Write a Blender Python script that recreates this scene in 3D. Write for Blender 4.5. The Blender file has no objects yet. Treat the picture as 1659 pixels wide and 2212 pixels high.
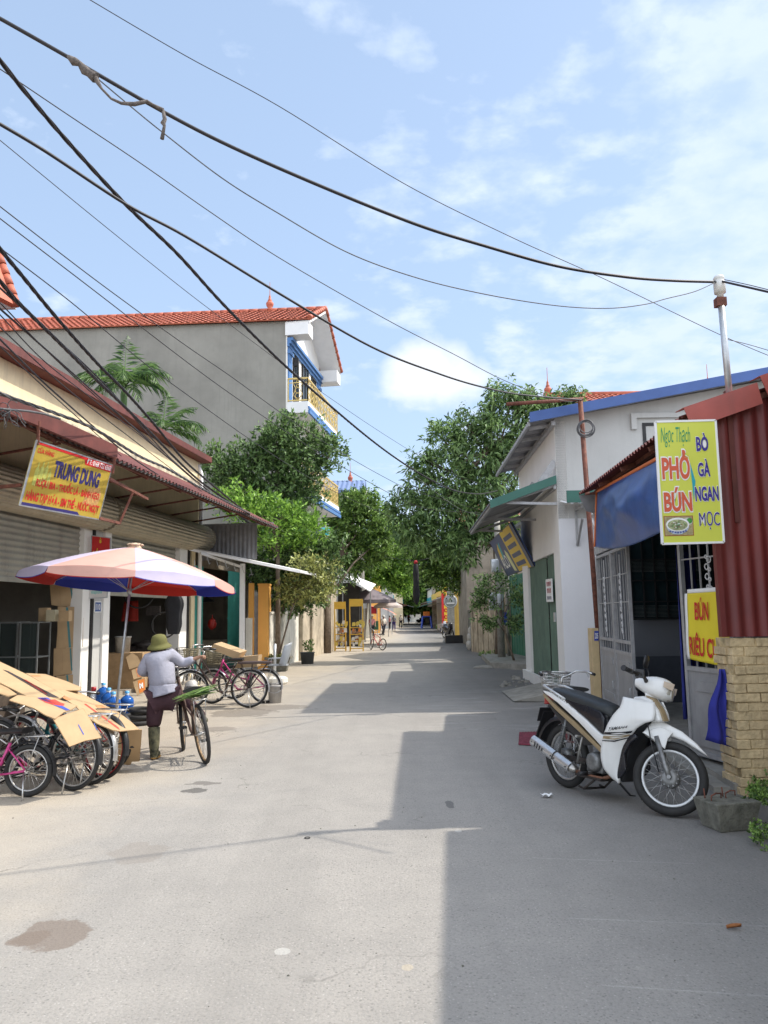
import bpy, bmesh, math, random
import numpy as np
from mathutils import Vector, Matrix, Euler

random.seed(7)
R = math.radians
C = bpy.context.scene.collection
S = bpy.context.scene
V3 = Vector

# ------------------------------------------------------------------ camera
CAM_H, PITCH, ROLL, FPX = 1.6, 7.53, -0.9, 1680.0
cam_data = bpy.data.cameras.new("camera")
cam = bpy.data.objects.new("camera", cam_data)
C.objects.link(cam)
cam_data.sensor_width = 36.0
cam_data.lens = FPX / 2212.0 * 36.0
cam_data.clip_start = 0.05
cam_data.clip_end = 3000
CROT = Matrix.Rotation(R(90 + PITCH), 4, 'X') @ Matrix.Rotation(R(ROLL), 4, 'Z')
cam.matrix_world = Matrix.Translation((0, 0, CAM_H)) @ CROT
S.camera = cam

# ------------------------------------------------------------------ world
SUN_AZ = math.atan2(0.8125, 0.1875)       # clockwise from +Y
SUN_EL = R(50.2)
world = bpy.data.worlds.new("World")
S.world = world
world.use_nodes = True
wn, wl = world.node_tree.nodes, world.node_tree.links
wn.clear()
wout = wn.new('ShaderNodeOutputWorld'); wbg = wn.new('ShaderNodeBackground')
sky = wn.new('ShaderNodeTexSky'); sky.sky_type = 'NISHITA'; sky.sun_disc = False
sky.sun_elevation = SUN_EL; sky.sun_rotation = SUN_AZ
sky.air_density = 1.0; sky.dust_density = 1.2; sky.ozone_density = 1.0
tc = wn.new('ShaderNodeTexCoord')
sep = wn.new('ShaderNodeSeparateXYZ'); wl.new(tc.outputs['Generated'], sep.inputs[0])
def wmath(op, a, b=None, c=None, clamp=False):
    n = wn.new('ShaderNodeMath'); n.operation = op; n.use_clamp = clamp
    for i, v in enumerate((a, b, c)):
        if v is None: continue
        if isinstance(v, (int, float)): n.inputs[i].default_value = v
        else: wl.new(v, n.inputs[i])
    return n.outputs[0]
# clouds lie on a high flat layer: direction divided by its height
zc = wmath('MAXIMUM', sep.outputs[2], 0.0)
zc = wmath('ADD', zc, 0.14)
cu = wmath('DIVIDE', sep.outputs[0], zc); cv = wmath('DIVIDE', sep.outputs[1], zc)
comb = wn.new('ShaderNodeCombineXYZ'); wl.new(cu, comb.inputs[0]); wl.new(cv, comb.inputs[1])
n1 = wn.new('ShaderNodeTexNoise'); n1.inputs['Scale'].default_value = 2.1; n1.inputs['Detail'].default_value = 11
n1.inputs['Roughness'].default_value = 0.58; n1.inputs['Distortion'].default_value = 0.35
wl.new(comb.outputs[0], n1.inputs['Vector'])
n2 = wn.new('ShaderNodeTexNoise'); n2.inputs['Scale'].default_value = 7.5; n2.inputs['Detail'].default_value = 9
n2.inputs['Roughness'].default_value = 0.55
wl.new(comb.outputs[0], n2.inputs['Vector'])
# more cloud towards the right of the street, clear on the left
bias = wmath('MULTIPLY_ADD', cu, 0.16, -0.035)
bias = wmath('MINIMUM', wmath('MAXIMUM', bias, -0.12), 0.085)
dens = wmath('ADD', wmath('ADD', wmath('MULTIPLY', n1.outputs['Fac'], 0.62), wmath('MULTIPLY', n2.outputs['Fac'], 0.38)), bias)
cr = wn.new('ShaderNodeValToRGB')
cr.color_ramp.elements[0].position = 0.475; cr.color_ramp.elements[0].color = (0, 0, 0, 1)
cr.color_ramp.elements[1].position = 0.575; cr.color_ramp.elements[1].color = (1, 1, 1, 1)
wl.new(dens, cr.inputs[0])
# one bright heap of cumulus low above the far end of the street
cxd = wmath('SUBTRACT', wmath('DIVIDE', sep.outputs[0], wmath('MAXIMUM', sep.outputs[1], 0.05)), 0.068)
czd = wmath('SUBTRACT', wmath('DIVIDE', sep.outputs[2], wmath('MAXIMUM', sep.outputs[1], 0.05)), 0.315)
n3 = wn.new('ShaderNodeTexNoise'); n3.inputs['Scale'].default_value = 16; n3.inputs['Detail'].default_value = 6
wl.new(tc.outputs['Generated'], n3.inputs['Vector'])
rr = wmath('SQRT', wmath('ADD', wmath('POWER', wmath('DIVIDE', cxd, 0.060), 2.0), wmath('POWER', wmath('DIVIDE', czd, 0.040), 2.0)))
rr = wmath('ADD', rr, wmath('MULTIPLY', wmath('SUBTRACT', n3.outputs['Fac'], 0.5), 1.8))
heap = wn.new('ShaderNodeMapRange'); heap.inputs['From Min'].default_value = 1.35; heap.inputs['From Max'].default_value = 0.6
wl.new(rr, heap.inputs['Value'])
tex_ = wn.new('ShaderNodeMapRange'); tex_.inputs['From Min'].default_value = 0.36; tex_.inputs['From Max'].default_value = 0.60
tex_.inputs['To Min'].default_value = 0.28; tex_.inputs['To Max'].default_value = 0.88; wl.new(n2.outputs['Fac'], tex_.inputs['Value'])
cov = wmath('MULTIPLY', cr.outputs['Color'], tex_.outputs[0])
# humid air: a thin veil that thickens towards the horizon
veil = wn.new('ShaderNodeMapRange'); veil.inputs['From Min'].default_value = 0.0; veil.inputs['From Max'].default_value = 0.7
veil.inputs['To Min'].default_value = 0.62; veil.inputs['To Max'].default_value = 0.48
wl.new(sep.outputs[2], veil.inputs['Value'])
mxv = wn.new('ShaderNodeMix'); mxv.data_type = 'RGBA'
wl.new(veil.outputs[0], mxv.inputs['Factor']); wl.new(sky.outputs[0], mxv.inputs['A']); mxv.inputs['B'].default_value = (3.95, 5.2, 7.1, 1)
mxc = wn.new('ShaderNodeMix'); mxc.data_type = 'RGBA'
wl.new(cov, mxc.inputs['Factor']); wl.new(mxv.outputs['Result'], mxc.inputs['A']); mxc.inputs['B'].default_value = (4.7, 5.45, 6.6, 1)
mxh = wn.new('ShaderNodeMix'); mxh.data_type = 'RGBA'; wl.new(wmath('MULTIPLY', heap.outputs[0], 0.85), mxh.inputs['Factor']); wl.new(mxc.outputs['Result'], mxh.inputs['A']); mxh.inputs['B'].default_value = (6.3, 6.5, 6.8, 1)
# added glow round the sun and behind the viewer, unseen, to fill the shade
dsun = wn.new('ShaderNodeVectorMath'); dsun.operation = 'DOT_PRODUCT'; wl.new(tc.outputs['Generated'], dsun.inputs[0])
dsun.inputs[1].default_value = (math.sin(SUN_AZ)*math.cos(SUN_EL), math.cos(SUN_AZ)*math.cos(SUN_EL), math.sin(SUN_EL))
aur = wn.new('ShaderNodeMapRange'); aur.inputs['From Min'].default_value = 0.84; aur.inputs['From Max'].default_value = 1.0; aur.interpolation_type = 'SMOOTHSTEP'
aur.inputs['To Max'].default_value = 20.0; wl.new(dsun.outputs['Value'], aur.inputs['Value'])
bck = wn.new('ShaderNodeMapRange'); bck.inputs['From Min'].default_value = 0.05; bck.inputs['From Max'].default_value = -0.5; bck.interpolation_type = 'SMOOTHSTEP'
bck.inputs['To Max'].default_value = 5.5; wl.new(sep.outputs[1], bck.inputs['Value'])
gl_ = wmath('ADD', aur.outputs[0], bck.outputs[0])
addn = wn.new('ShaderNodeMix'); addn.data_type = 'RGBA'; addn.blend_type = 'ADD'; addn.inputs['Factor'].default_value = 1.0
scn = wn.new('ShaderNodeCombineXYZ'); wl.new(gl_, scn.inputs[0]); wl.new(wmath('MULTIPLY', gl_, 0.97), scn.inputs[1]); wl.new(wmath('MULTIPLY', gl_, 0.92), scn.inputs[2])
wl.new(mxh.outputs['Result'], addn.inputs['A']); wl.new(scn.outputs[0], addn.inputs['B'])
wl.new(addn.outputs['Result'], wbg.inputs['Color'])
wbg.inputs['Strength'].default_value = 0.115
wl.new(wbg.outputs[0], wout.inputs['Surface'])

# ------------------------------------------------------------------ sun
sd = bpy.data.lights.new("sun", 'SUN'); sd.energy = 3.0; sd.angle = R(0.6); sd.color = (1.0, 0.93, 0.82)
sun = bpy.data.objects.new("sun", sd); C.objects.link(sun)
to_sun = V3((math.sin(SUN_AZ) * math.cos(SUN_EL), math.cos(SUN_AZ) * math.cos(SUN_EL), math.sin(SUN_EL)))
sun.rotation_euler = to_sun.to_track_quat('Z', 'Y').to_euler()
sun.location = (10, 5, 20)

S.view_settings.view_transform = 'Standard'
S.view_settings.look = 'None'
S.view_settings.exposure = 0.64
S.view_settings.gamma = 1.0

# ------------------------------------------------------------------ picture measures -> places in the street
def ray(px, py):
    return (CROT.to_3x3() @ V3(((px - 829.5) / FPX, -(py - 1106) / FPX, -1))).normalized()
ORI = V3((0, 0, CAM_H))
def G(px, py, z=0.0):
    d = ray(px, py); return ORI + d * ((z - CAM_H) / d.z)
def P(px, py, Y):
    d = ray(px, py); return ORI + d * (Y / d.y)
def onplane(px, py, p0, n):
    d = ray(px, py); return ORI + d * ((V3(p0) - ORI).dot(n) / d.dot(n))

# ------------------------------------------------------------------ materials
MATS = {}
def srgb(r, g, b):
    f = lambda c: c / 12.92 if c <= 0.04045 else ((c + 0.055) / 1.055) ** 2.4
    return (f(r / 255), f(g / 255), f(b / 255))
def mat(name, col, rough=0.75, var=0.18, scale=3.0, bump=0.0, bscale=60, metal=0.0, col2=None, streak=None, spec=0.5,
        streak_col=(0.06, 0.05, 0.04), detail=6, coat=0.0, island=False, transl=0.0):
    if name in MATS: return MATS[name]
    m = bpy.data.materials.new(name); m.use_nodes = True
    N, L = m.node_tree.nodes, m.node_tree.links
    b = N['Principled BSDF']
    b.inputs['Roughness'].default_value = rough; b.inputs['Metallic'].default_value = metal
    b.inputs['Specular IOR Level'].default_value = spec
    if coat: b.inputs['Coat Weight'].default_value = coat; b.inputs['Coat Roughness'].default_value = 0.15
    t = N.new('ShaderNodeTexCoord')
    nz = N.new('ShaderNodeTexNoise'); nz.inputs['Scale'].default_value = scale; nz.inputs['Detail'].default_value = detail
    nz.inputs['Roughness'].default_value = 0.62
    L.new(t.outputs['Object'], nz.inputs['Vector'])
    rp = N.new('ShaderNodeValToRGB')
    c1 = tuple(max(0, c * (1 - var)) for c in col); c2 = col2 or tuple(min(1, c * (1 + var * 0.6)) for c in col)
    rp.color_ramp.elements[0].position = 0.33; rp.color_ramp.elements[1].position = 0.68
    rp.color_ramp.elements[0].color = (*c1, 1); rp.color_ramp.elements[1].color = (*c2, 1)
    if island:
        g = N.new('ShaderNodeNewGeometry')
        ad = N.new('ShaderNodeMath'); ad.operation = 'MULTIPLY_ADD'; ad.inputs[1].default_value = 0.55
        L.new(g.outputs['Random Per Island'], ad.inputs[0])
        ml = N.new('ShaderNodeMath'); ml.operation = 'MULTIPLY'; ml.inputs[1].default_value = 0.45
        L.new(nz.outputs['Fac'], ml.inputs[0]); L.new(ml.outputs[0], ad.inputs[2]); L.new(ad.outputs[0], rp.inputs[0])
    else:
        L.new(nz.outputs['Fac'], rp.inputs[0])
    out = rp.outputs['Color']
    if streak:      # run-off stains: noise stretched along the height
        mp = N.new('ShaderNodeMapping'); mp.inputs['Scale'].default_value = (7, 7, 0.55)
        L.new(t.outputs['Object'], mp.inputs['Vector'])
        n2_ = N.new('ShaderNodeTexNoise'); n2_.inputs['Scale'].default_value = 1.0; n2_.inputs['Detail'].default_value = 7
        n2_.inputs['Roughness'].default_value = 0.7
        L.new(mp.outputs[0], n2_.inputs['Vector'])
        mr = N.new('ShaderNodeMapRange'); mr.inputs['From Min'].default_value = 0.52; mr.inputs['From Max'].default_value = 0.78
        mr.inputs['To Max'].default_value = streak
        L.new(n2_.outputs['Fac'], mr.inputs['Value'])
        mx = N.new('ShaderNodeMix'); mx.data_type = 'RGBA'
        L.new(mr.outputs[0], mx.inputs['Factor']); L.new(out, mx.inputs['A']); mx.inputs['B'].default_value = (*streak_col, 1)
        out = mx.outputs['Result']
    L.new(out, b.inputs['Base Color'])
    if bump:
        nb = N.new('ShaderNodeTexNoise'); nb.inputs['Scale'].default_value = bscale; nb.inputs['Detail'].default_value = 4
        L.new(t.outputs['Object'], nb.inputs['Vector'])
        bp = N.new('ShaderNodeBump'); bp.inputs['Strength'].default_value = bump; bp.inputs['Distance'].default_value = 0.02
        L.new(nb.outputs['Fac'], bp.inputs['Height']); L.new(bp.outputs[0], b.inputs['Normal'])
    if transl:
        tr = N.new('ShaderNodeBsdfTranslucent'); L.new(out, tr.inputs['Color'])
        ms = N.new('ShaderNodeMixShader'); ms.inputs[0].default_value = transl
        L.new(b.outputs[0], ms.inputs[1]); L.new(tr.outputs[0], ms.inputs[2])
        L.new(ms.outputs[0], N['Material Output'].inputs['Surface'])
    MATS[name] = m
    return m
def glass_mat(name, col, rough=0.08, alpha_t=0.6):
    if name in MATS: return MATS[name]
    m = mat(name, col, rough, 0.05)
    b = m.node_tree.nodes['Principled BSDF']
    b.inputs['Transmission Weight'].default_value = alpha_t
    b.inputs['IOR'].default_value = 1.3
    return m

# ------------------------------------------------------------------ mesh building
class MB:
    """gathers shapes in world (or thing-local) metres; build() links them as one mesh object"""
    def __init__(s): s.v = []; s.f = []; s.sm = []
    def add(s, vs, fs, smooth=False):
        o = len(s.v); s.v += [V3(v) for v in vs]
        s.f += [tuple(i + o for i in f) for f in fs]; s.sm += [smooth] * len(fs)
        return s
    def box(s, lo, hi):
        (a, b, c), (d, e, f) = lo, hi
        return s.add([(a,b,c),(d,b,c),(d,e,c),(a,e,c),(a,b,f),(d,b,f),(d,e,f),(a,e,f)],
                     [(0,3,2,1),(4,5,6,7),(0,1,5,4),(1,2,6,5),(2,3,7,6),(3,0,4,7)])
    def obox(s, o, u, v, w):
        """box from corner o along three edge vectors"""
        o, u, v, w = V3(o), V3(u), V3(v), V3(w)
        if u.cross(v).dot(w) < 0: u, v = v, u
        p = [o, o+u, o+u+v, o+v, o+w, o+u+w, o+u+v+w, o+v+w]
        return s.add(p, [(0,3,2,1),(4,5,6,7),(0,1,5,4),(1,2,6,5),(2,3,7,6),(3,0,4,7)])
    def bar(s, a, b, w=0.03, h=None, up=(0,0,1)):
        a, b = V3(a), V3(b); h = h or w; d = (b - a); up = V3(up)
        if d.length < 1e-6: return s
        dn = d.normalized(); r = dn.cross(up)
        if r.length < 1e-3: r = dn.cross(V3((1,0,0)))
        r.normalize(); q = r.cross(dn).normalized()
        return s.obox(a - r*w/2 - q*h/2, r*w, q*h, d)
    def tube(s, pts, r, n=8, caps=True, smooth=True):
        pts = [V3(p) for p in pts]; m = len(pts)
        rs = r if isinstance(r, (list, tuple)) else [r]*m
        t0 = (pts[1]-pts[0]).normalized()
        ref = V3((0,0,1)) if abs(t0.z) < 0.9 else V3((1,0,0))
        nrm = t0.cross(ref).normalized(); vs = []
        for i, p in enumerate(pts):
            t = (pts[min(i+1,m-1)] - pts[max(i-1,0)])
            t = t.normalized() if t.length > 1e-9 else t0
            nrm = (nrm - t*nrm.dot(t))
            nrm = nrm.normalized() if nrm.length > 1e-6 else t.orthogonal().normalized()
            bn = t.cross(nrm)
            for k in range(n):
                a = 2*math.pi*k/n
                vs.append(p + (nrm*math.cos(a) + bn*math.sin(a))*rs[i])
        fs = [(i*n+k, i*n+(k+1)%n, (i+1)*n+(k+1)%n, (i+1)*n+k) for i in range(m-1) for k in range(n)]
        s.add(vs, fs, smooth)
        if caps:
            o = len(s.v) - len(vs)
            s.f += [tuple(o+k for k in reversed(range(n))), tuple(o+(m-1)*n+k for k in range(n))]; s.sm += [False, False]
        return s
    def cyl(s, a, b, r, n=12, r2=None): return s.tube([a, b], [r, r if r2 is None else r2], n)
    def lathe(s, prof, o=(0,0,0), n=24, axis=(0,0,1), smooth=True):
        """prof: (radius, height) pairs along axis from o"""
        ax = V3(axis).normalized(); u = ax.orthogonal().normalized(); w = ax.cross(u); o = V3(o)
        vs = [o + ax*h + (u*math.cos(2*math.pi*k/n) + w*math.sin(2*math.pi*k/n))*max(r, 1e-4) for r, h in prof for k in range(n)]
        fs = [(i*n+k, i*n+(k+1)%n, (i+1)*n+(k+1)%n, (i+1)*n+k) for i in range(len(prof)-1) for k in range(n)]
        return s.add(vs, fs, smooth)
    def torus(s, o, R_, r, axis=(0,1,0), n=36, k=8, flat=1.0, a0=0, a1=360):
        ax = V3(axis).normalized(); u = ax.orthogonal().normalized(); w = ax.cross(u); o = V3(o); vs = []
        if abs(ax.y) > 0.99: u = V3((1,0,0)); w = V3((0,0,1))
        full = (a1 - a0) >= 360; m = n if full else n + 1
        for i in range(m):
            a = R(a0 + (a1-a0)*i/n); c = u*math.cos(a) + w*math.sin(a)
            for j in range(k):
                b = 2*math.pi*j/k
                vs.append(o + c*(R_ + r*math.cos(b)) + ax*(r*flat*math.sin(b)))
        fs = [(i*k+j, ((i+1)%m)*k+j, ((i+1)%m)*k+(j+1)%k, i*k+(j+1)%k) for i in range(n) for j in range(k)]
        return s.add(vs, fs, True)
    def quad(s, a, b, c, d): return s.add([a, b, c, d], [(0,1,2,3)])
    def slab(s, a, b, c, d, t=0.01):
        """a flat plate a-b-c-d with real thickness t behind its face"""
        a, b, c, d = map(V3, (a, b, c, d)); n = (b-a).cross(d-a).normalized()*t
        return s.add([a, b, c, d, a-n, b-n, c-n, d-n], [(0,1,2,3),(7,6,5,4),(0,4,5,1),(1,5,6,2),(2,6,7,3),(3,7,4,0)])
    def prism(s, poly, d):
        """polygon (list of 3D points) pushed along d"""
        poly = [V3(p) for p in poly]; n = len(poly); d = V3(d)
        nn = sum(((poly[i]-poly[0]).cross(poly[i+1]-poly[0]) for i in range(1, n-1)), V3())
        if nn.dot(d) > 0: poly = poly[::-1]
        return s.add(poly + [p + d for p in poly],
                     [tuple(range(n)), tuple(range(2*n-1, n-1, -1))] + [(i, i+n, (i+1)%n+n, (i+1)%n) for i in range(n)])
    def corr(s, o, u, v, pitch=0.09, amp=0.012, n=None, per=6, wob=0.0):
        """corrugated sheet: waves repeat along u, ribs run along v"""
        o, u, v = V3(o), V3(u), V3(v); L_ = u.length; k = int(L_/pitch*per)+1; nm = u.cross(v).normalized() if n is None else V3(n)
        vs = []
        for j in range(2):
            for i in range(k+1):
                t = i/k; z = math.sin(2*math.pi*t*L_/pitch)*amp
                vs.append(o + u*t + v*(j*(1 + (random.uniform(-wob, wob) if wob else 0))) + nm*z)
        s.add(vs, [(i, i+1, k+1+i+1, k+1+i) for i in range(k)], True)
        return s
    def ball(s, o, r, sc=(1,1,1), n=12, m=8, jit=0.0, rng=random):
        vs = []; o = V3(o)
        for i in range(m+1):
            th = math.pi*i/m
            for k in range(n):
                ph = 2*math.pi*k/n; q = 1 + rng.uniform(-jit, jit)
                vs.append(o + V3((math.sin(th)*math.cos(ph)*sc[0], math.sin(th)*math.sin(ph)*sc[1], math.cos(th)*sc[2]))*r*q)
        return s.add(vs, [(i*n+k, (i+1)*n+k, (i+1)*n+(k+1)%n, i*n+(k+1)%n) for i in range(m) for k in range(n)], True)
    def grid(s, fn, nu, nv, smooth=True):
        vs = [fn(i/nu, j/nv) for j in range(nv+1) for i in range(nu+1)]
        return s.add(vs, [(j*(nu+1)+i, j*(nu+1)+i+1, (j+1)*(nu+1)+i+1, (j+1)*(nu+1)+i) for j in range(nv) for i in range(nu)], smooth)
    def sheet(s, fn, nu, nv, t=0.004):
        """a thick sheet over fn(u,v)"""
        P_ = [[V3(fn(i/nu, j/nv)) for i in range(nu+1)] for j in range(nv+1)]
        def nrm(i, j):
            a = P_[j][min(i+1,nu)] - P_[j][max(i-1,0)]; b = P_[min(j+1,nv)][i] - P_[max(j-1,0)][i]
            c = a.cross(b); return c.normalized() if c.length > 1e-9 else V3((0,0,1))
        top = [P_[j][i] + nrm(i,j)*t/2 for j in range(nv+1) for i in range(nu+1)]
        bot = [P_[j][i] - nrm(i,j)*t/2 for j in range(nv+1) for i in range(nu+1)]
        m = len(top); w = nu+1
        fs = [(j*w+i, j*w+i+1, (j+1)*w+i+1, (j+1)*w+i) for j in range(nv) for i in range(nu)]
        fs += [tuple(m+q for q in reversed(f)) for f in fs]
        for i in range(nu):
            fs.append((i, m+i, m+i+1, i+1)); k = nv*w; fs.append((k+i+1, m+k+i+1, m+k+i, k+i))
        for j in range(nv):
            fs.append(((j+1)*w, m+(j+1)*w, m+j*w, j*w)); k = nu; fs.append((j*w+k, m+j*w+k, m+(j+1)*w+k, (j+1)*w+k))
        return s.add(top+bot, fs, True)
    def xf(s, M, i0=0):
        for i in range(i0, len(s.v)): s.v[i] = M @ s.v[i]
        return s
    def build(s, name, material, parent=None, world_xyz=True, tag_=None, kind=None, autosmooth=None):
        inv = root_matrix(parent).inverted() if (parent is not None and world_xyz) else None
        me = bpy.data.meshes.new(name)
        vs = [tuple(inv @ v) if inv else tuple(v) for v in s.v]
        me.from_pydata(vs, [], s.f)
        me.polygons.foreach_set('use_smooth', s.sm)
        mats = material if isinstance(material, (list, tuple)) else [material]
        for m in mats: me.materials.append(m)
        me.update()
        o = bpy.data.objects.new(name, me); C.objects.link(o)
        if parent is not None: o.parent = parent
        if kind: o['kind'] = kind
        if tag_: tag(o, *tag_)
        return o
def root_matrix(o):
    while o.parent: o = o.parent
    return Matrix.Translation(o.location) @ o.rotation_euler.to_matrix().to_4x4()
def tag(o, label=None, cat=None, group=None, kind=None):
    if label: o['label'] = label
    if cat: o['category'] = cat
    if group: o['group'] = group
    if kind: o['kind'] = kind
    return o
def thing(name, label, cat, loc=(0,0,0), rz=0.0, group=None, rot=None):
    o = bpy.data.objects.new(name, None); C.objects.link(o); o.empty_display_size = 0.2
    o.location = loc; o.rotation_euler = rot or (0, 0, rz)
    return tag(o, label, cat, group)
def copy_tree(o, parent=None, **kw):
    c = o.copy(); C.objects.link(c)
    if parent is not None: c.parent = parent
    for ch in list(o.children): copy_tree(ch, c)
    if 'loc' in kw: c.location = kw['loc']
    if 'rz' in kw: c.rotation_euler = (0, 0, kw['rz'])
    if 'label' in kw: c['label'] = kw['label']
    return c
def bil(q, u, v):
    a, b, c, d = q    # bottom-left, bottom-right, top-right, top-left
    return a*(1-u)*(1-v) + b*u*(1-v) + c*u*v + d*(1-u)*v
def text_mesh(body, bold=0.0, extrude=0.0, shear=0.0):
    cu_ = bpy.data.curves.new("lettering", 'FONT'); cu_.body = body; cu_.offset = bold; cu_.extrude = extrude; cu_.shear = shear
    cu_.resolution_u = 3; cu_.align_x = 'LEFT'
    o = bpy.data.objects.new("lettering", cu_); C.objects.link(o)
    dg = bpy.context.evaluated_depsgraph_get()
    me = bpy.data.meshes.new_from_object(o.evaluated_get(dg))
    C.objects.unlink(o); bpy.data.objects.remove(o); bpy.data.curves.remove(cu_)
    return me
def lettering(body, q, rect, material, parent, bold=0.02, lift=0.004, shear=0.0, name='lettering', pad=0.0, wave=None):
    """text stretched to fill rect (u0,v0,u1,v1) of the board quad q; pad grows it (for a white outline behind)"""
    me = text_mesh(body, bold + pad, 0, shear)
    xs = [v.co.x for v in me.vertices]; ys = [v.co.y for v in me.vertices]
    x0, x1, y0, y1 = min(xs)+pad, max(xs)-pad, min(ys)+pad, max(ys)-pad
    u0, v0, u1, v1 = rect
    n = (q[1]-q[0]).cross(q[3]-q[0]).normalized()
    inv = root_matrix(parent).inverted()
    for v in me.vertices:
        a = (v.co.x-x0)/(x1-x0); b = (v.co.y-y0)/(y1-y0)
        uu, vv = u0+(u1-u0)*a, v0+(v1-v0)*b
        p = bil(q, uu, vv) + n*lift
        if wave: p = p + n*wave(uu, vv)
        v.co = inv @ p
    me.materials.append(material)
    o = bpy.data.objects.new(name, me); C.objects.link(o); o.parent = parent
    return o
def poly_on(q, pts, material, parent, lift=0.003, name='painted_panel', wave=None):
    n = (q[1]-q[0]).cross(q[3]-q[0]).normalized()
    m = MB(); m.add([bil(q, u, v) + n*(lift + (wave(u, v) if wave else 0)) for u, v in pts], [tuple(range(len(pts)))])
    return m.build(name, material, parent)
# ================================================================== common materials
M = {}
M['cream'] = mat('cream_render', (0.74, 0.62, 0.40), 0.9, 0.12, 1.2, 0.15, 30, streak=0.35, streak_col=(0.28, 0.24, 0.18))
M['cream_dirty'] = mat('stained_render', (0.55, 0.48, 0.35), 0.95, 0.4, 3, 0.2, 30, streak=0.9, streak_col=(0.12, 0.11, 0.10))
M['cement'] = mat('cement_render', (0.285, 0.275, 0.245), 0.92, 0.22, 0.5, 0.12, 20, streak=0.45, streak_col=(0.19, 0.185, 0.17), detail=9)
M['cement_light'] = mat('light_cement_render', (0.50, 0.50, 0.485), 0.9, 0.10, 0.8, 0.1, 25, streak=0.22, streak_col=(0.25, 0.25, 0.24))
M['white_wall'] = mat('white_paint_wall', (0.80, 0.785, 0.75), 0.85, 0.05, 1.5, 0.08, 30, streak=0.12, streak_col=(0.45, 0.42, 0.38))
M['lilac_wall'] = mat('pale_lilac_paint', (0.70, 0.70, 0.72), 0.85, 0.05, 1.0, 0.1, 30, streak=0.1, streak_col=(0.4, 0.4, 0.4))
M['white_trim'] = mat('white_trim_paint', (0.80, 0.80, 0.80), 0.7, 0.05, 3)
M['blue_trim'] = mat('blue_trim_paint', (0.075, 0.19, 0.42), 0.6, 0.1, 4)
M['tile'] = mat('red_roof_tile', (0.46, 0.125, 0.07), 0.65, 0.3, 4, island=False)
M['maroon'] = mat('maroon_sheet', (0.135, 0.035, 0.028), 0.65, 0.35, 3, 0.05, 40, streak=0.45, streak_col=(0.09, 0.035, 0.03))
M['rust'] = mat('rusty_iron', (0.16, 0.055, 0.035), 0.8, 0.5, 14, 0.2, 80)
M['redsheet'] = mat('red_corrugated_sheet', (0.175, 0.028, 0.026), 0.5, 0.25, 1.3, 0.03, 30, streak=0.6, streak_col=(0.11, 0.04, 0.04))
M['blue_sheet'] = mat('blue_sheet_metal', (0.05, 0.11, 0.32), 0.45, 0.12, 3)
M['green_sheet'] = mat('green_sheet_metal', (0.03, 0.125, 0.095), 0.5, 0.12, 3)
M['grey_sheet'] = mat('grey_sheet_metal', (0.26, 0.26, 0.27), 0.5, 0.3, 2.5, streak=0.5)
M['galv'] = mat('galvanised_steel', (0.50, 0.52, 0.54), 0.38, 0.25, 9, metal=0.6)
M['iron_grey'] = mat('grey_painted_iron', (0.38, 0.38, 0.385), 0.5, 0.2, 8, metal=0.25, streak=0.25)
M['dark_iron'] = mat('dark_iron', (0.03, 0.03, 0.032), 0.5, 0.3, 10, metal=0.4)
M['shutter'] = mat('beige_shutter', (0.42, 0.37, 0.27), 0.5, 0.15, 2.0, streak=0.5, streak_col=(0.12, 0.10, 0.08), metal=0.1)
M['shutter_grey'] = mat('grey_shutter', (0.36, 0.345, 0.29), 0.5, 0.15, 2.0, streak=0.45, metal=0.1)
M['green_gate'] = mat('green_folding_gate', (0.115, 0.175, 0.13), 0.55, 0.18, 3, streak=0.4)
M['teal_gate'] = mat('teal_folding_gate', (0.04, 0.26, 0.22), 0.55, 0.18, 3, streak=0.3)
M['orange_wall'] = mat('orange_paint_wall', (0.86, 0.44, 0.11), 0.85, 0.08, 2.0, 0.1, 30, streak=0.15, streak_col=(0.4, 0.2, 0.06))
M['old_wall'] = mat('weathered_wall', (0.46, 0.39, 0.29), 0.95, 0.5, 1.7, 0.3, 30, streak=0.6, streak_col=(0.10, 0.085, 0.06), detail=9)
M['lime_wall'] = mat('limewashed_wall', (0.74, 0.71, 0.63), 0.95, 0.2, 1.6, 0.2, 30, streak=0.5, streak_col=(0.30, 0.27, 0.22))
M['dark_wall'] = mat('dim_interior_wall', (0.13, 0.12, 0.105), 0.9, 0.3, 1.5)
M['concrete'] = mat('rough_concrete', (0.30, 0.285, 0.25), 0.95, 0.3, 4, 0.4, 60, detail=9)
M['mossy'] = mat('mossy_concrete', (0.17, 0.165, 0.135), 0.95, 0.5, 9, 0.6, 60, streak=0.8, streak_col=(0.05, 0.06, 0.03), detail=9)
M['floor_tile'] = mat('shop_floor', (0.36, 0.32, 0.27), 0.5, 0.2, 3)
M['card'] = mat('cardboard', (0.44, 0.305, 0.17), 0.85, 0.10, 5, 0.05, 60)
M['card_edge'] = mat('cardboard_worn', (0.42, 0.28, 0.15), 0.9, 0.2, 8)
M['tape'] = mat('teal_tape', (0.05, 0.20, 0.22), 0.5, 0.1, 5)
M['red_print'] = mat('red_print', (0.55, 0.06, 0.04), 0.7, 0.15, 20)
M['blue_print'] = mat('blue_print', (0.05, 0.08, 0.38), 0.7, 0.15, 20)
M['black_print'] = mat('black_print', (0.04, 0.03, 0.03), 0.7, 0.15, 20)
M['yellow_gold'] = mat('gold_railing_paint', (0.62, 0.46, 0.16), 0.45, 0.15, 5, metal=0.3)
M['window_dark'] = mat('dark_window_glass', (0.05, 0.07, 0.09), 0.12, 0.1, 2, spec=0.8)
M['bark'] = mat('grey_brown_bark', (0.17, 0.13, 0.095), 0.95, 0.4, 12, 0.5, 50)
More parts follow.
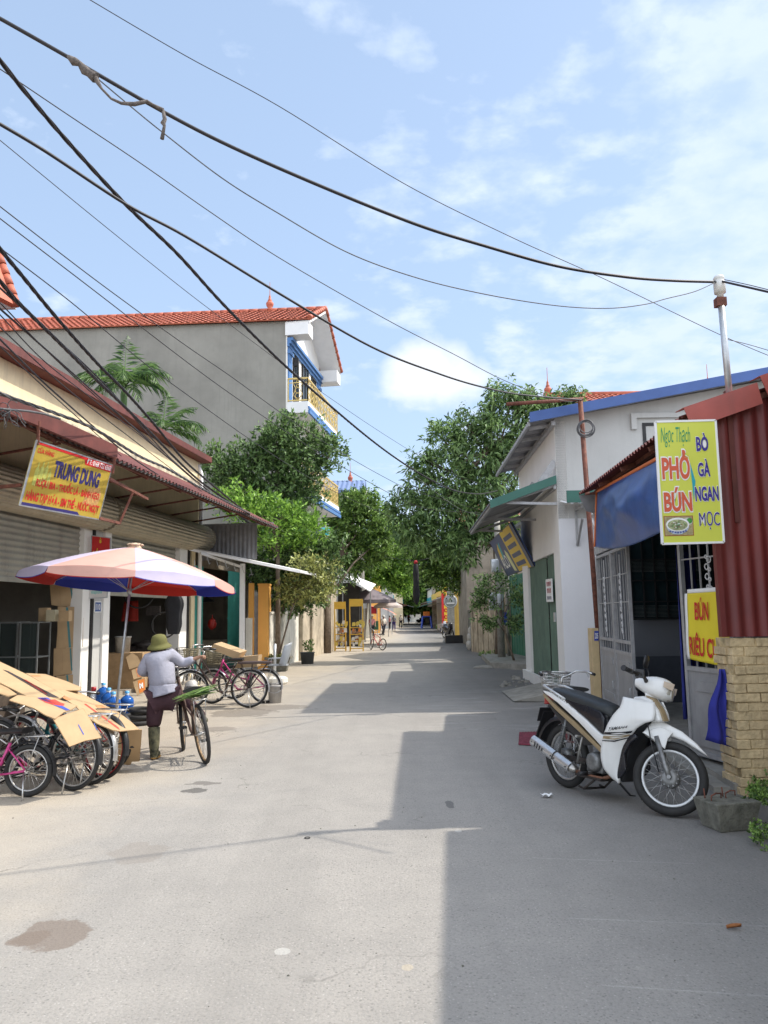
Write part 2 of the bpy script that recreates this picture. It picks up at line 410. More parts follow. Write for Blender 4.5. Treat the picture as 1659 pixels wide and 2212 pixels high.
M['black_rubber'] = mat('black_rubber', (0.022, 0.021, 0.02), 0.75, 0.4, 12)
M['black_cable'] = mat('black_cable_sheath', (0.016, 0.014, 0.018), 0.55, 0.2, 8)
M['grey_cable'] = mat('grey_cable_sheath', (0.10, 0.10, 0.105), 0.6, 0.3, 8)

# ================================================================== ground and road
def asphalt_material(name, dust_all=False):
    m = bpy.data.materials.new(name); m.use_nodes = True
    N, L = m.node_tree.nodes, m.node_tree.links
    b = N['Principled BSDF']; b.inputs['Roughness'].default_value = 0.88; b.inputs['Specular IOR Level'].default_value = 0.25
    t = N.new('ShaderNodeTexCoord'); sp = N.new('ShaderNodeSeparateXYZ'); L.new(t.outputs['Object'], sp.inputs[0])
    def mt(op, a, c=None, d=None, clamp=False):
        n = N.new('ShaderNodeMath'); n.operation = op; n.use_clamp = clamp
        for i, v in enumerate((a, c, d)):
            if v is None: continue
            if isinstance(v, (int, float)): n.inputs[i].default_value = v
            else: L.new(v, n.inputs[i])
        return n.outputs[0]
    def noise(sc, det=6, rough=0.6, vec=None, dist=0):
        n = N.new('ShaderNodeTexNoise'); n.inputs['Scale'].default_value = sc; n.inputs['Detail'].default_value = det
        n.inputs['Roughness'].default_value = rough; n.inputs['Distortion'].default_value = dist
        L.new(vec or t.outputs['Object'], n.inputs['Vector']); return n.outputs['Fac']
    def mixc(f, a, c):
        n = N.new('ShaderNodeMix'); n.data_type = 'RGBA'
        if isinstance(f, (int, float)): n.inputs['Factor'].default_value = f
        else: L.new(f, n.inputs['Factor'])
        for k, v in (('A', a), ('B', c)):
            if isinstance(v, tuple): n.inputs[k].default_value = (*v, 1)
            else: L.new(v, n.inputs[k])
        return n.outputs['Result']
    def step(v, a, c, hi=1.0):
        n = N.new('ShaderNodeMapRange'); n.inputs['From Min'].default_value = a; n.inputs['From Max'].default_value = c
        n.inputs['To Max'].default_value = hi
        L.new(v, n.inputs['Value']); return n.outputs[0]
    big = noise(0.35, 5, 0.6); mid = noise(2.3, 6, 0.65); fine = noise(55, 5, 0.7)
    base = mixc(big, (0.275, 0.26, 0.24), (0.385, 0.362, 0.33))
    base = mixc(step(mid, 0.4, 0.75, 0.35), base, (0.20, 0.195, 0.185))
    # stones of the surface: light and dark grit
    vo = N.new('ShaderNodeTexVoronoi'); vo.inputs['Scale'].default_value = 62; L.new(t.outputs['Object'], vo.inputs['Vector'])
    grit = step(vo.outputs['Distance'], 0.34, 0.20, 0.9)
    gsel = N.new('ShaderNodeSeparateXYZ'); L.new(vo.outputs['Color'], gsel.inputs[0])
    dark = mt('MULTIPLY', mt('MULTIPLY', grit, mt('GREATER_THAN', gsel.outputs[0], 0.66)), step(noise(1.3, 4), 0.3, 0.7, 0.8))
    lite = mt('MULTIPLY', grit, mt('LESS_THAN', gsel.outputs[0], 0.22))
    base = mixc(dark, base, (0.085, 0.08, 0.075)); base = mixc(mt('MULTIPLY', lite, 0.6), base, (0.48, 0.45, 0.42))
    vo2 = N.new('ShaderNodeTexVoronoi'); vo2.inputs['Scale'].default_value = 38; L.new(t.outputs['Object'], vo2.inputs['Vector'])
    gs2 = N.new('ShaderNodeSeparateXYZ'); L.new(vo2.outputs['Color'], gs2.inputs[0])
    g2_ = mt('MULTIPLY', step(vo2.outputs['Distance'], 0.30, 0.16, 0.75), mt('GREATER_THAN', gs2.outputs[1], 0.72))
    base = mixc(mt('MULTIPLY', g2_, step(noise(0.9, 4), 0.35, 0.6)), base, (0.12, 0.115, 0.11))
    for (xa, xb, y0, kk) in SCRATCHES:
        ln_ = mt('ABSOLUTE', mt('SUBTRACT', sp.outputs[1], mt('MULTIPLY_ADD', sp.outputs[0], kk, y0)))
        ln_ = mt('ADD', ln_, mt('MULTIPLY', noise(8.0, 3), 0.012))
        f_ = mt('MULTIPLY', step(ln_, 0.016, 0.006, 0.55), mt('MULTIPLY', mt('GREATER_THAN', sp.outputs[0], xa), mt('LESS_THAN', sp.outputs[0], xb)))
        base = mixc(f_, base, (0.46, 0.44, 0.41))
    base = mixc(step(fine, 0.48, 0.72, 0.55), base, (0.17, 0.16, 0.15))
    fine2 = noise(160, 3, 0.8); base = mixc(step(fine2, 0.5, 0.8, 0.45), base, (0.14, 0.135, 0.13))
    mpt = N.new('ShaderNodeMapping'); mpt.inputs['Scale'].default_value = (1.1, 0.09, 1); L.new(t.outputs['Object'], mpt.inputs['Vector'])
    base = mixc(step(noise(1.0, 7, 0.7, mpt.outputs[0]), 0.48, 0.72, 0.4), base, (0.20, 0.19, 0.175))
    # pale sandy dust lies along the left side and thins out towards the middle
    e = mt('ADD', mt('MULTIPLY_ADD', sp.outputs[1], 0.07, -3.1), mt('MULTIPLY', mt('SUBTRACT', noise(0.8, 7, 0.65), 0.5), 2.6))
    d = step(mt('SUBTRACT', e, sp.outputs[0]), -0.9, 0.8, 0.85)
    if dust_all: d = step(sp.outputs[0], 10, -10, 1.0); d = mt('MAXIMUM', d, 0.9)
    dustc = mixc(noise(1.6, 7, 0.7), (0.33, 0.285, 0.225), (0.47, 0.41, 0.33))
    base = mixc(d, base, dustc)
    # darker grimy band by the right-hand kerb
    dr = mt('ADD', sp.outputs[0], mt('MULTIPLY', mt('SUBTRACT', noise(0.7, 6), 0.5), 2.0))
    base = mixc(step(dr, 1.1, 3.0, 0.62), base, (0.105, 0.103, 0.10))
    # cement slurry smears in front of the white building, crossways to the street
    mp = N.new('ShaderNodeMapping'); mp.inputs['Scale'].default_value = (0.55, 1.9, 1); L.new(t.outputs['Object'], mp.inputs['Vector'])
    sm = noise(1.3, 8, 0.7, mp.outputs[0])
    inb = mt('MULTIPLY', mt('GREATER_THAN', sp.outputs[1], 11.0), mt('LESS_THAN', sp.outputs[1], 17.0))
    inb = mt('MULTIPLY', inb, mt('GREATER_THAN', sp.outputs[0], 0.4))
    base = mixc(mt('MULTIPLY', step(sm, 0.53, 0.62, 0.55), inb), base, (0.36, 0.35, 0.33))
    def blot(x, y, rx, ry, col, s=0.8, wob=0.9, nsc=4.5, only=None):
        q = mt('SQRT', mt('ADD', mt('POWER', mt('DIVIDE', mt('SUBTRACT', sp.outputs[0], x), rx), 2.0),
                             mt('POWER', mt('DIVIDE', mt('SUBTRACT', sp.outputs[1], y), ry), 2.0)))
        q = mt('ADD', q, mt('MULTIPLY', mt('SUBTRACT', noise(nsc, 4), 0.5), wob))
        return mixc(step(q, 1.04, 0.94, s), base, col)
    # hairline cracks that wander across the old surface
    vc = N.new('ShaderNodeTexVoronoi'); vc.feature = 'DISTANCE_TO_EDGE'; vc.inputs['Scale'].default_value = 0.42
    wv_ = N.new('ShaderNodeVectorMath'); wv_.operation = 'ADD'; nn = N.new('ShaderNodeTexNoise'); nn.inputs['Scale'].default_value = 2.2; nn.inputs['Detail'].default_value = 6; L.new(t.outputs['Object'], nn.inputs['Vector'])
    L.new(t.outputs['Object'], wv_.inputs[0]); L.new(nn.outputs['Color'], wv_.inputs[1]); L.new(wv_.outputs[0], vc.inputs['Vector'])
    base = mixc(mt('MULTIPLY', step(vc.outputs['Distance'], 0.006, 0.0015, 0.5), step(noise(0.5, 3), 0.5, 0.6)), base, (0.12, 0.115, 0.105))
    base = mixc(step(noise(5.0, 5, 0.75), 0.62, 0.74, 0.35), base, (0.44, 0.41, 0.37))
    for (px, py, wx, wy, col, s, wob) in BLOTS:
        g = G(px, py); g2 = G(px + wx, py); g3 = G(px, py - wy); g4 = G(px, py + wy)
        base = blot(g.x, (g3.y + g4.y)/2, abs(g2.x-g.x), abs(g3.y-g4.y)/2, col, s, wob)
    L.new(base, b.inputs['Base Color'])
    bp = N.new('ShaderNodeBump'); bp.inputs['Strength'].default_value = 0.55; bp.inputs['Distance'].default_value = 0.006
    L.new(mt('ADD', noise(90, 3, 0.7), mt('MULTIPLY', vo.outputs['Distance'], 0.8)), bp.inputs['Height']); L.new(bp.outputs[0], b.inputs['Normal'])
    return m
SCRATCHES = []
for (x0_, y0_, x1_, y1_) in ((1225, 1983, 1659, 2001), (1150, 1853, 1400, 1862), (1300, 2128, 1659, 2152)):
    ga_, gb2_ = G(x0_, y0_), G(x1_, y1_); kk_ = (gb2_.y-ga_.y)/(gb2_.x-ga_.x); SCRATCHES.append((ga_.x, gb2_.x+0.3, ga_.y-kk_*ga_.x, kk_))
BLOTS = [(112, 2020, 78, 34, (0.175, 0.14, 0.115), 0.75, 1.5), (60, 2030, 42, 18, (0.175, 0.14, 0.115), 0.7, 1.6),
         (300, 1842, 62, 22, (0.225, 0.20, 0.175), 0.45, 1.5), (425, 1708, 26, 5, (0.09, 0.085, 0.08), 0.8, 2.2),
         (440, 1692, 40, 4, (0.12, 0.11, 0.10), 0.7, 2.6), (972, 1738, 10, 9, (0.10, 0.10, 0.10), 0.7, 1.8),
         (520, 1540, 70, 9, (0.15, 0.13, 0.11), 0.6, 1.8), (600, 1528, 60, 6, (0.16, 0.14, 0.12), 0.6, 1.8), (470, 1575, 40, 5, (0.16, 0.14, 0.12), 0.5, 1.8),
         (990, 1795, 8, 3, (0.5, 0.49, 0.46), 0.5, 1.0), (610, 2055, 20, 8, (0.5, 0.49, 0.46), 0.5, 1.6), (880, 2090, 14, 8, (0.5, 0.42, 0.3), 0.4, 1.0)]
asph = asphalt_material('worn_asphalt')
apron = asphalt_material('dusty_ground', True)
m = MB(); m.grid(lambda u, v: (-900+1800*u, -200+1600*v, -0.004), 8, 8); m.build('ground', apron, kind='structure')
m = MB()
# road sheet: left edge follows the shop fronts, right edge the kerb line
edge = [(-20, -7.5, 3.3), (0, -7.5, 3.3), (6.6, -7.0, 3.4), (15, -6.0, 3.9), (22, -4.6, 4.5), (28, -3.6, 4.9), (34, -3.2, 4.9), (45, -2.6, 4.4), (60, -2.0, 5.0), (90, -1.0, 6.5), (180, 1.5, 9.5)]
for (a, b) in zip(edge[:-1], edge[1:]): m.add([(a[1], a[0], 0), (a[2], a[0], 0), (b[2], b[0], 0), (b[1], b[0], 0)], [(0,1,2,3)])
bm = bmesh.new()
ro = m.build('road', asph, kind='structure')

class Wall:
    def __init__(s, p, u):
        s.p = V3((p[0], p[1], 0)); s.u = V3((u[0], u[1], 0)).normalized(); s.n = V3((s.u.y, -s.u.x, 0))
    def flip(s): s.n = -s.n; return s
    def at(s, t, z=0, off=0): return s.p + s.u*t + s.n*off + V3((0,0,z))
    def pix(s, px, py, off=0):
        q = onplane(px, py, s.p + s.n*off, s.n); return (q - s.p).dot(s.u), q.z
    def box(s, m, t0, t1, z0, z1, o0, o1):
        return m.obox(s.at(t0, z0, o0), s.u*(t1-t0), s.n*(o1-o0), V3((0,0,z1-z0)))

# ================================================================== left: shop 110
g = G(222, 1511)
WA = Wall((g.x, g.y), (math.sin(R(7.1)), math.cos(R(7.1))))     # n points to the street
tEnd = WA.pix(432, 1000)[0]; zTop = WA.pix(432, 997)[1]; zAw = WA.pix(0, 868)[1]
print('WA', WA.p, 'tEnd', tEnd, 'zTop', zTop, 'zAw', zAw)
tP1 = WA.pix(205, 1350)[0]; tP2 = WA.pix(392, 1350)[0]
shop = thing('corner_shop', 'long cream-walled shop with roller shutters under a rusty corrugated awning', 'shop building', WA.at(tP1)[:])
m = MB(); WA.box(m, -9.5, tEnd, 4.15, zTop-0.04, -0.22, 0); WA.box(m, tEnd-0.2, tEnd, 0, zTop-0.12, -6.5, -0.225); WA.box(m, -9.5, -9.3, 0, zTop-0.12, -6.5, -0.225)
m.build('wall', M['cream'], shop)
m = MB(); WA.box(m, -9.5, tEnd-0.02, 4.9, 5.28, 0.003, 0.05); m.build('wall_plinth_band', M['cream_dirty'], shop)
m = MB(); m.obox(WA.at(-9.6, zTop-0.03, -6.7), WA.u*(tEnd+9.75), WA.n*6.98, V3((0,0,0.06)))
m.obox(WA.at(-9.6, zTop-0.02, 0.24), WA.u*(tEnd+9.75), WA.n*0.05, V3((0,0,0.15)))
m.add([WA.at(-9.6, zTop+0.13, 0.29), WA.at(tEnd+0.15, zTop+0.13, 0.29), WA.at(tEnd+0.15, zTop+0.33, -1.0), WA.at(-9.6, zTop+0.33, -1.0)], [(0,1,2,3)])
m.build('roof', M['maroon'], shop)
m = MB(); m.tube([WA.at(tEnd-0.1, 0.1, 0.08), WA.at(tEnd-0.1, zTop-0.35, 0.08), WA.at(tEnd-0.1, zTop-0.12, -0.02)], 0.055, 8); m.build('drain_pipe', M['white_trim'], shop)
# interior shell
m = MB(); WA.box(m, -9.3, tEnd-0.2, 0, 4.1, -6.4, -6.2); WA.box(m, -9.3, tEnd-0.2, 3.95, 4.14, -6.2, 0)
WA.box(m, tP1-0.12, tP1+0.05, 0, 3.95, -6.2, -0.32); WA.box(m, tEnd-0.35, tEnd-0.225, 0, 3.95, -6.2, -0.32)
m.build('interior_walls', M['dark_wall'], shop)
m = MB(); WA.box(m, -9.3, tEnd-0.2, -0.2, 0.09, -6.2, 0.0); m.build('shop_floor', M['floor_tile'], shop)
# pillars
def pillar(t0, t1, z1, mt_, name='pillar', o0=-0.3, o1=0.0, lab=None):
    q = MB(); WA.box(q, t0, t1, 0, z1, o0, o1); o = q.build(name, mt_, shop); return o
def tx(px): return WA.pix(px, 1350)[0]
pillar(tx(176), tx(193), 3.6, M['white_wall'])
pillar(tx(193.5), tx(198), 3.6, M['dark_iron'], 'shutter_rail', -0.2, 0.03)
pillar(tx(198.3), tx(217), 3.6, M['cement_light'])
pillar(tx(217.3), tx(231), 3.6, M['white_wall'], 'pillar', -0.3, 0.05)
pillar(tx(384), tx(400), 3.6, M['white_wall'], 'pillar', -0.3, 0.03)
pillar(tx(400.5), tx(406), 3.6, M['dark_iron'], 'shutter_rail', -0.2, 0.03)
pillar(tx(412), tx(420), 3.4, M['cream'])
# roller shutters: lath curtain half lowered; corrugation gives the laths
def shutter(t0, t1, z0, z1, off, mt_, nm='roller_shutter'):
    q = MB()
    q.corr(WA.at(t0, z0, off), V3((0,0,z1-z0)), WA.u*(t1-t0), 0.105, 0.013)
    q.obox(WA.at(t0, z0-0.07, off-0.02), WA.u*(t1-t0), WA.n*0.04, V3((0,0,0.07)))
    return q.build(nm, mt_, shop)
zS1 = WA.pix(40, 1249, -0.1)[1]
print('shutter bottom', zS1)
shutter(-9.3, tx(192), zS1, 3.6, -0.10, M['shutter_grey'])
shutter(tx(232), tx(400), zS1-0.15, 3.6, -0.10, M['shutter_grey'])
# round ribbed housing of the shutters
def hood(t0, t1):
    q = MB(); prof = []
    for k in range(13):
        a = R(-75 + 150*k/12); prof.append((0.08+0.42*math.cos(a), 3.72+0.36*math.sin(a)))
    prof = [(0.02, 3.36)] + prof + [(0.02, 4.09)]
    for (a, b) in zip(prof[:-1], prof[1:]):
        dz = V3((0,0,b[1]-a[1])) + WA.n*(b[0]-a[0])
        q.corr(WA.at(t0, a[1], a[0]), dz, WA.u*(t1-t0), max(0.05, dz.length*1.0), 0.012, per=8)
    for t in (t0, t1):
        q.add([WA.at(t, z, o) for o, z in prof], [tuple(range(len(prof)))])
    return q.build('shutter_housing', M['shutter'], shop)
tH = WA.pix(463, 1160, 0.45)[0]
hood(-9.3, tP1-0.12); hood(tP1+0.0, tH)
# corrugated awning
tA = tEnd + 0.25
zo, proj = 4.02, 2.15
m = MB(); o = WA.at(-9.3, zAw+0.02, 0.02); dv = WA.n*proj + V3((0,0,zo-zAw-0.02))
m.corr(o, WA.u*(tA+9.3), dv, 0.155, 0.022, per=8); m.build('awning_sheet', M['maroon'], shop)
m = MB(); m.corr(o-V3((0,0,0.03)), WA.u*(tA+9.3), dv, 0.155, 0.022, per=8); m.build('awning_underside', mat('dark_grey_underside', (0.09, 0.085, 0.085), 0.7, 0.3, 3), shop)
m = MB()
for t in np.arange(-8.6, tA, 1.45):
    m.bar(WA.at(t, zAw-0.10, 0.03), WA.at(t, zo-0.08, proj-0.05), 0.05, 0.05)
    m.bar(WA.at(t, 4.1, 0.03), WA.at(t, zo+0.25, proj*0.62), 0.035, 0.035)
for f in (0.05, 0.5, 0.97):
    m.bar(WA.at(-9.3, zAw-0.06+(zo-zAw)*f, proj*f), WA.at(tA, zAw-0.06+(zo-zAw)*f, proj*f), 0.045, 0.05)
m.build('awning_frame', M['rust'], shop)
# closing panel at the far end of the awning, ribbed, hanging
m = MB(); m.corr(WA.at(tA-0.1, 3.15, 0.0), WA.n*(proj-0.55), V3((0,0,1.0)), 0.12, 0.012)
m.obox(WA.at(tA-0.13, 4.1, 0), WA.n*(proj-0.1), WA.u*0.05, V3((0,0,0.05)))
m.build('side_panel', M['grey_sheet'], shop)
# long boxed gutter over the left end of the awning
m = MB(); m.obox(WA.at(-9.3, zo-0.02, proj-0.02), WA.u*(WA.pix(243, 985, proj)[0]+9.3), WA.n*0.10, V3((0,0,0.20))); m.build('fascia_board', M['maroon'], shop)

# ================================================================== left: shop B with folding gates (small general store)
WB = WA
tB0, tB1 = tx(421), tx(532)
storeB = thing('general_store', 'small dark shop behind teal folding gates with a white sheet awning', 'shop building', WA.at((tB0+tB1)/2)[:])
m = MB(); WA.box(m, tEnd+0.02, tB1, 3.0, 3.5, -0.2, 0); WA.box(m, tEnd+0.02, tB1+0.3, 3.5, 3.6, -5, 0.3)
WA.box(m, tEnd+0.02, tEnd+0.15, 0, 3.0, -5, -0.2); WA.box(m, tB1+0.1, tB1+0.3, 0, 3.45, -5, 0.0); WA.box(m, tEnd+0.02, tB1, 0, 3.5, -5.2, -5.0)
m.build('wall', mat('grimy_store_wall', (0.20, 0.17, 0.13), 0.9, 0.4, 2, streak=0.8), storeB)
m = MB(); WA.box(m, tEnd+0.02, tB1, -0.1, 0.10, -5, 0.05); m.build('shop_floor', M['floor_tile'], storeB)
def folding(t0, t1, z0, z1, off, mt_, parent, n=None, W=WA):
    q = MB(); n = n or max(4, int((t1-t0)/0.13)); 
    for k in range(n):
        a, b = t0+(t1-t0)*k/n, t0+(t1-t0)*(k+1)/n; s = 0.055
        q.add([W.at(a, z0, off), W.at((a+b)/2, z0, off+s), W.at((a+b)/2, z1, off+s), W.at(a, z1, off)], [(0,1,2,3)])
        q.add([W.at((a+b)/2, z0, off+s), W.at(b, z0, off), W.at(b, z1, off), W.at((a+b)/2, z1, off+s)], [(0,1,2,3)])
    for z in (z0+0.02, (z0+z1)/2, z1-0.05): W.box(q, t0, t1, z, z+0.04, off-0.02, off-0.005)
    return q.build('folding_gate', mt_, parent)
folding(tx(421), tx(437), 0.1, 3.0, -0.02, M['teal_gate'], storeB)
folding(tx(493), tx(518), 0.1, 3.0, -0.02, M['teal_gate'], storeB)
m = MB(); 
aw0, aw1 = WA.at(tEnd-0.9, 3.42, 0.1), WA.at(tEnd+1.6, 3.42, 0.1)
ow0 = P(647, 1232, 21.6); ow1 = ow0 + WA.u*2.3
m.sheet(lambda u, v: (aw0*(1-v)+ow0*v)*(1-u)+(aw1*(1-v)+ow1*v)*u + V3((0,0,0.015*math.sin(u*60))), 40, 3, 0.006)
m.build('awning_sheet', M['white_trim'], storeB)
m = MB(); m.bar(aw0-V3((0,0,.05)), ow0-V3((0,0,.04)), 0.05, 0.06); m.bar(aw1-V3((0,0,.05)), ow1-V3((0,0,.04)), 0.05, 0.06); m.bar(ow0-V3((0,0,.04)), ow1-V3((0,0,.04)), 0.05, 0.05)
pp = P(524, 1230, 21.8); m.bar((pp.x, pp.y, 0.0), (pp.x, pp.y, 3.08), 0.13, 0.13); m.bar((pp.x, pp.y, 2.98), P(433, 1195, 20.2), 0.05, 0.06)
m.build('awning_post', M['white_trim'], storeB)
m = MB(); a = P(440, 1200, 20.3); b = P(560, 1232, 21.8)
for k in range(6): 
    c = a.lerp(b, (k+0.4)/6.5); m = MB(); m.tube([c, c+V3((0.02,0,-0.10)), c+V3((0.05,0.02,-0.2)), c+V3((0.09,0.03,-0.16))], 0.008, 6); m.build('goods_hook', M['galv'], storeB)
# ================================================================== orange gateway
gp = G(572, 1451)
og = thing('orange_gateway', 'orange painted gate pillars either side of a narrow grey iron gate', 'gateway', gp[:])
pw = 0.40
def zAt(px, py, Y): return P(px, py, Y).z
zpo = zAt(575, 1264, gp.y)
m = MB(); xa, xb = P(557, 1400, gp.y).x, P(578.5, 1400, gp.y).x
m.box((xa, gp.y, 0), (xb, gp.y+0.62, zpo)); m.box((xa-0.02, gp.y-0.02, zpo), (xb+0.02, gp.y+0.64, zpo+0.05)); m.build('gate_pillar', M['orange_wall'], og)
m = MB(); y2 = gp.y - 0.15; xa2, xb2 = P(536, 1400, y2).x, P(547, 1400, y2).x
m.box((xa2, y2, 0), (xb2, y2+0.14, zpo+0.06)); m.build('gate_pillar', M['orange_wall'], og)
m = MB(); xg0, xg1 = xb2+0.01, xa-0.01
for k in range(4): m.bar((xg0+(xg1-xg0)*k/3, y2+0.3, 0.1), (xg0+(xg1-xg0)*k/3, y2+0.3, zpo-0.35), 0.03)
for z in (0.1, 0.8, 1.0, 1.5, zpo-0.35): m.bar((xg0, y2+0.3, z), (xg1, y2+0.3, z), 0.03)
m.build('iron_gate', M['iron_grey'], og)
m = MB(); ws0, ws1 = P(530, 1400, y2-0.3).x, P(543, 1400, y2-0.3).x; m.box((ws0, y2-0.3, 0), (ws1, y2-0.12, P(536, 1335, y2-0.3).z)); m.build('wall_stub', M['lime_wall'], tag_=('short white wall end between the small store and the orange gateway', 'wall'))
# low limewashed wall beyond the gateway
a, b = V3((xb+0.005, gp.y+0.3, 0)), G(655, 1424)
WL = Wall((a.x, a.y), (b.x-a.x, b.y-a.y)); Lw = (b-a).length; zl = zAt(620, 1326, 25)
m = MB(); WL.box(m, 0, Lw, -0.1, zl, -0.18, 0); WL.box(m, -0.0, Lw+0.03, zl, zl+0.07, -0.21, 0.03)
m.build('yard_wall', M['lime_wall'], tag_=('low limewashed yard wall beyond the orange gateway, streaked and peeling', 'wall'))
WL2 = Wall((b.x, b.y+0.2), (-1, 0.15))
m = MB(); m.box((b.x-5.0, b.y+0.25, -0.1), (b.x-0.1, b.y+0.45, zl-0.1)); m.build('return_wall', M['old_wall'], tag_=('grey return wall behind the limewashed yard wall', 'wall'))

ya, yb_ = P(654, 1400, 28.6), P(702, 1400, 34.2)
WT = Wall((ya.x, ya.y), (yb_.x-ya.x, yb_.y-ya.y)); m = MB(); WT.box(m, 0, (yb_-ya).length, -0.1, 2.9, -0.25, 0); WT.box(m, 1.6, 1.9, 0, 3.0, 0.003, 0.1)
m.build('mottled_yard_wall', M['old_wall'], tag_=('tall mottled tan wall between the limewashed wall and the street tree', 'wall'))
# tan weathered house front behind the saplings
g1 = G(668, 1412); 
m = MB(); m.box((g1.x-3.5, 34.5, -0.1), (g1.x+0.9, 38.5, 3.4)); 
tan = thing('tan_house', 'low tan house with streaked walls half hidden behind the street trees', 'house', (g1.x, 36, 0))
m.build('wall', M['old_wall'], tan)
m = MB(); m.box((g1.x+0.35, 34.46, 0), (g1.x+0.75, 34.50, 2.2)); m.build('door', M['dark_iron'], tan)
m = MB(); m.obox((g1.x-3.7, 34.2, 3.4), (4.8, 0, 0), (0, 4.6, 0), (0, 0, 0.12)); m.build('roof', M['grey_sheet'], tan)

# ================================================================== grey three-storey house with tiled roof
def tile_slope(m, e0, e1, r0, r1, pu=0.24, pv=0.34, amp=0.035):
    """tiled slope between eave line e0-e1 and ridge line r0-r1"""
    e0, e1, r0, r1 = map(V3, (e0, e1, r0, r1)); Lu = (e1-e0).length; Lv = (r0-e0).length
    nu = int(Lu/pu*4); nv = max(2, int(Lv/pv)); nm = (e1-e0).cross(r0-e0).normalized()
    if nm.z < 0: nm = -nm
    for j in range(nv):
        vs = []
        for jj in (0, 1):
            v = (j+jj)/nv; lift = 0.035 if jj == 0 else 0.0
            for i in range(nu+1):
                u = i/nu; p = (e0*(1-u)+e1*u)*(1-v) + (r0*(1-u)+r1*u)*v
                vs.append(p + nm*(lift + amp*abs(math.sin(math.pi*u*Lu/pu))))
        m.add(vs, [(i, i+1, nu+1+i+1, nu+1+i) for i in range(nu)], True)
        m.add([vs[0], vs[nu], vs[nu]-nm*0.05, vs[0]-nm*0.05], [(0,1,2,3)])
A = P(617, 1200, 30.0); A.z = 0
fd = V3((math.sin(R(8.4)), math.cos(R(8.4)), 0)); sdv = V3((-1, 0.055, 0)).normalized()
depthF = 5.6
zE = zAt(617, 694, A.y)
print('house corner', A, 'eave', zE)
hs = thing('grey_house', 'tall grey cement house with red tiled roof and gold balcony railings', 'house', A[:])
B_ = A + sdv*16
m = MB(); m.prism([A, B_, B_+fd*depthF, A+fd*depthF], V3((0,0,zE))); m.build('side_wall', M['cement'], hs)
m = MB(); WF = Wall((A.x, A.y), (fd.x, fd.y))    # street front
ov = 0.75                                          # roof overhang
zR = zE + 1.55
rd = A + fd*(depthF/2)
# gable front above eaves
WF.box(m, 0.0, depthF, 0.0, zE, 0.003, 0.06)
m.prism([WF.at(0, zE, 0.0), WF.at(depthF, zE, 0.0), WF.at(depthF/2, zR-0.05, 0.0)], WF.n*0.06)
m.build('front_wall', M['white_wall'], hs)
m = MB()
E0 = WF.at(-0.12, zE-0.02, ov+0.25); E1 = WF.at(-0.12, zE-0.02, 0) + sdv*16; Rg0 = WF.at(depthF/2, zR, ov+0.25); Rg1 = WF.at(depthF/2, zR, 0)+sdv*16
F0 = WF.at(depthF+0.5, zE-0.3, ov+0.25); F1 = F0 + sdv*16
tile_slope(m, E0, E1, Rg0, Rg1); tile_slope(m, F0, F1, Rg0, Rg1)
nrd = 40
for k in range(nrd): 
    c = Rg0.lerp(Rg1, k/nrd); d = Rg0.lerp(Rg1, (k+0.93)/nrd); m.tube([c+V3((0,0,0.02)), d+V3((0,0,0.05))], [0.13, 0.10], 8)
for q0, q1 in ((E0, Rg0), (F0, Rg0)):
    for k in range(9):
        c = q0.lerp(q1, k/9); d = q0.lerp(q1, (k+0.95)/9); m.tube([c+V3((0,0,0.05)), d+V3((0,0,0.08))], [0.11, 0.085], 8)
m.build('roof', M['tile'], hs)
m = MB()   # white boxed eaves and soffits of the projecting gable
for (e, sgn) in ((E0, 1), (F0, -1)):
    nearw = WF.at(-0.12 if sgn > 0 else depthF+0.5, zE-0.2, 0.06)
    top = V3((0,0,-0.05))
    ridge0 = WF.at(depthF/2, zR-0.08, 0.06)
    m.slab(WF.at((-0.12 if sgn>0 else depthF+0.5), e.z-0.06, 0.06), e+V3((0,0,-0.06)), Rg0+V3((0,0,-0.07)), ridge0, 0.10)
m.obox(WF.at(-0.1, zE-0.62, 0.0), WF.n*(ov+0.2), WF.u*0.75, V3((0,0,0.55)))
m.obox(WF.at(depthF-0.2, zE-0.92, 0.0), WF.n*(ov+0.2), WF.u*0.75, V3((0,0,0.55)))
m.build('eaves', M['white_trim'], hs)
m = MB()
zc = zE-1.05
for (z0, z1, o) in ((zc+0.25, zc+0.36, 0.30), (zc+0.12, zc+0.25, 0.22), (zc, zc+0.12, 0.14)):
    WF.box(m, -0.02, depthF+0.05, z0, z1, 0.06, o)
for t in (0.05, depthF-0.55):
    WF.box(m, t, t+0.5, zc-2.3, zc, 0.06, 0.12); WF.box(m, t-0.05, t+0.55, zc-0.28, zc-0.14, 0.06, 0.18)
m.build('blue_mouldings', M['blue_trim'], hs)
zB = zAt(638, 869, A.y)     # top balcony floor
def window(t0, t1, z0, z1, W, parent, off=0.065, fm=None, gm=None, n=2):
    q = MB(); f = 0.06
    W.box(q, t0-f, t1+f, z1, z1+f, off, off+0.07); W.box(q, t0-f, t1+f, z0-f, z0, off, off+0.07)
    W.box(q, t0-f, t0, z0, z1, off, off+0.07); W.box(q, t1, t1+f, z0, z1, off, off+0.07)
    for k in range(1, n): W.box(q, t0+(t1-t0)*k/n-0.02, t0+(t1-t0)*k/n+0.02, z0, z1, off, off+0.06)
    fr = q.build('window', fm or M['dark_iron'], parent)
    q = MB(); W.box(q, t0, t1, z0, z1, off, off+0.02); q.build('pane', gm or M['window_dark'], fr); return fr
window(0.9, 1.5, zB+0.15, zB+2.4, WF, hs); window(2.3, 3.2, zB+0.05, zB+2.3, WF, hs); window(4.0, 4.6, zB+0.6, zB+2.2, WF, hs)
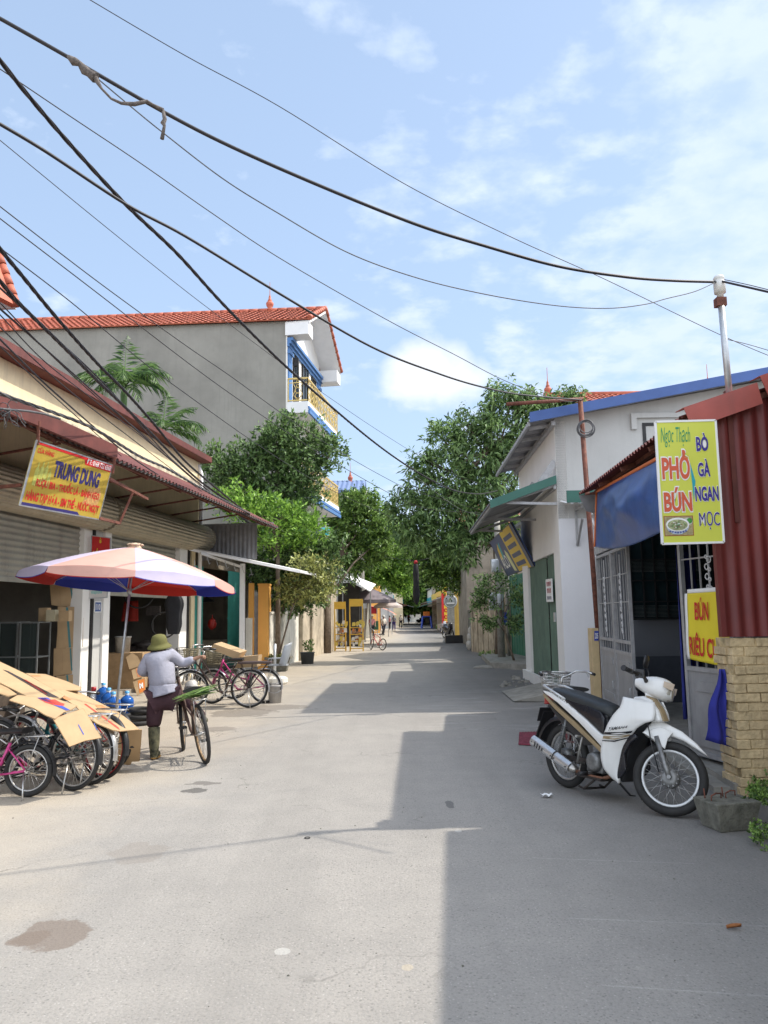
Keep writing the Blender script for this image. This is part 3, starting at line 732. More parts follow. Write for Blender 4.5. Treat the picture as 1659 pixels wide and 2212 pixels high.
def balcony(zb, parent):
    q = MB(); q.obox(WF.at(-0.02, zb-0.45, 0.065), WF.n*0.85, WF.u*(depthF+0.2), V3((0,0,0.45))); q.build('balcony_slab', M['white_trim'], parent)
    q = MB(); WF.box(q, -0.05, depthF+0.25, zb-0.5, zb-0.36, 0.92, 1.0); WF.box(q, -0.05, depthF+0.25, zb-0.3, zb-0.2, 0.92, 0.97); q.build('blue_ledge', M['blue_trim'], parent)
    q = MB(); z1 = zb+0.95
    def run(p0, p1):
        n = max(1, int((p1-p0).length/0.55)); q.bar(p0+V3((0,0,z1)), p1+V3((0,0,z1)), 0.07, 0.06); q.bar(p0+V3((0,0,zb+0.06)), p1+V3((0,0,zb+0.06)), 0.05, 0.05)
        q.bar(p0+V3((0,0,z1-0.17)), p1+V3((0,0,z1-0.17)), 0.025, 0.03)
        dr = (p1-p0).normalized()
        for k in range(n+1):
            c = p0.lerp(p1, k/n); q.bar(c+V3((0,0,zb)), c+V3((0,0,z1)), 0.035)
            if k < n:
                c = p0.lerp(p1, (k+0.5)/n); ax = dr.cross(V3((0,0,1)))
                for (dz, rr_) in ((0.28, 0.11), (0.50, 0.11), (0.68, 0.06), (0.87, 0.05)): q.torus(c+V3((0,0,zb+dz-0.03)), rr_, 0.013, ax, 12, 4)
                for sg in (-1, 1): q.tube([c+dr*sg*0.03+V3((0,0,zb+0.08)), c+dr*sg*0.19+V3((0,0,zb+0.3)), c+dr*sg*0.08+V3((0,0,zb+0.55)), c+dr*sg*0.2+V3((0,0,zb+0.77))], 0.013, 5)
    run(WF.at(0.0, 0, 0.1), WF.at(0.0, 0, 0.88)); run(WF.at(0.0, 0, 0.88), WF.at(depthF+0.1, 0, 0.88))
    q.build('balcony_railing', M['yellow_gold'], parent)
balcony(zB, hs); balcony(zB-3.45, hs)
window(0.9, 1.7, zB-3.3, zB-1.0, WF, hs); window(2.6, 3.6, zB-3.3, zB-1.0, WF, hs); window(0.9, 2.2, zB-6.6, zB-4.6, WF, hs)
m = MB(); m.box((-0.09,-0.09,0), (0.09,0.09,0.34)); m.xf(Matrix.Translation(WF.at(0.9, zc-0.55, 0.2))); m.build('wall_lamp', M['dark_iron'], hs)
def finial(parent, p):
    q = MB(); q.lathe([(0.12,0),(0.14,0.05),(0.09,0.10),(0.15,0.20),(0.17,0.30),(0.13,0.38),(0.07,0.42),(0.10,0.46),(0.06,0.50),(0.05,0.62),(0.015,0.72),(0.01,1.3)], p, 14)
    q.build('roof_finial', M['tile'], parent)
q = Rg0.lerp(Rg1, 0.145); finial(hs, q + V3((0,0,0.05)))
# neighbouring house roof corner high at the left edge
nh = thing('neighbouring_house', 'red tiled roof corner with white soffit at the far left above the shop', 'house', (-11, 16, 0))
c = P(36, 660, 16.0); c1 = P(0, 560, 16.0)
up = (c1 - c).normalized()
bk_ = V3((-1.2, -4, 0))
m = MB(); m.slab(c+bk_, c, c1+up*3, c1+up*3+bk_, 0.12)
for k in range(16): m.tube([c+up*(0.25*k), c+up*(0.25*k+0.23)], [0.10, 0.085], 8)
m.build('roof', M['tile'], nh)
m = MB(); m.slab(c+V3((-0.06,0.02,-0.04)), c1+up*3+V3((-0.06,0.02,0)), c1+up*3+V3((-3.5,0.02,0)), c+V3((-3.5,0.02,-0.1)), 0.10)
m.prism([(c.x-1.2, 12.0, 0), (c.x-5, 12.0, 0), (c.x-5, 15.9, 0), (c.x-1.2, 15.9, 0)], (0,0,c.z+0.2))
m.build('wall', M['cement_light'], nh)

# second house further on: blue metal roof
g2 = thing('blue_roofed_house', 'distant pale house with a ribbed blue metal roof and finial', 'house', (-5, 46, 0))
a = P(700, 1062, 46); b = P(781, 1062, 46)
m = MB(); m.box((a.x-2, 46, 0), (b.x-0.2, 54, a.z)); m.build('wall', M['white_wall'], g2)
rt = P(735, 1020, 46); m = MB()
zr0 = a.z
m.corr((a.x-2.3, 45.6, zr0), (b.x-a.x+2.5, 0, 0), (0, 3.5, rt.z-zr0), 0.3, 0.03)
m.corr((a.x-2.3, 52.6, zr0), (b.x-a.x+2.5, 0, 0), (0, -3.5, rt.z-zr0), 0.3, 0.03)
m.box((a.x-2.4, 45.5, zr0-0.18), (b.x+0.2, 45.62, zr0+0.02)); m.build('roof', mat('faded_blue_sheet', (0.14, 0.20, 0.36), 0.5, 0.15, 2), g2); finial(g2, (b.x-0.8, 49.1, rt.z-0.1))
WG = Wall((a.x, 45.99), (1, 0)); window(0.6, 1.5, a.z-1.9, a.z-0.7, WG, g2)
# ================================================================== right: white building
gw = G(1224, 1512)
WR = Wall((gw.x, gw.y), (0.030, 1)).flip()          # n points to the street (-x)
wb = thing('white_building', 'white single-storey building with blue-rimmed mono-pitch roof and green folding shutter', 'building', gw[:])
tFar = WR.pix(1137, 1400)[0]
zN = WR.pix(1199, 907)[1]
print('WR', gw, 'tFar', tFar, 'zN', zN)
dIn = 9.0; rise = 1.5
t0d, zd = WR.pix(1196, 1194); t1d, _ = WR.pix(1139, 1219)
print('door', t0d, t1d, zd)
m = MB()    # street front with the door opening
WR.box(m, 0, t0d, 0, zN, -0.2, 0); WR.box(m, t0d, t1d, zd, zN, -0.2, 0); WR.box(m, t1d, tFar+0.15, 0, zN, -0.2, 0)
m.build('front_wall', M['white_wall'], wb)
m = MB(); q = [WR.at(0.0, 0, -0.003), WR.at(0.0, 0, -dIn), WR.at(0.0, zN+rise, -dIn), WR.at(0.0, zN+0.05, -0.003)]
m.prism(q, WR.u*0.2)
m.prism([p + WR.u*(tFar-0.06) for p in q], WR.u*0.2)
m.build('side_wall', M['cement_light'], wb)
m = MB(); c0, c1 = WR.at(-0.004, 0, 0.0), WR.at(-0.004, 0, -1.62)
m.add([c0, c1, c1+V3((0,0,3.35)), c0+V3((0,0,3.35))], [(0,1,2,3)])
m.build('painted_side_band', M['lilac_wall'], wb)
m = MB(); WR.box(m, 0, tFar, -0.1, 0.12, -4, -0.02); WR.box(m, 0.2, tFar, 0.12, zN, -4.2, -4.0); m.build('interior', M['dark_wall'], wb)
folding(t0d+0.02, t0d+(t1d-t0d)*0.30, 0.14, zd, -0.10, M['green_gate'], wb, W=WR)
folding(t0d+(t1d-t0d)*0.40, t1d-0.02, 0.14, zd, -0.10, M['green_gate'], wb, W=WR)
m = MB(); WR.box(m, t0d-0.25, tFar+0.2, 0, 0.22, 0.003, 0.08); m.build('plinth', M['white_wall'], wb)
# roof: fibre sheet sloping down to the street, blue near rim
eo = 0.52
rA, rB = WR.at(-0.35, zN+0.02-0.06*1, eo), WR.at(tFar+0.5, zN+0.02-0.06, eo)
sl = V3(WR.n) * -(dIn+eo) + V3((0,0,rise+0.12))
m = MB(); m.corr(rA, rB-rA, sl, 0.18, 0.022); m.build('roof_sheet', M['grey_sheet'], wb)
m = MB(); m.slab(rA+V3((0,0,-0.06))-WR.u*0.04, rA+sl+V3((0,0,-0.06))-WR.u*0.04, rA+sl+V3((0,0,0.13))-WR.u*0.04, rA+V3((0,0,0.13))-WR.u*0.04, 0.05); m.build('roof_rim', M['blue_sheet'], wb)
m = MB(); m.bar(WR.at(-0.2, zN-0.08, 0.05), WR.at(tFar+0.4, zN-0.08, 0.05), 0.08, 0.08); m.bar(rA+V3((0.0,0,-0.07))+WR.u*0.1, rB+V3((0,0,-0.07)), 0.05, 0.06)
for t in np.arange(0.1, tFar+0.3, 1.0): m.bar(WR.at(t, zN-0.05, 0), WR.at(t, zN-0.12, eo-0.05), 0.04, 0.06)
m.build('eave_rafters', M['iron_grey'], wb)
# green rimmed awning
zA0 = WR.pix(1203, 1034)[1]; po = P(1058, 1088, gw.y+0.02)
prj = (po - WR.at(0, 0, 0)).dot(WR.n); zA1 = po.z
print('awning', zA0, prj, zA1)
tf = tFar + 0.35
m = MB(); m.corr(WR.at(-0.03, zA0, 0.01), WR.u*(tf), WR.n*prj + V3((0,0,zA1-zA0)), 0.14, 0.014); aw = m.build('awning_sheet', M['grey_sheet'], wb)
m = MB(); q0, q1 = WR.at(-0.06, zA0, 0.02), WR.at(-0.06, zA1, prj)
m.slab(q0+V3((0,0,-0.10)), q1+V3((0,0,-0.10)), q1+V3((0,0,0.06)), q0+V3((0,0,0.06)), 0.03); m.build('awning_rim', M['green_sheet'], wb)
m = MB()
for t in (0.05, tf*0.5, tf-0.1):
    m.bar(WR.at(t, zA0-0.1, 0.0), WR.at(t, zA1-0.05, prj-0.03), 0.05, 0.06); m.bar(WR.at(t, zA1-0.02, 0), WR.at(t, zA1+0.02, prj*0.75), 0.05, 0.05)
    m.bar(WR.at(t, zA0+0.35, 0.01), WR.at(t, zA0-0.06, 0.3), 0.03, 0.12)
m.bar(WR.at(0, zA1-0.03, prj-0.05), WR.at(tf, zA1-0.03, prj-0.05), 0.05, 0.06)
m.bar(WR.at(0, zA0-0.16, 0.04), WR.at(tf, zA0-0.16, 0.04), 0.05, 0.06)
m.build('awning_frame', M['iron_grey'], wb)
# small green rimmed canopy on the side wall
m = MB(); y0 = gw.y - 0.02; cx0 = gw.x + 0.03; zc0 = P(1225, 1093, y0).z
m.box((cx0, y0-0.62, zc0-0.02), (cx0+2.4, y0-0.58, zc0+0.20)); m.build('canopy_rim', M['green_sheet'], wb)
m = MB(); m.corr((cx0, y0-0.6, zc0-0.03), (2.4, 0, 0), (0, 0.58, 0.12), 0.14, 0.012); 
m.build('canopy_sheet', M['white_trim'], wb)
m = MB(); m.bar((cx0+0.3, y0, zc0-0.75), (cx0+0.3, y0-0.45, zc0-0.30), 0.04); m.bar((cx0+0.3, y0-0.5, zc0-0.08), (cx0+0.3, y0, zc0-0.08), 0.04); m.bar((cx0+0.3,y0,zc0-0.75),(cx0+0.3,y0,zc0),0.04); m.build('canopy_bracket', M['iron_grey'], wb)
m = MB(); ax, ay, az = cx0+0.55, y0-0.45, zc0-0.1
m.tube([(ax,ay,az),(ax-0.12,ay,az-0.15),(ax,ay,az-0.42),(ax+0.16,ay,az-0.62),(ax+0.3,ay,az-0.5),(ax+0.38,ay,az-0.28),(ax+0.52,ay,az-0.3),(ax+0.6,ay,az-0.5)], 0.035, 8); m.build('corrugated_hose', M['white_trim'], wb)
# upper window in the side wall
wx, wz = P(1376, 905, y0), P(1376, 950, y0)
SW = Wall((gw.x, gw.y-0.002), (1, 0.0))
m = MB(); tW = wx.x-gw.x; SW.box(m, tW-0.14, tW+1.4, wx.z, wx.z+0.09, 0, 0.12); SW.box(m, tW-0.14, tW-0.04, wx.z-0.22, wx.z, 0, 0.12); m.build('window_hood', M['cement_light'], wb)
window(tW+0.14, tW+1.0, wx.z-1.0, wx.z-0.15, SW, wb, off=0.0)
# light switch and paper notice on the shutter
m = MB(); t, z = WR.pix(1200, 1333); WR.box(m, t-0.05, t+0.05, z-0.09, z+0.09, 0.0, 0.03); m.build('switch_box', M['galv'], wb)

# ================================================================== restaurant 205
ga, gb = G(1498, 1660), G(1290, 1523)
WQ = Wall((ga.x, ga.y), (gb.x-ga.x, gb.y-ga.y)).flip()
print('WQ', ga, gb)
tl, _z = WQ.pix(1293, 1400); tCol = -0.95
rs = thing('noodle_restaurant', 'small noodle restaurant with red corrugated walls and roof behind steel grille gates', 'restaurant', WQ.at(3)[:])
tBack = WQ.pix(1294, 1400)[0]
Yg = P(1545, 1300, 6.62).y
zF = 3.05
cg = G(1608, 1722)
YW = cg.y            # plane of the gable end wall
xe = 2.48    # eave line
# interior shell
m = MB(); WQ.box(m, -0.75, tBack+0.1, 0, 3.3, -5.2, -5.0); WQ.box(m, tBack, tBack+0.12, 0, 3.3, -5.0, -0.05); WQ.box(m, -0.85, -0.75, 0, 3.3, -5.0, -0.2)
m.build('interior_walls', mat('restaurant_interior', (0.17, 0.18, 0.20), 0.9, 0.1, 1), rs)
m = MB(); WQ.box(m, -1.2, tBack+0.1, -0.1, 0.10, -5, 0.0); WQ.box(m, -1.1, tBack-0.1, -0.05, 0.05, 0, 0.14); m.build('threshold_floor', M['concrete'], rs)
m = MB(); zb = 2.55; WQ.box(m, -1.0, tBack, zb, zb+0.12, -0.08, 0.0)
WQ.box(m, -1.0, tBack, 3.3, 3.4, -5, -0.1); m.build('lintel', M['iron_grey'], rs)
# barred window in the cross wall plus a dado below it
tbY = WQ.at(tBack-0.03).y - 0.15
xw0, xw1 = P(1362, 1300, tbY).x, P(1640, 1300, tbY).x
m = MB()
for k in range(12): m.bar((xw0+0.02+k*(xw1-xw0)/11, tbY-0.05, 1.47), (xw0+0.02+k*(xw1-xw0)/11, tbY-0.05, 2.85), 0.022)
for z in (1.47, 1.75, 2.1, 2.45, 2.85): m.bar((xw0, tbY-0.05, z), (xw1, tbY-0.05, z), 0.022)
m.build('window_grille', M['dark_iron'], rs)
m = MB(); m.box((xw0, tbY-0.01, 1.45), (xw1, tbY, 3.2)); m.build('window_pane', mat('dim_teal_glass', (0.015, 0.03, 0.035), 0.2, 0.2, 2), rs)
m = MB()
for k in range(18):
    z = 1.50 + k*0.022 + (0.55 if k > 8 else 0); m.box((xw0+0.05, tbY-0.03, z), (xw1-0.05, tbY-0.015, z+0.008))
m.build('window_louvres', mat('louvre_glass', (0.10, 0.12, 0.12), 0.3, 0.3, 5), rs)
m = MB(); m.box((xw0-0.1, tbY-0.02, 0.10), (xw1, tbY, 0.85)); m.build('wall_dado', mat('slate_dado', (0.07, 0.08, 0.10), 0.8, 0.2, 3), rs)
# roof and red gable end
zn = P(1468, 903, YW).z; zr = P(1659, 838, YW).z; xr = P(1659, 838, YW).x; xn = P(1468, 903, YW).x
print('roof eave', xn, zn, xr, zr)
yF = 11.6
sl = (zr - zn)/(xr - xn)
def roofz(x): return zn + (x - xn)*sl
m = MB(); Lx = 3.9
fe = P(1250, 1067, yF)
o = V3((xn, YW-0.08, zn)); uvec = V3((fe.x - xn, yF-YW+0.08, fe.z - zn)); 
m.corr(o, uvec, V3((Lx, 0, Lx*sl)), 0.115, 0.018, per=8); m.build('roof_sheet', M['maroon'], rs)
m = MB()
# gable flashing: bent red strips, two lengths
f0 = V3((xn-0.02, 6.50, zn+0.06)); 
for (xa_, xb_, dz, dd) in ((0.0, 0.68, 0.0, 0.0), (0.70, 3.2, 0.05, -0.02)):
    a = V3((xn+xa_, YW-0.11+dd, roofz(xn+xa_)+0.07+dz)); b = V3((xn+xb_, YW-0.11+dd, roofz(xn+xb_)+0.07+dz))
    m.slab(a+V3((0.06,-0.015,-0.20)), b+V3((0.03,-0.015,-0.20)), b, a, 0.008); m.slab(a, b, b+V3((0,0.2,0.01)), a+V3((0,0.2,0.01)), 0.008)
m.build('roof_flashing', mat('faded_red_flashing', (0.34, 0.075, 0.06), 0.5, 0.15, 3, streak=0.3), rs)
m = MB(); xl = P(1560, 1378, YW).x
zcol = P(1600, 1378, YW).z
m.corr((xl, YW, zcol+0.01), (3.0, 0, 0), (0.0, 0, roofz(xl)-zcol), 0.125, 0.014)
nn_ = len(m.v)//2
for i in range(nn_, 2*nn_): m.v[i].z = roofz(m.v[i].x) - 0.02
m.box((xl-0.008, YW-0.02, zcol+0.01), (xl+0.035, YW+0.05, roofz(xl)-0.03))
m.build('gable_sheet', M['redsheet'], rs)
# eave beam, rafters seen underneath
m = MB(); 
for k in range(5):
    f = k/4; p = o.lerp(o+uvec, f); m.bar(p+V3((0.05,0.05,-0.05)), p+V3((1.5,0.05,1.5*sl-0.05)), 0.04, 0.05)
m.bar(o+V3((0.25,0.1,0.02)), o+uvec+V3((0.25,-0.05,0.02)), 0.05, 0.05); m.build('rafters', M['rust'], rs)
m = MB(); hz = o+uvec; m.slab(hz+V3((0.0,0.01,-0.02)), hz+V3((0.75,0.01,-0.0)), hz+V3((0.55,0.01,-0.42)), hz+V3((0.1,0.01,-0.26)), 0.01); m.build('end_plate', M['grey_sheet'], rs)
# brick column of painted bricks
bc = thing('brick_column', 'painted yellow brick pillar with crumbling edges under the red corrugated wall', 'pillar', cg[:])
m = MB(); rng = random.Random(4)
x0, x1, y0_, y1_ = cg.x-0.02, 5.2, cg.y, YW+0.36
m2 = MB(); m2.box((x0+0.016, y0_+0.014, 0), (x1, y1_-0.015, zcol-0.01)); m2.build('mortar_core', mat('painted_mortar', (0.50, 0.385, 0.21), 0.95, 0.5, 9, 0.6), bc)
nz = 17; hh = zcol/nz
for j in range(nz):
    off = 0.11*(j % 2)
    z = j*hh
    x = x0 - off
    while x < x1:
        xa_, xb_ = max(x, x0)+rng.uniform(-0.004, 0.008), min(x+0.22, x1)-rng.uniform(-0.002, 0.006)
        if xb_ - xa_ > 0.03:
            dy = rng.uniform(-0.012, 0.014)
            m.box((xa_ + (rng.uniform(-0.018, 0.02) if x <= x0 else 0), y0_+dy, z+rng.uniform(0.0,0.005)), (xb_, y0_+0.12, z+hh-rng.uniform(0.0, 0.006)))
        x += 0.222
    dx = rng.uniform(-0.012, 0.02)
    m.box((x0+dx, y0_+0.125+rng.uniform(-.02,.02), z+0.004), (x0+0.12, y1_+rng.uniform(-0.01,0.01), z+hh-0.006))
bk = m.build('brickwork', mat('painted_brick', (0.60, 0.465, 0.27), 0.9, 0.25, 7, 0.8, 26, streak=0.4, streak_col=(0.26, 0.15, 0.08), detail=9), bc)
bv = bk.modifiers.new('bevel', 'BEVEL'); bv.width = 0.006; bv.segments = 2
# step and kerb at the right edge
m = MB(); m.box((3.17, 2.0, -0.05), (5.5, YW-0.35, 0.14)); m.build('stone_step', M['mossy'], tag_=('dark broken stone step running along the wall at the right edge', 'step'))
# neighbouring wall that throws the near shadow
m = MB(); m.prism([(3.52, YW-0.2, 0), (2.6, -4, 0), (9, -4, 0), (9, YW-0.2, 0)], (0, 0, 3.82)); nb = m.build('neighbouring_wall', M['old_wall'], tag_=('weathered house wall standing beside the brick pillar at the right', 'wall'))

# ---- gate leaves
def gate_leaf(t0, t1, off, name_lab, open_=0.0, zt=2.52):
    a, b = WQ.at(t0, 0, off), WQ.at(t1, 0, off+open_)
    W_ = Wall((a.x, a.y), (b.x-a.x, b.y-a.y)).flip(); w = (b-a).length
    g = thing('grille_gate', name_lab, 'gate', a[:], group='steel grille gate leaves of the restaurant')
    z0, zp = 0.14, 0.98
    q = MB(); f = 0.045
    W_.box(q, 0, f, z0, zt, -f, 0); W_.box(q, w-f, w, z0, zt, -f, 0)
    for z in (z0, zp, zp+0.16, zt-f): W_.box(q, f, w-f, z, z+f, -f, 0)
    q.build('frame', M['iron_grey'], g)
    q = MB(); n = 6
    for k in range(1, n):
        t = f+(w-2*f)*k/n
        if abs(k - n/2) < 0.6: continue
        q.bar(W_.at(t, zp+0.2, -f/2), W_.at(t, zt-f, -f/2), 0.014)
    for k in (2, 4):
        pass
    W_.box(q, f, w-f, 1.72, 1.735, -0.03, -0.015); W_.box(q, f, w-f, 2.12, 2.135, -0.03, -0.015)
    for k in range(1, n): q.bar(W_.at(f+(w-2*f)*k/n, zp+0.045, -f/2), W_.at(f+(w-2*f)*k/n, zp+0.16, -f/2), 0.014)
    q.build('bars', M['iron_grey'], g)
    q = MB(); tc_ = w/2
    q.bar(W_.at(tc_, 1.2, -0.02), W_.at(tc_, zt-0.1, -0.02), 0.014)
    for k in range(9):
        z = 1.30+k*0.10; q.torus(W_.at(tc_-0.022, z, -0.012), 0.024+0.010*math.sin(k*1.7), 0.008, W_.n, 10, 4); q.torus(W_.at(tc_+0.022, z+0.03, -0.012), 0.024-0.008*math.sin(k*1.7), 0.008, W_.n, 10, 4)
    q.build('scrollwork', mat('cast_scroll_paint', (0.6, 0.6, 0.6), 0.5, 0.2, 9), g)
    q = MB(); W_.box(q, f, w-f, z0+f, zp, -0.03, -0.015)
    for (za, zb_) in ((0.78, 0.88), (0.24, 0.34)):
        q.prism([W_.at(f+0.12, za, -0.015), W_.at(w-f-0.12, za, -0.015), W_.at(w-f-0.18, zb_, -0.015), W_.at(f+0.18, zb_, -0.015)], W_.n*0.012)
    q.build('lower_panel', mat('grey_gate_panel', (0.33, 0.33, 0.335), 0.5, 0.15, 4, metal=0.2, streak=0.4), g)
    q = MB(); q.tube([W_.at(0.09, 0.55, 0.0), W_.at(0.09, 0.55, 0.03), W_.at(0.09, 0.43, 0.03), W_.at(0.09, 0.43, 0.0)], 0.008, 6); q.build('handle', M['galv'], g)
    return g
tt = lambda px: WQ.pix(px, 1400)[0]
gate_leaf(-0.86, tt(1476), -0.30, 'steel grille gate leaf behind the yellow banner beside the brick pillar', open_=0.30)
gate_leaf(tt(1364), tt(1328), 0.0, 'half open steel grille gate leaf nearest the dark doorway')
gate_leaf(tt(1327), tt(1296), 0.0, 'steel grille gate leaf next to the beige gate post with house number')
# gate post with number plate
gp2 = gb
m = MB(); pY = gb.y - 0.22; xa, xb = P(1282, 1450, pY).x, P(1297, 1450, pY).x
zt = P(1290, 1357, pY).z
gpost = thing('gate_post', 'slim beige gate post carrying a blue house number plate', 'post', (xa, pY, 0))
m.box((xa, pY, 0), (xb, pY+0.25, zt)); m.build('shaft', mat('beige_post_paint', (0.62, 0.47, 0.26), 0.85, 0.15, 5, streak=0.4), gpost)
qn = [P(1284, 1384, pY-0.01), P(1293, 1384, pY-0.01), P(1293, 1363, pY-0.01), P(1284, 1363, pY-0.01)]
m = MB(); m.slab(*qn, 0.01); pl = m.build('number_plate', M['blue_print'], gpost)
lettering('205', qn, (0.12, 0.2, 0.88, 0.8), M['white_trim'], gpost, 0.03)
# ---- rusty service pole with arm, mast with insulator
pb = P(1294, 1480, 12.5)
yP = 13.92
ptop, pbot = P(1253, 862, yP), P(1291, 1357, yP)
dirp = (ptop-pbot)/(ptop.z-pbot.z); p0 = pbot - dirp*pbot.z
rp = thing('rusty_service_pole', 'thin rusty steel pole with a horizontal arm in front of the white building', 'pole', p0[:])
m = MB(); m.tube([p0, ptop], 0.045, 10); m.build('pole', M['rust'], rp)
m = MB(); arm0 = P(1095, 873, yP-0.2); m.tube([arm0, ptop+V3((0.05,0,0))], 0.035, 8); m.build('arm', M['rust'], rp)
m = MB(); cc = P(1266, 924, yP-0.08)
for k in range(7): m.torus(cc+V3((random.uniform(-.02,.02), -0.02*k*0.3, random.uniform(-.03,.03))), 0.155-0.006*k, 0.009, (0.25, 1, 0.05), 28, 5)
m.build('cable_coil', M['grey_cable'], tag_=('loose coil of grey cable hung on the rusty pole', 'cable coil'))
ym = YW - 0.05
mt0, mt1 = P(1577, 868, ym), P(1556, 640, ym)
ms = thing('insulator_mast', 'galvanised pipe mast topped by a white insulator on the red roof', 'mast', mt0[:])
m = MB(); m.tube([mt0, mt1], 0.029, 12); m.build('mast_pipe', M['galv'], ms)
m = MB(); m.box((mt0.x-0.015, ym+0.04, mt0.z-1.1), (mt0.x+0.03, ym+0.09, mt0.z+0.12)); m.build('angle_support', M['maroon'], ms)
m = MB(); d_ = (mt1-mt0).normalized(); m.lathe([(0.0,-0.13),(0.03,-0.12),(0.03,0),(0.052,0.0),(0.055,0.10),(0.045,0.115),(0.045,0.13),(0.052,0.14),(0.04,0.165),(0,0.17)], mt1+V3((0,0,0.03)), 18, d_)
m.build('insulator', mat('glazed_insulator', (0.62, 0.62, 0.60), 0.3, 0.1, 5, streak=0.3), ms)
m = MB(); m.box((mt1.x-0.05, ym-0.04, mt1.z-0.10), (mt1.x+0.04, ym+0.04, mt1.z-0.02)); m.build('clamp', M['rust'], ms)
# tarpaulin under the eave
tp = [P(1286, 1181, 11.2), P(1450, 1138, 7.45), P(1450, 975, 7.4), P(1290, 1062, 11.3)]
def tarp(u, v):
    p = bil(tp, u, v); w_ = math.sin(math.pi*min(1, max(0, u)))*math.sin(math.pi*v)
    fold = 0.05*math.sin(5*u+3*v) + 0.035*math.sin(11*u-7*v+1) + 0.02*abs(math.sin(9*v+14*u))
    sag = 0.16*math.exp(-((v-0.12)/0.16)**2)*math.sin(math.pi*(u**0.8))
    return p + V3((-0.12*w_ + fold*w_, 0, -sag*0.5 - 0.05*math.sin(math.pi*u)*(1-v)))
m = MB(); m.sheet(tarp, 50, 26, 0.004)
tpo = thing('blue_tarpaulin', 'blue plastic tarpaulin with orange hem tied under the restaurant eave', 'tarpaulin', tp[0][:])
m.build('sheet', mat('blue_tarp', (0.022, 0.075, 0.26), 0.38, 0.3, 3, 0.35, 4), tpo)
m = MB(); m.tube([tarp(i/30, 1)+V3((-0.006,0,0)) for i in range(31)], 0.022, 6); m.tube([tarp(0, 1-i/12)+V3((-0.01,0,0)) for i in range(13)], 0.014, 6)
m.build('hem', mat('orange_hem', (0.62, 0.16, 0.04), 0.6, 0.15, 8), tpo)
# blue curtain and plastic things in the doorway
m = MB(); t0_ = tt(1388)
m.sheet(lambda u, v: WQ.at(t0_-0.15+u*0.42, 0.25+v*2.15, -0.45-0.35*u+0.05*math.sin(u*16)*(1.2-v)), 24, 8, 0.006)
m.build('door_curtain', mat('navy_cloth', (0.02, 0.03, 0.22), 0.85, 0.2, 6), tag_=('dark blue curtain gathered inside the restaurant doorway', 'curtain'))
m = MB(); bc0 = P(1569, 1445, YW+0.22)
def cloth(u, v):
    w = 0.05 + 0.16*v; x = bc0.x - 0.03 - w*u*1.0
    return V3((x + 0.015*math.sin(9*v), YW+0.20-0.03*math.sin(u*9+v*3), bc0.z - v*0.68 + 0.06*u*v))
m.sheet(cloth, 14, 14, 0.006); m.build('blue_cloth', mat('royal_blue_cloth', (0.03, 0.035, 0.28), 0.85, 0.15, 6), tag_=('royal blue cloth hanging on the gate beside the brick pillar', 'cloth'))
def tub(p, r, h, mt_, lab, cat='tub', nm='plastic_tub'):
    q = MB(); q.lathe([(0,0.01),(r*0.8,0),(r*0.82,0.02),(r,h-0.03),(r*1.08,h-0.02),(r*1.08,h),(r*0.97,h),(r*0.78,0.03),(0,0.03)], p, 24); return q.build(nm, mt_, tag_=(lab, cat))
red_pl = mat('red_plastic', (0.40, 0.02, 0.03), 0.4, 0.1, 5); blu_pl = mat('blue_plastic', (0.02, 0.06, 0.38), 0.4, 0.1, 5)
p_ = WQ.at(tt(1445)+0.2, 0.1, -0.9); tub(p_, 0.26, 0.30, red_pl, 'red plastic tub on the restaurant floor behind the scooter')
p_ = WQ.at(tt(1455)+0.2, 0.1, -1.6); 
m = MB(); m.box((p_.x-0.3, p_.y-0.3, p_.z), (p_.x+0.3, p_.y+0.3, p_.z+0.5)); m.box((p_.x-0.33, p_.y-0.33, p_.z+0.5), (p_.x+0.33, p_.y+0.33, p_.z+0.56)); m.build('storage_crate', blu_pl, tag_=('blue lidded plastic crate inside the restaurant doorway', 'crate'))
# red corrugated shed roofs of house behind the right tree
rb = thing('red_roofed_house', 'house with red tiled roof and spire rising behind the white building', 'house', (8, 24, 0))
z_r = P(1300, 853, 33).z; m = MB(); xL, xR_ = P(1175, 870, 33).x, P(1440, 850, 33).x + 4
tile_slope(m, (xL, 30.2, z_r-1.3), (xR_, 30.2, z_r-1.3), (xL, 33, z_r), (xR_, 33, z_r)); tile_slope(m, (xR_, 35.8, z_r-1.3), (xL, 35.8, z_r-1.3), (xR_, 33, z_r), (xL, 33, z_r))
m.tube([(xL, 33, z_r+0.04), (xR_, 33, z_r+0.04)], 0.11, 8)
m.build('roof', M['tile'], rb); m = MB(); m.box((xL+0.4, 30.5, 0), (xR_-0.4, 35.5, z_r-1.3)); m.build('wall', M['lime_wall'], rb)
finial(rb, P(1184, 856, 33)+V3((0,0,0))); finial(rb, (P(1530, 840, 33).x, 33, z_r)) 
rb2 = thing('pink_gabled_house', 'red tiled house glimpsed through the leaves above the old wall', 'house', (6.5, 40, 0))
m = MB(); a = P(1095, 1085, 42); tile_slope(m, (4, 40, a.z-1.6), (11, 40, a.z-1.6), (4, 43, a.z), (11, 43, a.z)); m.build('roof', M['tile'], rb2)
m = MB(); m.box((4.2, 40.3, 0), (10.8, 45, a.z-1.55)); m.build('wall', mat('muted_render', (0.34, 0.30, 0.25), 0.9, 0.3, 2, streak=0.5), rb2)
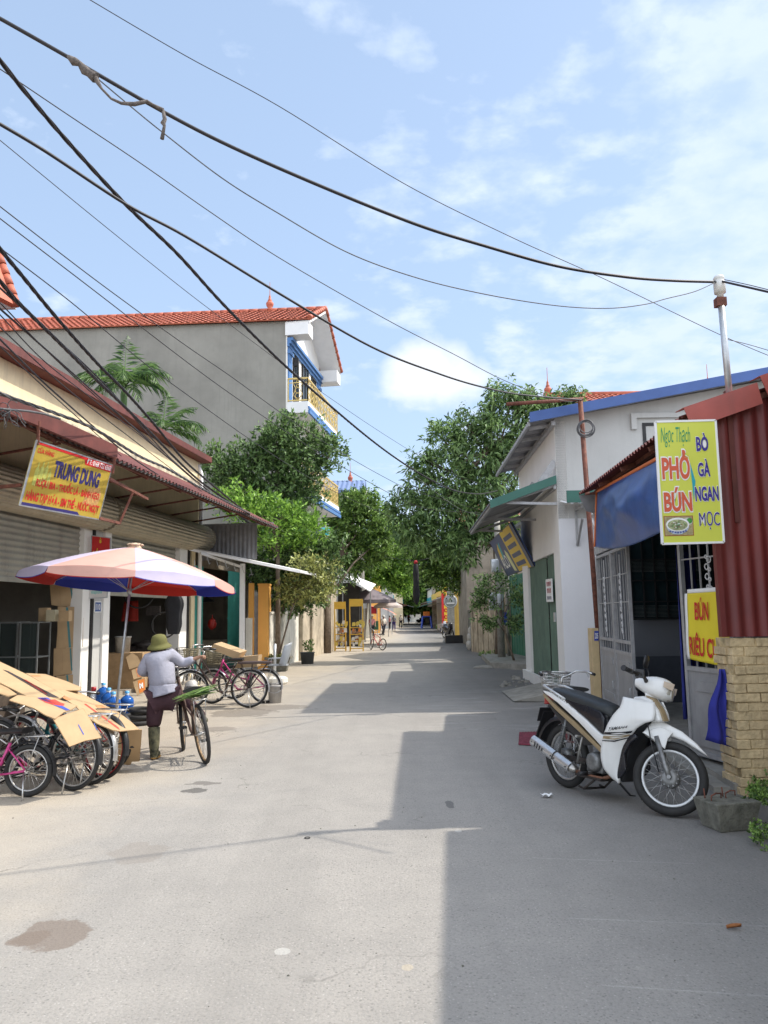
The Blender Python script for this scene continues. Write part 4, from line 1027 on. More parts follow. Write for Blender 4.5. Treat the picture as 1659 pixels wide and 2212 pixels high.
# green door front beyond the white building
a, b = G(1136, 1428), G(1104, 1420)
WD = Wall((a.x, a.y), (b.x-a.x, b.y-a.y)).flip(); Ld = (b-a).length
gd = thing('green_gate_front', 'tall plain green metal gate between white posts beyond the white building', 'gate', a[:])
zt = P(1120, 1240, 27).z
m = MB(); WD.box(m, -2.0, Ld*0.93, 0.02, zt, -0.06, 0)
for k in range(14): WD.box(m, -2.0+k*0.4, -1.97+k*0.4, 0.05, zt-0.05, 0, 0.012)
m.build('panel', mat('green_gate_paint', (0.035, 0.19, 0.12), 0.6, 0.15, 2, streak=0.3), gd)
m = MB(); WD.box(m, Ld*0.94, Ld+0.15, 0, zt+0.1, -0.2, 0.03); m.build('post', M['white_wall'], gd)
m = MB(); m.box((4.85, 20.2, 0), (9.5, 26.6, 4.6)); hb = thing('plain_house', 'plain rendered house behind the green metal gate', 'house', (7, 23, 0)); m.build('wall', M['cement_light'], hb)
m = MB(); m.slab((4.5, 19.9, 4.6), (9.8, 19.9, 4.9), (9.8, 27.0, 4.9), (4.5, 27.0, 4.6), 0.1); m.build('roof', M['grey_sheet'], hb)
# old street-side wall
a, b = G(1102, 1421), G(1019, 1407)
WO = Wall((a.x, a.y), (b.x-a.x, b.y-a.y)).flip(); Lo = (b-a).length; zt = P(1060, 1298, 30).z
m = MB(); WO.box(m, 0, Lo, -0.1, zt, -0.2, 0)
for k in range(7): WO.box(m, 0.4+k*Lo/7, 0.65+k*Lo/7, 0, zt-0.1, 0.003, 0.03)
WO.box(m, 0, Lo, zt, zt+0.06, -0.23, 0.04)
m.build('old_yard_wall', M['old_wall'], tag_=('old streaked yard wall under the big tree', 'wall'))
b2 = G(1005, 1378)
WO2 = Wall((b.x, b.y), (b2.x-b.x, b2.y-b.y)).flip(); Lo2 = (b2-b).length
m = MB(); WO2.box(m, 0.1, Lo2, -0.1, zt-0.3, -0.2, 0); m.build('grey_yard_wall', M['mossy'], tag_=('darker grey wall continuing past the old wall towards the market', 'wall'))
# concrete kerb slab with sapling
a, b, c, d = G(1148, 1441), G(1060, 1440), G(1042, 1424), G(1122, 1420)
m = MB(); m.prism([G(1060, 1443), G(1148, 1449), G(1145, 1420), G(1040, 1422)], (0,0,0.16)); m.build('kerb_slab', M['concrete'], tag_=('raised concrete slab round the foot of the sapling', 'slab'))
m = MB(); rng = random.Random(9)
for k in range(26): p_ = G(rng.uniform(1085, 1140), rng.uniform(1462, 1492)); m.ball(p_, rng.uniform(0.03, 0.10), (1, 1, 0.6), 7, 5, 0.2, rng)
m.build('rubble', M['concrete'], kind='stuff')
m = MB(); m.ball(G(1045, 1443), 0.30, (1.1, 0.8, 0.28), 12, 8, 0.12); m.build('rock', M['concrete'], tag_=('flat pale rock lying by the raised slab', 'rock'))
# concrete ramp to the white building door
m = MB(); a, b, c, d = WR.at(t0d-0.4, 0, 0.09), WR.at(t0d+1.6, 0, 0.09), G(1100, 1512), G(1182, 1520)
m.prism([WR.at(-0.3, 0, 0.09), WR.at(-0.3, 0.2, 0.09), WR.at(-0.3, 0.02, 1.0)], WR.u*1.9); m.build('door_ramp', M['concrete'], tag_=('small concrete ramp at the green shutter of the white building', 'ramp'))
# red drain cover
a, b, c, d = G(1120, 1610), G(1182, 1614), G(1180, 1582), G(1122, 1584)
m = MB(); 
rm = thing('red_mat', 'worn dark red woven mat on the road behind the scooter', 'mat', a[:])
m.sheet(lambda u, v: bil([a,b,c,d], u, v)+V3((0,0,0.012+0.004*math.sin(u*60)*math.sin(v*40))), 40, 20, 0.008); m.build('weave', mat('red_mat_fibre', (0.20, 0.03, 0.05), 0.9, 0.5, 25), rm)
# concrete anchor block with iron hoops
cbk = G(1551, 1797)
cbt = thing('concrete_block', 'rough tapered concrete block with bent iron hoops in its top', 'block', (cbk.x, cbk.y, 0), rz=R(14))
def cblk():
    q = MB(); lo = [(-0.17,-0.13),(0.17,-0.13),(0.17,0.13),(-0.17,0.13)]; hi = [(-0.22,-0.17),(0.22,-0.17),(0.22,0.17),(-0.22,0.17)]
    q.add([(x, y+0.13, 0) for x, y in lo] + [(x, y+0.13, 0.21) for x, y in hi], [(3,2,1,0),(4,5,6,7),(0,1,5,4),(1,2,6,5),(2,3,7,6),(3,0,4,7)]); return q
o_ = cblk().build('block', M['mossy'], cbt, world_xyz=False); bv = o_.modifiers.new('bevel', 'BEVEL'); bv.width = 0.012; bv.segments = 3
q = MB()
for (x, w) in ((-0.1, 0.0), (0.08, 0.05)):
    q.tube([(x-0.07, 0.1+w, 0.2), (x-0.07, 0.1+w, 0.245), (x, 0.13+w, 0.255), (x+0.07, 0.16+w, 0.245), (x+0.07, 0.16+w, 0.2)], 0.006, 6)
for x in (-0.16, 0.02): q.tube([(x, 0.2, 0.2), (x, 0.21, 0.28)], 0.006, 6)
q.build('iron_hoop', M['rust'], cbt, world_xyz=False)
cbt.location = (cbk.x+0.15, cbk.y+0.0, 0); cbt.scale = (0.86, 0.86, 0.98)
# ================================================================== signs with lettering
yel = mat('sign_yellow', (0.72, 0.50, 0.03), 0.5, 0.06, 3, streak=0.12, streak_col=(0.35, 0.25, 0.05))
ylg = mat('sign_lime_yellow', (0.62, 0.66, 0.09), 0.45, 0.05, 2)
sred = mat('sign_red', (0.55, 0.02, 0.02), 0.5, 0.08, 5)
snavy = mat('sign_navy', (0.03, 0.025, 0.14), 0.5, 0.08, 5)
sviolet = mat('sign_violet', (0.045, 0.03, 0.26), 0.5, 0.05, 5)
swhite = mat('sign_white', (0.82, 0.82, 0.80), 0.5, 0.04, 5)
sorange = mat('sign_orange_red', (0.62, 0.11, 0.05), 0.5, 0.05, 5)
sgreen = mat('sign_green', (0.0, 0.28, 0.14), 0.5, 0.05, 5)
scyan = mat('sign_cyan', (0.02, 0.35, 0.42), 0.5, 0.05, 5)
def board(name, label, q, mt_, t=0.03, cat='sign', back=None, group=None):
    cc_ = (q[0]+q[1]+q[2]+q[3])/4; rt_ = ((q[1]-q[0])+(q[2]-q[3]))/4; up_ = ((q[3]-q[0])+(q[2]-q[1]))/4
    q[:] = [cc_-rt_-up_, cc_+rt_-up_, cc_+rt_+up_, cc_-rt_+up_]
    c = (q[0]+q[1])/2
    th = thing(name, label, cat, c[:], group=group)
    m_ = MB(); m_.slab(*q, t); m_.build('board', mt_, th)
    e = MB(); n = (q[1]-q[0]).cross(q[3]-q[0]).normalized()
    for i in range(4): a, b = q[i], q[(i+1)%4]; e.bar(a-n*0.006, b-n*0.006, 0.018, 0.022, up=n)
    e.build('edge_frame', back or M['galv'], th)
    return th
# Trung Dung shop sign
q = [P(45, 1089, 9.44), P(212, 1124, 11.3), P(244, 1003, 11.3), P(79, 954, 9.44)]
ts = board('shop_sign', 'yellow general goods sign with red phone strip hung from the rusty awning', q, mat('shade_darkened_yellow', (0.42, 0.30, 0.035), 0.6, 0.10, 3, streak=0.25, streak_col=(0.25, 0.18, 0.05)))  # sign yellow darkened in its colour for the shade under the awning
poly_on(q, [(0.0, 0.955), (0.60, 0.945), (0.62, 0.865), (1, 0.865), (1, 1), (0, 1)], sred, ts)
poly_on(q, [(0.0, 0.0), (0.72, 0.0), (0.68, 0.06), (0.0, 0.055)], snavy, ts)
L_ = lambda s, r, mt_, b=0.02, **k: lettering(s, q, r, mt_, ts, b, **k)
L_('CỬA HÀNG', (0.03, 0.83, 0.22, 0.93), sred, 0.02)
L_('ĐT: 0168 722 6568', (0.635, 0.885, 0.985, 0.98), swhite, 0.02, lift=0.006)
L_('TRUNG DUNG', (0.26, 0.53, 0.87, 0.80), snavy, 0.045)
L_('RƯỢU BIA - THUỐC LÁ - BÁNH KẸO', (0.10, 0.30, 0.92, 0.51), sred, 0.035)
L_('HÀNG TẠP HÓA - SIM THẺ - NƯỚC NGỌT', (0.03, 0.06, 0.96, 0.28), sred, 0.035)
fad = mat('faded_bottle_print', (0.42, 0.44, 0.10), 0.6, 0.3, 20)
for (u, v, w, h) in ((0.06, 0.33, 0.045, 0.36), (0.11, 0.36, 0.045, 0.36), (0.16, 0.38, 0.04, 0.36), (0.21, 0.36, 0.035, 0.3)):
    poly_on(q, [(u, v), (u+w, v), (u+w, v+h*0.7), (u+w*0.65, v+h*0.8), (u+w*0.65, v+h), (u+w*0.35, v+h), (u+w*0.35, v+h*0.8), (u, v+h*0.7)], fad, ts, 0.002, 'faded_picture')
poly_on(q, [(0.71, 0.22), (0.92, 0.20), (0.95, 0.42), (0.9, 0.55), (0.76, 0.5)], mat('faded_sweets_print', (0.52, 0.30, 0.10), 0.6, 0.4, 25), ts, 0.002, 'faded_picture')
m = MB(); b0, b1 = q[1], q[2]
m.bar(b0+V3((0,0,.02)), b0+V3((0.0,0.9,0.05)), 0.04); m.bar(b0.lerp(b1, 0.75), b0.lerp(b1,0.75)+V3((0.05,1.7,-0.05)), 0.04); m.bar(b0+V3((0,0.9,0.05)), b0.lerp(b1,0.75)+V3((0.04,1.0,-0.02)), 0.035)
m.bar(q[0]+V3((0,0,0.25)), q[0]+V3((-1.2, 0.2, 0.2)), 0.04); m.bar(b1+V3((0,0.02,-0.12)), b1+V3((0.03,0.02,0.12)), 0.03); m.bar(q[3]+V3((0,0.02,-0.05)), q[3]+V3((0.0,0.02,0.25)), 0.03)
m.build('bracket', M['rust'], ts)
# small red sign, phone sign, number plate on the pillar
q = [P(196, 1225, 15.1), P(237, 1228, 15.1), P(239, 1163, 15.1), P(198, 1156, 15.1)]
rs_ = board('red_shop_sign', 'small red sale point sign above the umbrella', q, sred)
lettering('Ở', q, (0.38, 0.76, 0.56, 0.97), yel, rs_, 0.02); lettering('ĐIỂM BÁN', q, (0.05, 0.30, 0.95, 0.62), yel, rs_, 0.04)
q = [P(190, 1293, 15.3), P(231, 1290, 15.3), P(233, 1263, 15.3), P(191, 1263, 15.3)]
ps = board('phone_card_sign', 'faded white phone card sign fixed on the pillar below the umbrella', q, mat('faded_sign_white', (0.62, 0.60, 0.58), 0.6, 0.1, 6))
lettering('vinaphone', q, (0.14, 0.22, 0.72, 0.62), mat('faded_teal_print', (0.25, 0.52, 0.50), 0.6, 0.1, 6), ps, 0.03)
for (u, v) in ((0.78, 0.68), (0.88, 0.78), (0.86, 0.48), (0.92, 0.58)): poly_on(q, [(u, v), (u+0.05, v+0.04), (u+0.03, v+0.16), (u-0.02, v+0.10)], MATS['faded_teal_print'], ps, name='drop_mark')
poly_on(q, [(0.02, 0.85), (0.98, 0.85), (0.98, 0.96), (0.02, 0.96)], mat('faded_pink_print', (0.6, 0.35, 0.33), 0.6), ps)
tq, zq = WA.pix(209, 1310, 0.02)
q = [WA.at(tx(202), WA.pix(202,1322)[1], 0.012), WA.at(tx(216), WA.pix(216,1322)[1], 0.012), WA.at(tx(216), WA.pix(216,1300)[1], 0.012), WA.at(tx(202), WA.pix(202,1300)[1], 0.012)]
nq = board('number_plate', 'blue enamel house number plate on the grey shop pillar', q, mat('plate_blue', (0.05, 0.10, 0.28), 0.4, 0.05), 0.01, 'number plate', M['white_trim'])
lettering('110', q, (0.16, 0.2, 0.84, 0.8), swhite, nq, 0.02)
# PHO BUN sign
Ys = YW - 0.24
q = [P(1432, 1174, Ys), P(1563, 1172, Ys), P(1546, 907, Ys), P(1415, 912, Ys)]
sp_ = board('noodle_sign', 'tall lime-yellow noodle soup sign hung under the red gable flashing', q, ylg, 0.04, back=M['white_trim'])
K = lambda s, r, mt_, b=0.02, **k: lettering(s, q, r, mt_, sp_, b, **k)
K('Ngọc Thạch', (0.07, 0.785, 0.56, 0.95), sgreen, -0.005, shear=0.25)
def outl(s, r, mt_, b, pad=0.05):
    lettering(s, q, r, swhite, sp_, b, lift=0.003, pad=pad); lettering(s, q, r, mt_, sp_, b, lift=0.006)
outl('PHỞ', (0.06, 0.52, 0.52, 0.76), sorange, 0.035); outl('BÚN', (0.06, 0.255, 0.52, 0.455), sorange, 0.035)
outl('BÒ', (0.65, 0.745, 0.85, 0.895), sviolet, 0.028, 0.028); outl('GÀ', (0.65, 0.535, 0.85, 0.68), sviolet, 0.028, 0.028)
outl('NGAN', (0.58, 0.335, 0.965, 0.455), sviolet, 0.035, 0.03); outl('MỌC', (0.62, 0.105, 0.955, 0.25), sviolet, 0.0, 0.02)
poly_on(q, [(0.53, 0.655), (0.60, 0.50), (0.555, 0.345)], scyan, sp_, name='cyan_wedge')
# soup bowl picture: flat print made of flat shapes
poly_on(q, [(0.04, 0.06), (0.52, 0.06), (0.52, 0.222), (0.04, 0.222)], mat('brown_print', (0.35, 0.08, 0.03), 0.5), sp_, 0.002, 'picture_border')
poly_on(q, [(0.052, 0.066), (0.508, 0.066), (0.508, 0.216), (0.052, 0.216)], mat('table_print', (0.40, 0.33, 0.17), 0.5, 0.4, 30), sp_, 0.003, 'picture_ground')
ell = lambda cu_, cv_, ru, rv, a0=0, a1=360, n=22: [(cu_+ru*math.cos(R(a0+(a1-a0)*k/n)), cv_+rv*math.sin(R(a0+(a1-a0)*k/n))) for k in range(n+1 if a1-a0 < 360 else n)]
poly_on(q, ell(0.43, 0.175, 0.08, 0.03), mat('plate_print', (0.6, 0.62, 0.55), 0.5), sp_, 0.004, 'plate_picture')
poly_on(q, ell(0.46, 0.18, 0.045, 0.022), mat('herb_print', (0.06, 0.3, 0.05), 0.5, 0.4, 60), sp_, 0.005, 'herb_picture')
poly_on(q, ell(0.26, 0.14, 0.185, 0.068, 180, 360), mat('bowl_print', (0.45, 0.52, 0.62), 0.5, 0.5, 45), sp_, 0.006, 'bowl_picture')
poly_on(q, ell(0.26, 0.152, 0.19, 0.055), swhite, sp_, 0.007, 'bowl_rim_picture')
poly_on(q, ell(0.26, 0.148, 0.165, 0.044), mat('soup_print', (0.36, 0.40, 0.22), 0.4, 0.7, 38), sp_, 0.008, 'soup_picture')
rng = random.Random(3)
for k in range(26):
    a = rng.uniform(0, 6.28); r_ = rng.uniform(0, 0.8); u, v = 0.26+0.15*r_*math.cos(a), 0.148+0.04*r_*math.sin(a)
    poly_on(q, [(u, v), (u+0.022, v+0.003), (u+0.018, v+0.009), (u+0.003, v+0.007)], (MATS['herb_print'], swhite, mat('meat_print', (0.25, 0.15, 0.09), 0.5))[k % 3], sp_, 0.009+0.0002*k, 'noodle_picture')
for i, c_ in enumerate(mat('bp', (0.04, 0.07, 0.35), 0.5) for _ in range(7)): poly_on(q, ell(0.13+0.043*i, 0.098 - 0.010*math.sin(math.pi*i/6), 0.015, 0.006), MATS['bp'], sp_, 0.0095, 'bowl_pattern')
for f in (0.25, 0.75): a = q[3].lerp(q[2], f); m = MB(); m.bar(a+V3((0,0.02,-0.05)), (a.x, YW-0.02, a.z-0.03), 0.03); m.build('bracket', M['rust'], sp_)
# yellow banner on the gate
Yb = WQ.at(tt(1540)).y - 0.0
_a, _b = WQ.at(-0.86, 0, -0.26), WQ.at(tt(1476), 0, 0.04); _n = (_b-_a).cross(V3((0,0,1))).normalized()
_bp = lambda px, py: onplane(px, py, _a, _n)
q = [_bp(1491, 1424), _bp(1580, 1444), _bp(1577, 1276), _bp(1484, 1282)]
bn = thing('noodle_banner', 'yellow cloth banner with red lettering tied to the grille gate', 'banner', q[0][:])
wv = lambda u, v: 0.007*math.sin(5*u+4*v) + 0.003*math.sin(9*v-5*u)
nq_ = (q[1]-q[0]).cross(q[3]-q[0]).normalized()
m = MB(); m.sheet(lambda u, v: bil(q, u, v) + nq_*wv(u, v), 30, 30, 0.003); m.build('cloth', mat('banner_yellow', (0.74, 0.60, 0.03), 0.6, 0.06, 3), bn)
m = MB(); m.sheet(lambda u, v: bil(q, u, 1+0.06*v) + nq_*wv(u, 1), 20, 2, 0.003); m.sheet(lambda u, v: bil(q, -0.07+0.065*u, v) + nq_*wv(0, v), 2, 20, 0.003); m.build('white_hem', swhite, bn)
lettering('BÚN', q, (0.19, 0.60, 0.52, 0.93), sred, bn, 0.02, 0.016, wave=wv)
lettering('RIÊU CUA', q, (0.05, 0.08, 0.84, 0.42), sred, bn, 0.02, 0.016, wave=wv)
# ALO sign under the awning
q = [P(1097, 1245, 23.2), P(1131, 1231, 19.6), P(1085, 1146, 19.6), P(1057, 1171, 23.2)]
q[1] = q[0] + (q[1]-q[0])*1.5; q[2] = q[3] + (q[2]-q[3])*1.5
al = board('phone_shop_sign', 'dark blue phone shop sign with a yellow band tilted under the green-rimmed awning', q, mat('sign_dark_blue', (0.01, 0.04, 0.15), 0.45, 0.05, 3), 0.05, back=M['dark_iron'])
poly_on(q, [(0.52, 0), (0.92, 0), (0.92, 1), (0.52, 1)], yel, al)
lettering('ALO', q, (0.07, 0.18, 0.34, 0.52), swhite, al, 0.02, 0.006)
poly_on(q, [(0.38, 0.06), (0.47, 0.04), (0.46, 0.5), (0.40, 0.62), (0.36, 0.5)], mat('pale_yellow_print', (0.7, 0.7, 0.35), 0.5), al, 0.005, 'handset_print')
poly_on(q, [(0.10, 0.45), (0.20, 0.42), (0.26, 0.85), (0.16, 0.7)], yel, al, 0.005, 'bird_print'); poly_on(q, [(0.2, 0.42), (0.27, 0.45), (0.34, 0.85), (0.27, 0.8)], scyan, al, 0.006, 'bird_print')
for k in range(4): poly_on(q, [(0.56, 0.12+0.21*k), (0.86, 0.12+0.21*k), (0.86, 0.22+0.21*k), (0.56, 0.22+0.21*k)], MATS['sign_dark_blue'], al, 0.006, 'dark_stripe')
# paper notice on the green folding shutter
tn, zn_ = WR.pix(1188, 1270)
q = [WR.at(tn+0.14, zn_-0.24, 0.03), WR.at(tn-0.14, zn_-0.24, 0.03), WR.at(tn-0.14, zn_+0.24, 0.03), WR.at(tn+0.14, zn_+0.24, 0.03)]
q = [WR.at(WR.pix(1183,1290)[0], WR.pix(1185,1299)[1], 0.02), WR.at(WR.pix(1195,1290)[0], WR.pix(1195,1299)[1], 0.02), WR.at(WR.pix(1195,1290)[0], WR.pix(1195,1250)[1], 0.02), WR.at(WR.pix(1183,1290)[0], WR.pix(1185,1252)[1], 0.02)]
nt = board('paper_notice', 'white paper notice with red writing hung on the green folding shutter', q, swhite, 0.005, 'notice', swhite)
spink = mat('washed_red_print', (0.5, 0.12, 0.14), 0.6, 0.5, 40)
def marks(q, rect, n, mt_, parent, rng=random.Random(5)):
    u0, v0, u1, v1 = rect; w = (u1-u0)/n
    for k in range(n):
        a = u0+k*w+w*0.08; b = a+w*0.78; c = v0+(v1-v0)*rng.uniform(0, 0.1)
        poly_on(q, [(a, c), (a+w*0.25, c), (a+w*0.3, c+(v1-c)*0.6), (a+w*0.5, c+(v1-c)*0.6), (a+w*0.55, c), (b, c), (b-w*0.1, v1), (a, v1)], mt_, parent, 0.004, 'blurred_writing')
marks(q, (0.1, 0.68, 0.92, 0.9), 3, spink, nt); marks(q, (0.12, 0.36, 0.9, 0.6), 3, spink, nt); marks(q, (0.1, 0.08, 0.9, 0.24), 4, mat('grey_print', (0.25, 0.25, 0.3), 0.6), nt)
# signs further on, left
q = [P(680, 1172, 31), P(712, 1166, 33), P(713, 1140, 33), P(681, 1138, 31)]
bs = board('blue_street_sign', 'sky blue advertising sign with red writing half hidden in leaves', q, scyan)
poly_on(q, [(0,0),(0.35,0),(0.42,1),(0,1)], snavy, bs); marks(q, (0.45, 0.15, 0.95, 0.4), 5, mat('pink_print', (0.6,0.2,0.2), 0.6), bs); poly_on(q, [(0.02,0.05),(0.3,0.05),(0.36,0.4),(0.05,0.45)], MATS['pink_print'], bs, 0.004)
# round hanging cafe sign, red and gold banner on the right
# ================================================================== vegetation
def leaf_mat(name, dark, light, rough=0.42, tr=0.28):
    m_ = mat(name, dark, rough, 0.45, 1.2, col2=light, island=True, transl=tr, spec=0.45)
    return m_
LM = {'mango': leaf_mat('dark_glossy_leaves', (0.06, 0.125, 0.035), (0.23, 0.36, 0.12)),
      'mid': leaf_mat('mid_green_leaves', (0.08, 0.17, 0.035), (0.28, 0.44, 0.10)),
      'fresh': leaf_mat('fresh_green_leaves', (0.10, 0.25, 0.03), (0.34, 0.56, 0.09)),
      'olive': leaf_mat('yellow_green_leaves', (0.17, 0.20, 0.05), (0.48, 0.50, 0.16)),
      'long': leaf_mat('long_drooping_leaves', (0.08, 0.17, 0.045), (0.28, 0.42, 0.15))}
nrg = np.random.default_rng(11)
def leaves(name, pts, outs, mt_, parent, per=7, L=0.14, W=0.35, droop=0.25, spread=1.0, fold=0.25):
    """pts, outs: twig tips (n,3) and their outward directions; every leaf is a folded blade of its own"""
    per = int(per*1.45); L = L*0.84; n = len(pts); N_ = n*per
    P0 = np.repeat(pts, per, 0) + nrg.normal(0, L*0.35, (N_, 3))
    O = np.repeat(outs, per, 0)
    D = O*0.55 + nrg.normal(0, 0.6*spread, (N_, 3)); D[:, 2] -= droop
    D /= np.linalg.norm(D, axis=1)[:, None] + 1e-9
    ln = L*nrg.uniform(0.6, 1.25, N_)[:, None]
    rnd = nrg.normal(0, 1, (N_, 3)); Sx = np.cross(D, rnd); Sx /= np.linalg.norm(Sx, axis=1)[:, None] + 1e-9
    Nn = np.cross(Sx, D)
    flip = np.where(Nn[:, 2] < 0, -1.0, 1.0)[:, None]; Nn = Nn*flip
    w = ln*W*0.5
    a = P0; c = P0 + D*ln - np.array([0, 0, 1.0])*ln*droop*0.5; mid = P0 + D*ln*0.45
    b = mid + Sx*w + Nn*w*fold; d = mid - Sx*w + Nn*w*fold
    V = np.stack([a, b, c, d], 1).reshape(-1, 3)
    inv = np.array(root_matrix(parent).inverted()); V = V @ inv[:3, :3].T + inv[:3, 3]
    idx = np.arange(N_)*4
    F = np.stack([np.stack([idx, idx+1, idx+2], 1), np.stack([idx, idx+2, idx+3], 1)], 1).reshape(-1)
    me = bpy.data.meshes.new(name); me.vertices.add(len(V)); me.vertices.foreach_set('co', V.reshape(-1))
    nf = N_*2; me.loops.add(nf*3); me.loops.foreach_set('vertex_index', F)
    me.polygons.add(nf); me.polygons.foreach_set('loop_start', np.arange(nf)*3); me.polygons.foreach_set('loop_total', np.full(nf, 3))
    me.materials.append(mt_); me.update(); me.validate()
    o_ = bpy.data.objects.new(name, me); C.objects.link(o_); o_.parent = parent
    return o_
def crown_points(blobs, dens, clump=0.5, edge=0.45, gap=0.0):
    """blobs: (centre, (rx,ry,rz)); twig points gathered in clumps, emptier between them"""
    P_, O_ = [], []
    for c, r_ in blobs:
        c = np.array(c); r_ = np.array(r_); vol = r_[0]*r_[1]*r_[2]
        ncl = max(6, int(vol**0.72*dens*1.55))
        u = nrg.normal(0, 1, (ncl, 3)); u /= np.linalg.norm(u, axis=1)[:, None]
        rad = nrg.uniform(0.35, 1.0, ncl)**edge
        cl = c + u*r_*rad[:, None]
        k = 9
        tips = np.repeat(cl, k, 0) + nrg.normal(0, clump*0.5, (ncl*k, 3))*np.array([1, 1, 0.75])
        outs = np.repeat(u*0.8 + np.array([0, 0, 0.35]), k, 0) + nrg.normal(0, 0.25, (ncl*k, 3))
        P_.append(tips); O_.append(outs)
    return np.concatenate(P_), np.concatenate(O_)
def tree(name, label, base, trunk, blobs, dens, mt_, L=0.15, per=6, W=0.36, droop=0.25, clump=0.5, r0=0.14, cat='tree', limbs=30, group=None, bark=None, spread=1.0):
    t = thing(name, label, cat, base[:], group=group)
    q = MB(); tp_ = [V3(p) for p in trunk]; n = len(tp_)
    q.tube(tp_, [r0*(1-0.55*i/(n-1)) for i in range(n)], 9)
    top = tp_[-1]
    rr_ = random.Random(len(blobs)*7)
    pts, outs = crown_points(blobs, dens, clump)
    for c, r_ in blobs:
        c = V3(c); s_ = tp_[rr_.choice(range(max(1, n//2), n))]
        mid = s_.lerp(c, 0.5) + V3((rr_.uniform(-.2,.2), rr_.uniform(-.2,.2), rr_.uniform(0,.3)))
        q.tube([s_, mid, c], [r0*0.40, r0*0.26, r0*0.12], 6)
        for k in range(4):
            e = c + V3((rr_.uniform(-1,1)*r_[0], rr_.uniform(-1,1)*r_[1], rr_.uniform(-0.5,1)*r_[2]))*0.8
            q.tube([mid.lerp(c, rr_.uniform(0.2, 1)), c.lerp(e, 0.55)+V3((0,0,0.08)), e], [r0*0.14, r0*0.09, r0*0.04], 5)
    q.build('trunk', bark or M['bark'], t)
    leaves('crown', pts, outs, mt_, t, per, L, W, droop, spread)
    return t
def BL(px, py, Y, rx, ry, rd=None):
    c = P(px, py, Y); k = Y/1640.0
    return (tuple(c), (rx*k*0.88, (rd if rd else min(rx, ry)*k*0.95), ry*k*0.88))
# left: big jackfruit-like tree in front of the grey house
g_ = G(640, 1438); Yt = 26.5
tb = V3((P(592, 1400, Yt).x, Yt, 0))
tree('broadleaf_tree', 'tall dark glossy-leaved tree standing before the grey cement house', tb,
     [tb, tb+V3((0.1,0,1.5)), tb+V3((0.1,0.1,3.2)), P(605, 1080, Yt), P(605, 980, Yt)],
     [BL(602, 945, Yt, 48, 58), BL(655, 975, Yt, 62, 62), BL(712, 985, Yt, 34, 38), BL(540, 985, Yt, 62, 46), BL(470, 1015, Yt, 42, 46),
      BL(600, 1030, Yt, 85, 50), BL(520, 1060, Yt, 60, 40), BL(650, 1060, Yt, 40, 40), BL(630, 1115, Yt, 55, 45), BL(560, 1110, Yt, 55, 40)],
     32, LM['mango'], L=0.20, per=7, W=0.42, clump=0.42, r0=0.16, droop=0.0)
Yt = 24.2; tb = V3((P(600, 1400, Yt).x, Yt, 0))
tree('broadleaf_tree', 'bright fresh-leaved tree behind the white sheet awning of the small store', tb,
     [tb, tb+V3((0,0,1.6)), P(600, 1200, Yt), P(590, 1120, Yt)],
     [BL(515, 1075, Yt, 40, 26), BL(570, 1095, Yt, 46, 30), BL(620, 1115, Yt, 45, 30), BL(600, 1155, Yt, 62, 35), BL(540, 1120, Yt, 38, 26), BL(660, 1150, Yt, 40, 30)],
     38, LM['fresh'], L=0.20, per=7, W=0.34, clump=0.36, r0=0.10, droop=-0.05)
Yt = 25.3; tb = V3((P(596, 1400, Yt).x, Yt, 0))
tree('broadleaf_tree', 'low dense dark tree whose leaves hang down to the yard wall', tb,
     [tb, tb+V3((0,0,1.2)), P(630, 1250, Yt), P(640, 1200, Yt)],
     [BL(620, 1205, Yt, 62, 42), BL(570, 1230, Yt, 36, 42), BL(680, 1215, Yt, 50, 50), BL(650, 1250, Yt, 55, 40), BL(600, 1275, Yt, 40, 34), BL(640, 1180, Yt, 50, 36), BL(700, 1190, Yt, 30, 44), BL(640, 1300, Yt, 40, 24), BL(700, 1260, Yt, 30, 40)],
     50, LM['mango'], L=0.17, per=7, W=0.40, clump=0.40, r0=0.08, droop=0.1)
# potted sapling with pale yellow-green leaves
pb = G(602, 1450)
pt = thing('planter', 'wide mossy concrete planter before the limewashed wall', 'planter', pb[:])
m = MB(); sc_ = 0.62/2
def ring(w, d, z): return [(pb.x-w, pb.y-d, z), (pb.x+w, pb.y-d, z), (pb.x+w, pb.y+d, z), (pb.x-w, pb.y+d, z)]
prof = [(0.22, 0.17, 0.0), (0.24, 0.19, 0.04), (0.28, 0.23, 0.34), (0.36, 0.30, 0.36), (0.36, 0.30, 0.42), (0.31, 0.25, 0.42), (0.29, 0.23, 0.36)]
vs = []; 
for w, d, z in prof: vs += ring(w*1.05, d*1.05, z)
fs = [(4*i+k, 4*i+(k+1)%4, 4*i+4+(k+1)%4, 4*i+4+k) for i in range(len(prof)-1) for k in range(4)] + [(3,2,1,0), (24,25,26,27)]
m.add(vs, fs); m.build('pot', M['mossy'], pt)
pts = np.array([[pb.x+nrg.uniform(-.25,.25), pb.y+nrg.uniform(-.2,.2), 0.42] for _ in range(40)]); leaves('ground_leaves', pts, np.tile([0,0,1.0], (40,1)), LM['olive'], pt, 6, 0.08, 0.5, 0.2)
tb = V3((pb.x-0.02, pb.y, 0.36)); Yt = pb.y
tree('potted_sapling', 'thin pale-leaved sapling growing out of the concrete planter', tb,
     [tb, P(612, 1380, Yt), P(632, 1310, Yt), P(645, 1270, Yt)],
     [BL(645, 1262, Yt, 38, 32), BL(690, 1215, Yt, 40, 32), BL(700, 1255, Yt, 26, 26), BL(655, 1225, Yt, 35, 20), BL(620, 1285, Yt, 18, 18), BL(690, 1285, Yt, 18, 15)],
     27, LM['olive'], L=0.17, per=5, W=0.38, clump=0.34, r0=0.035, droop=0.1)
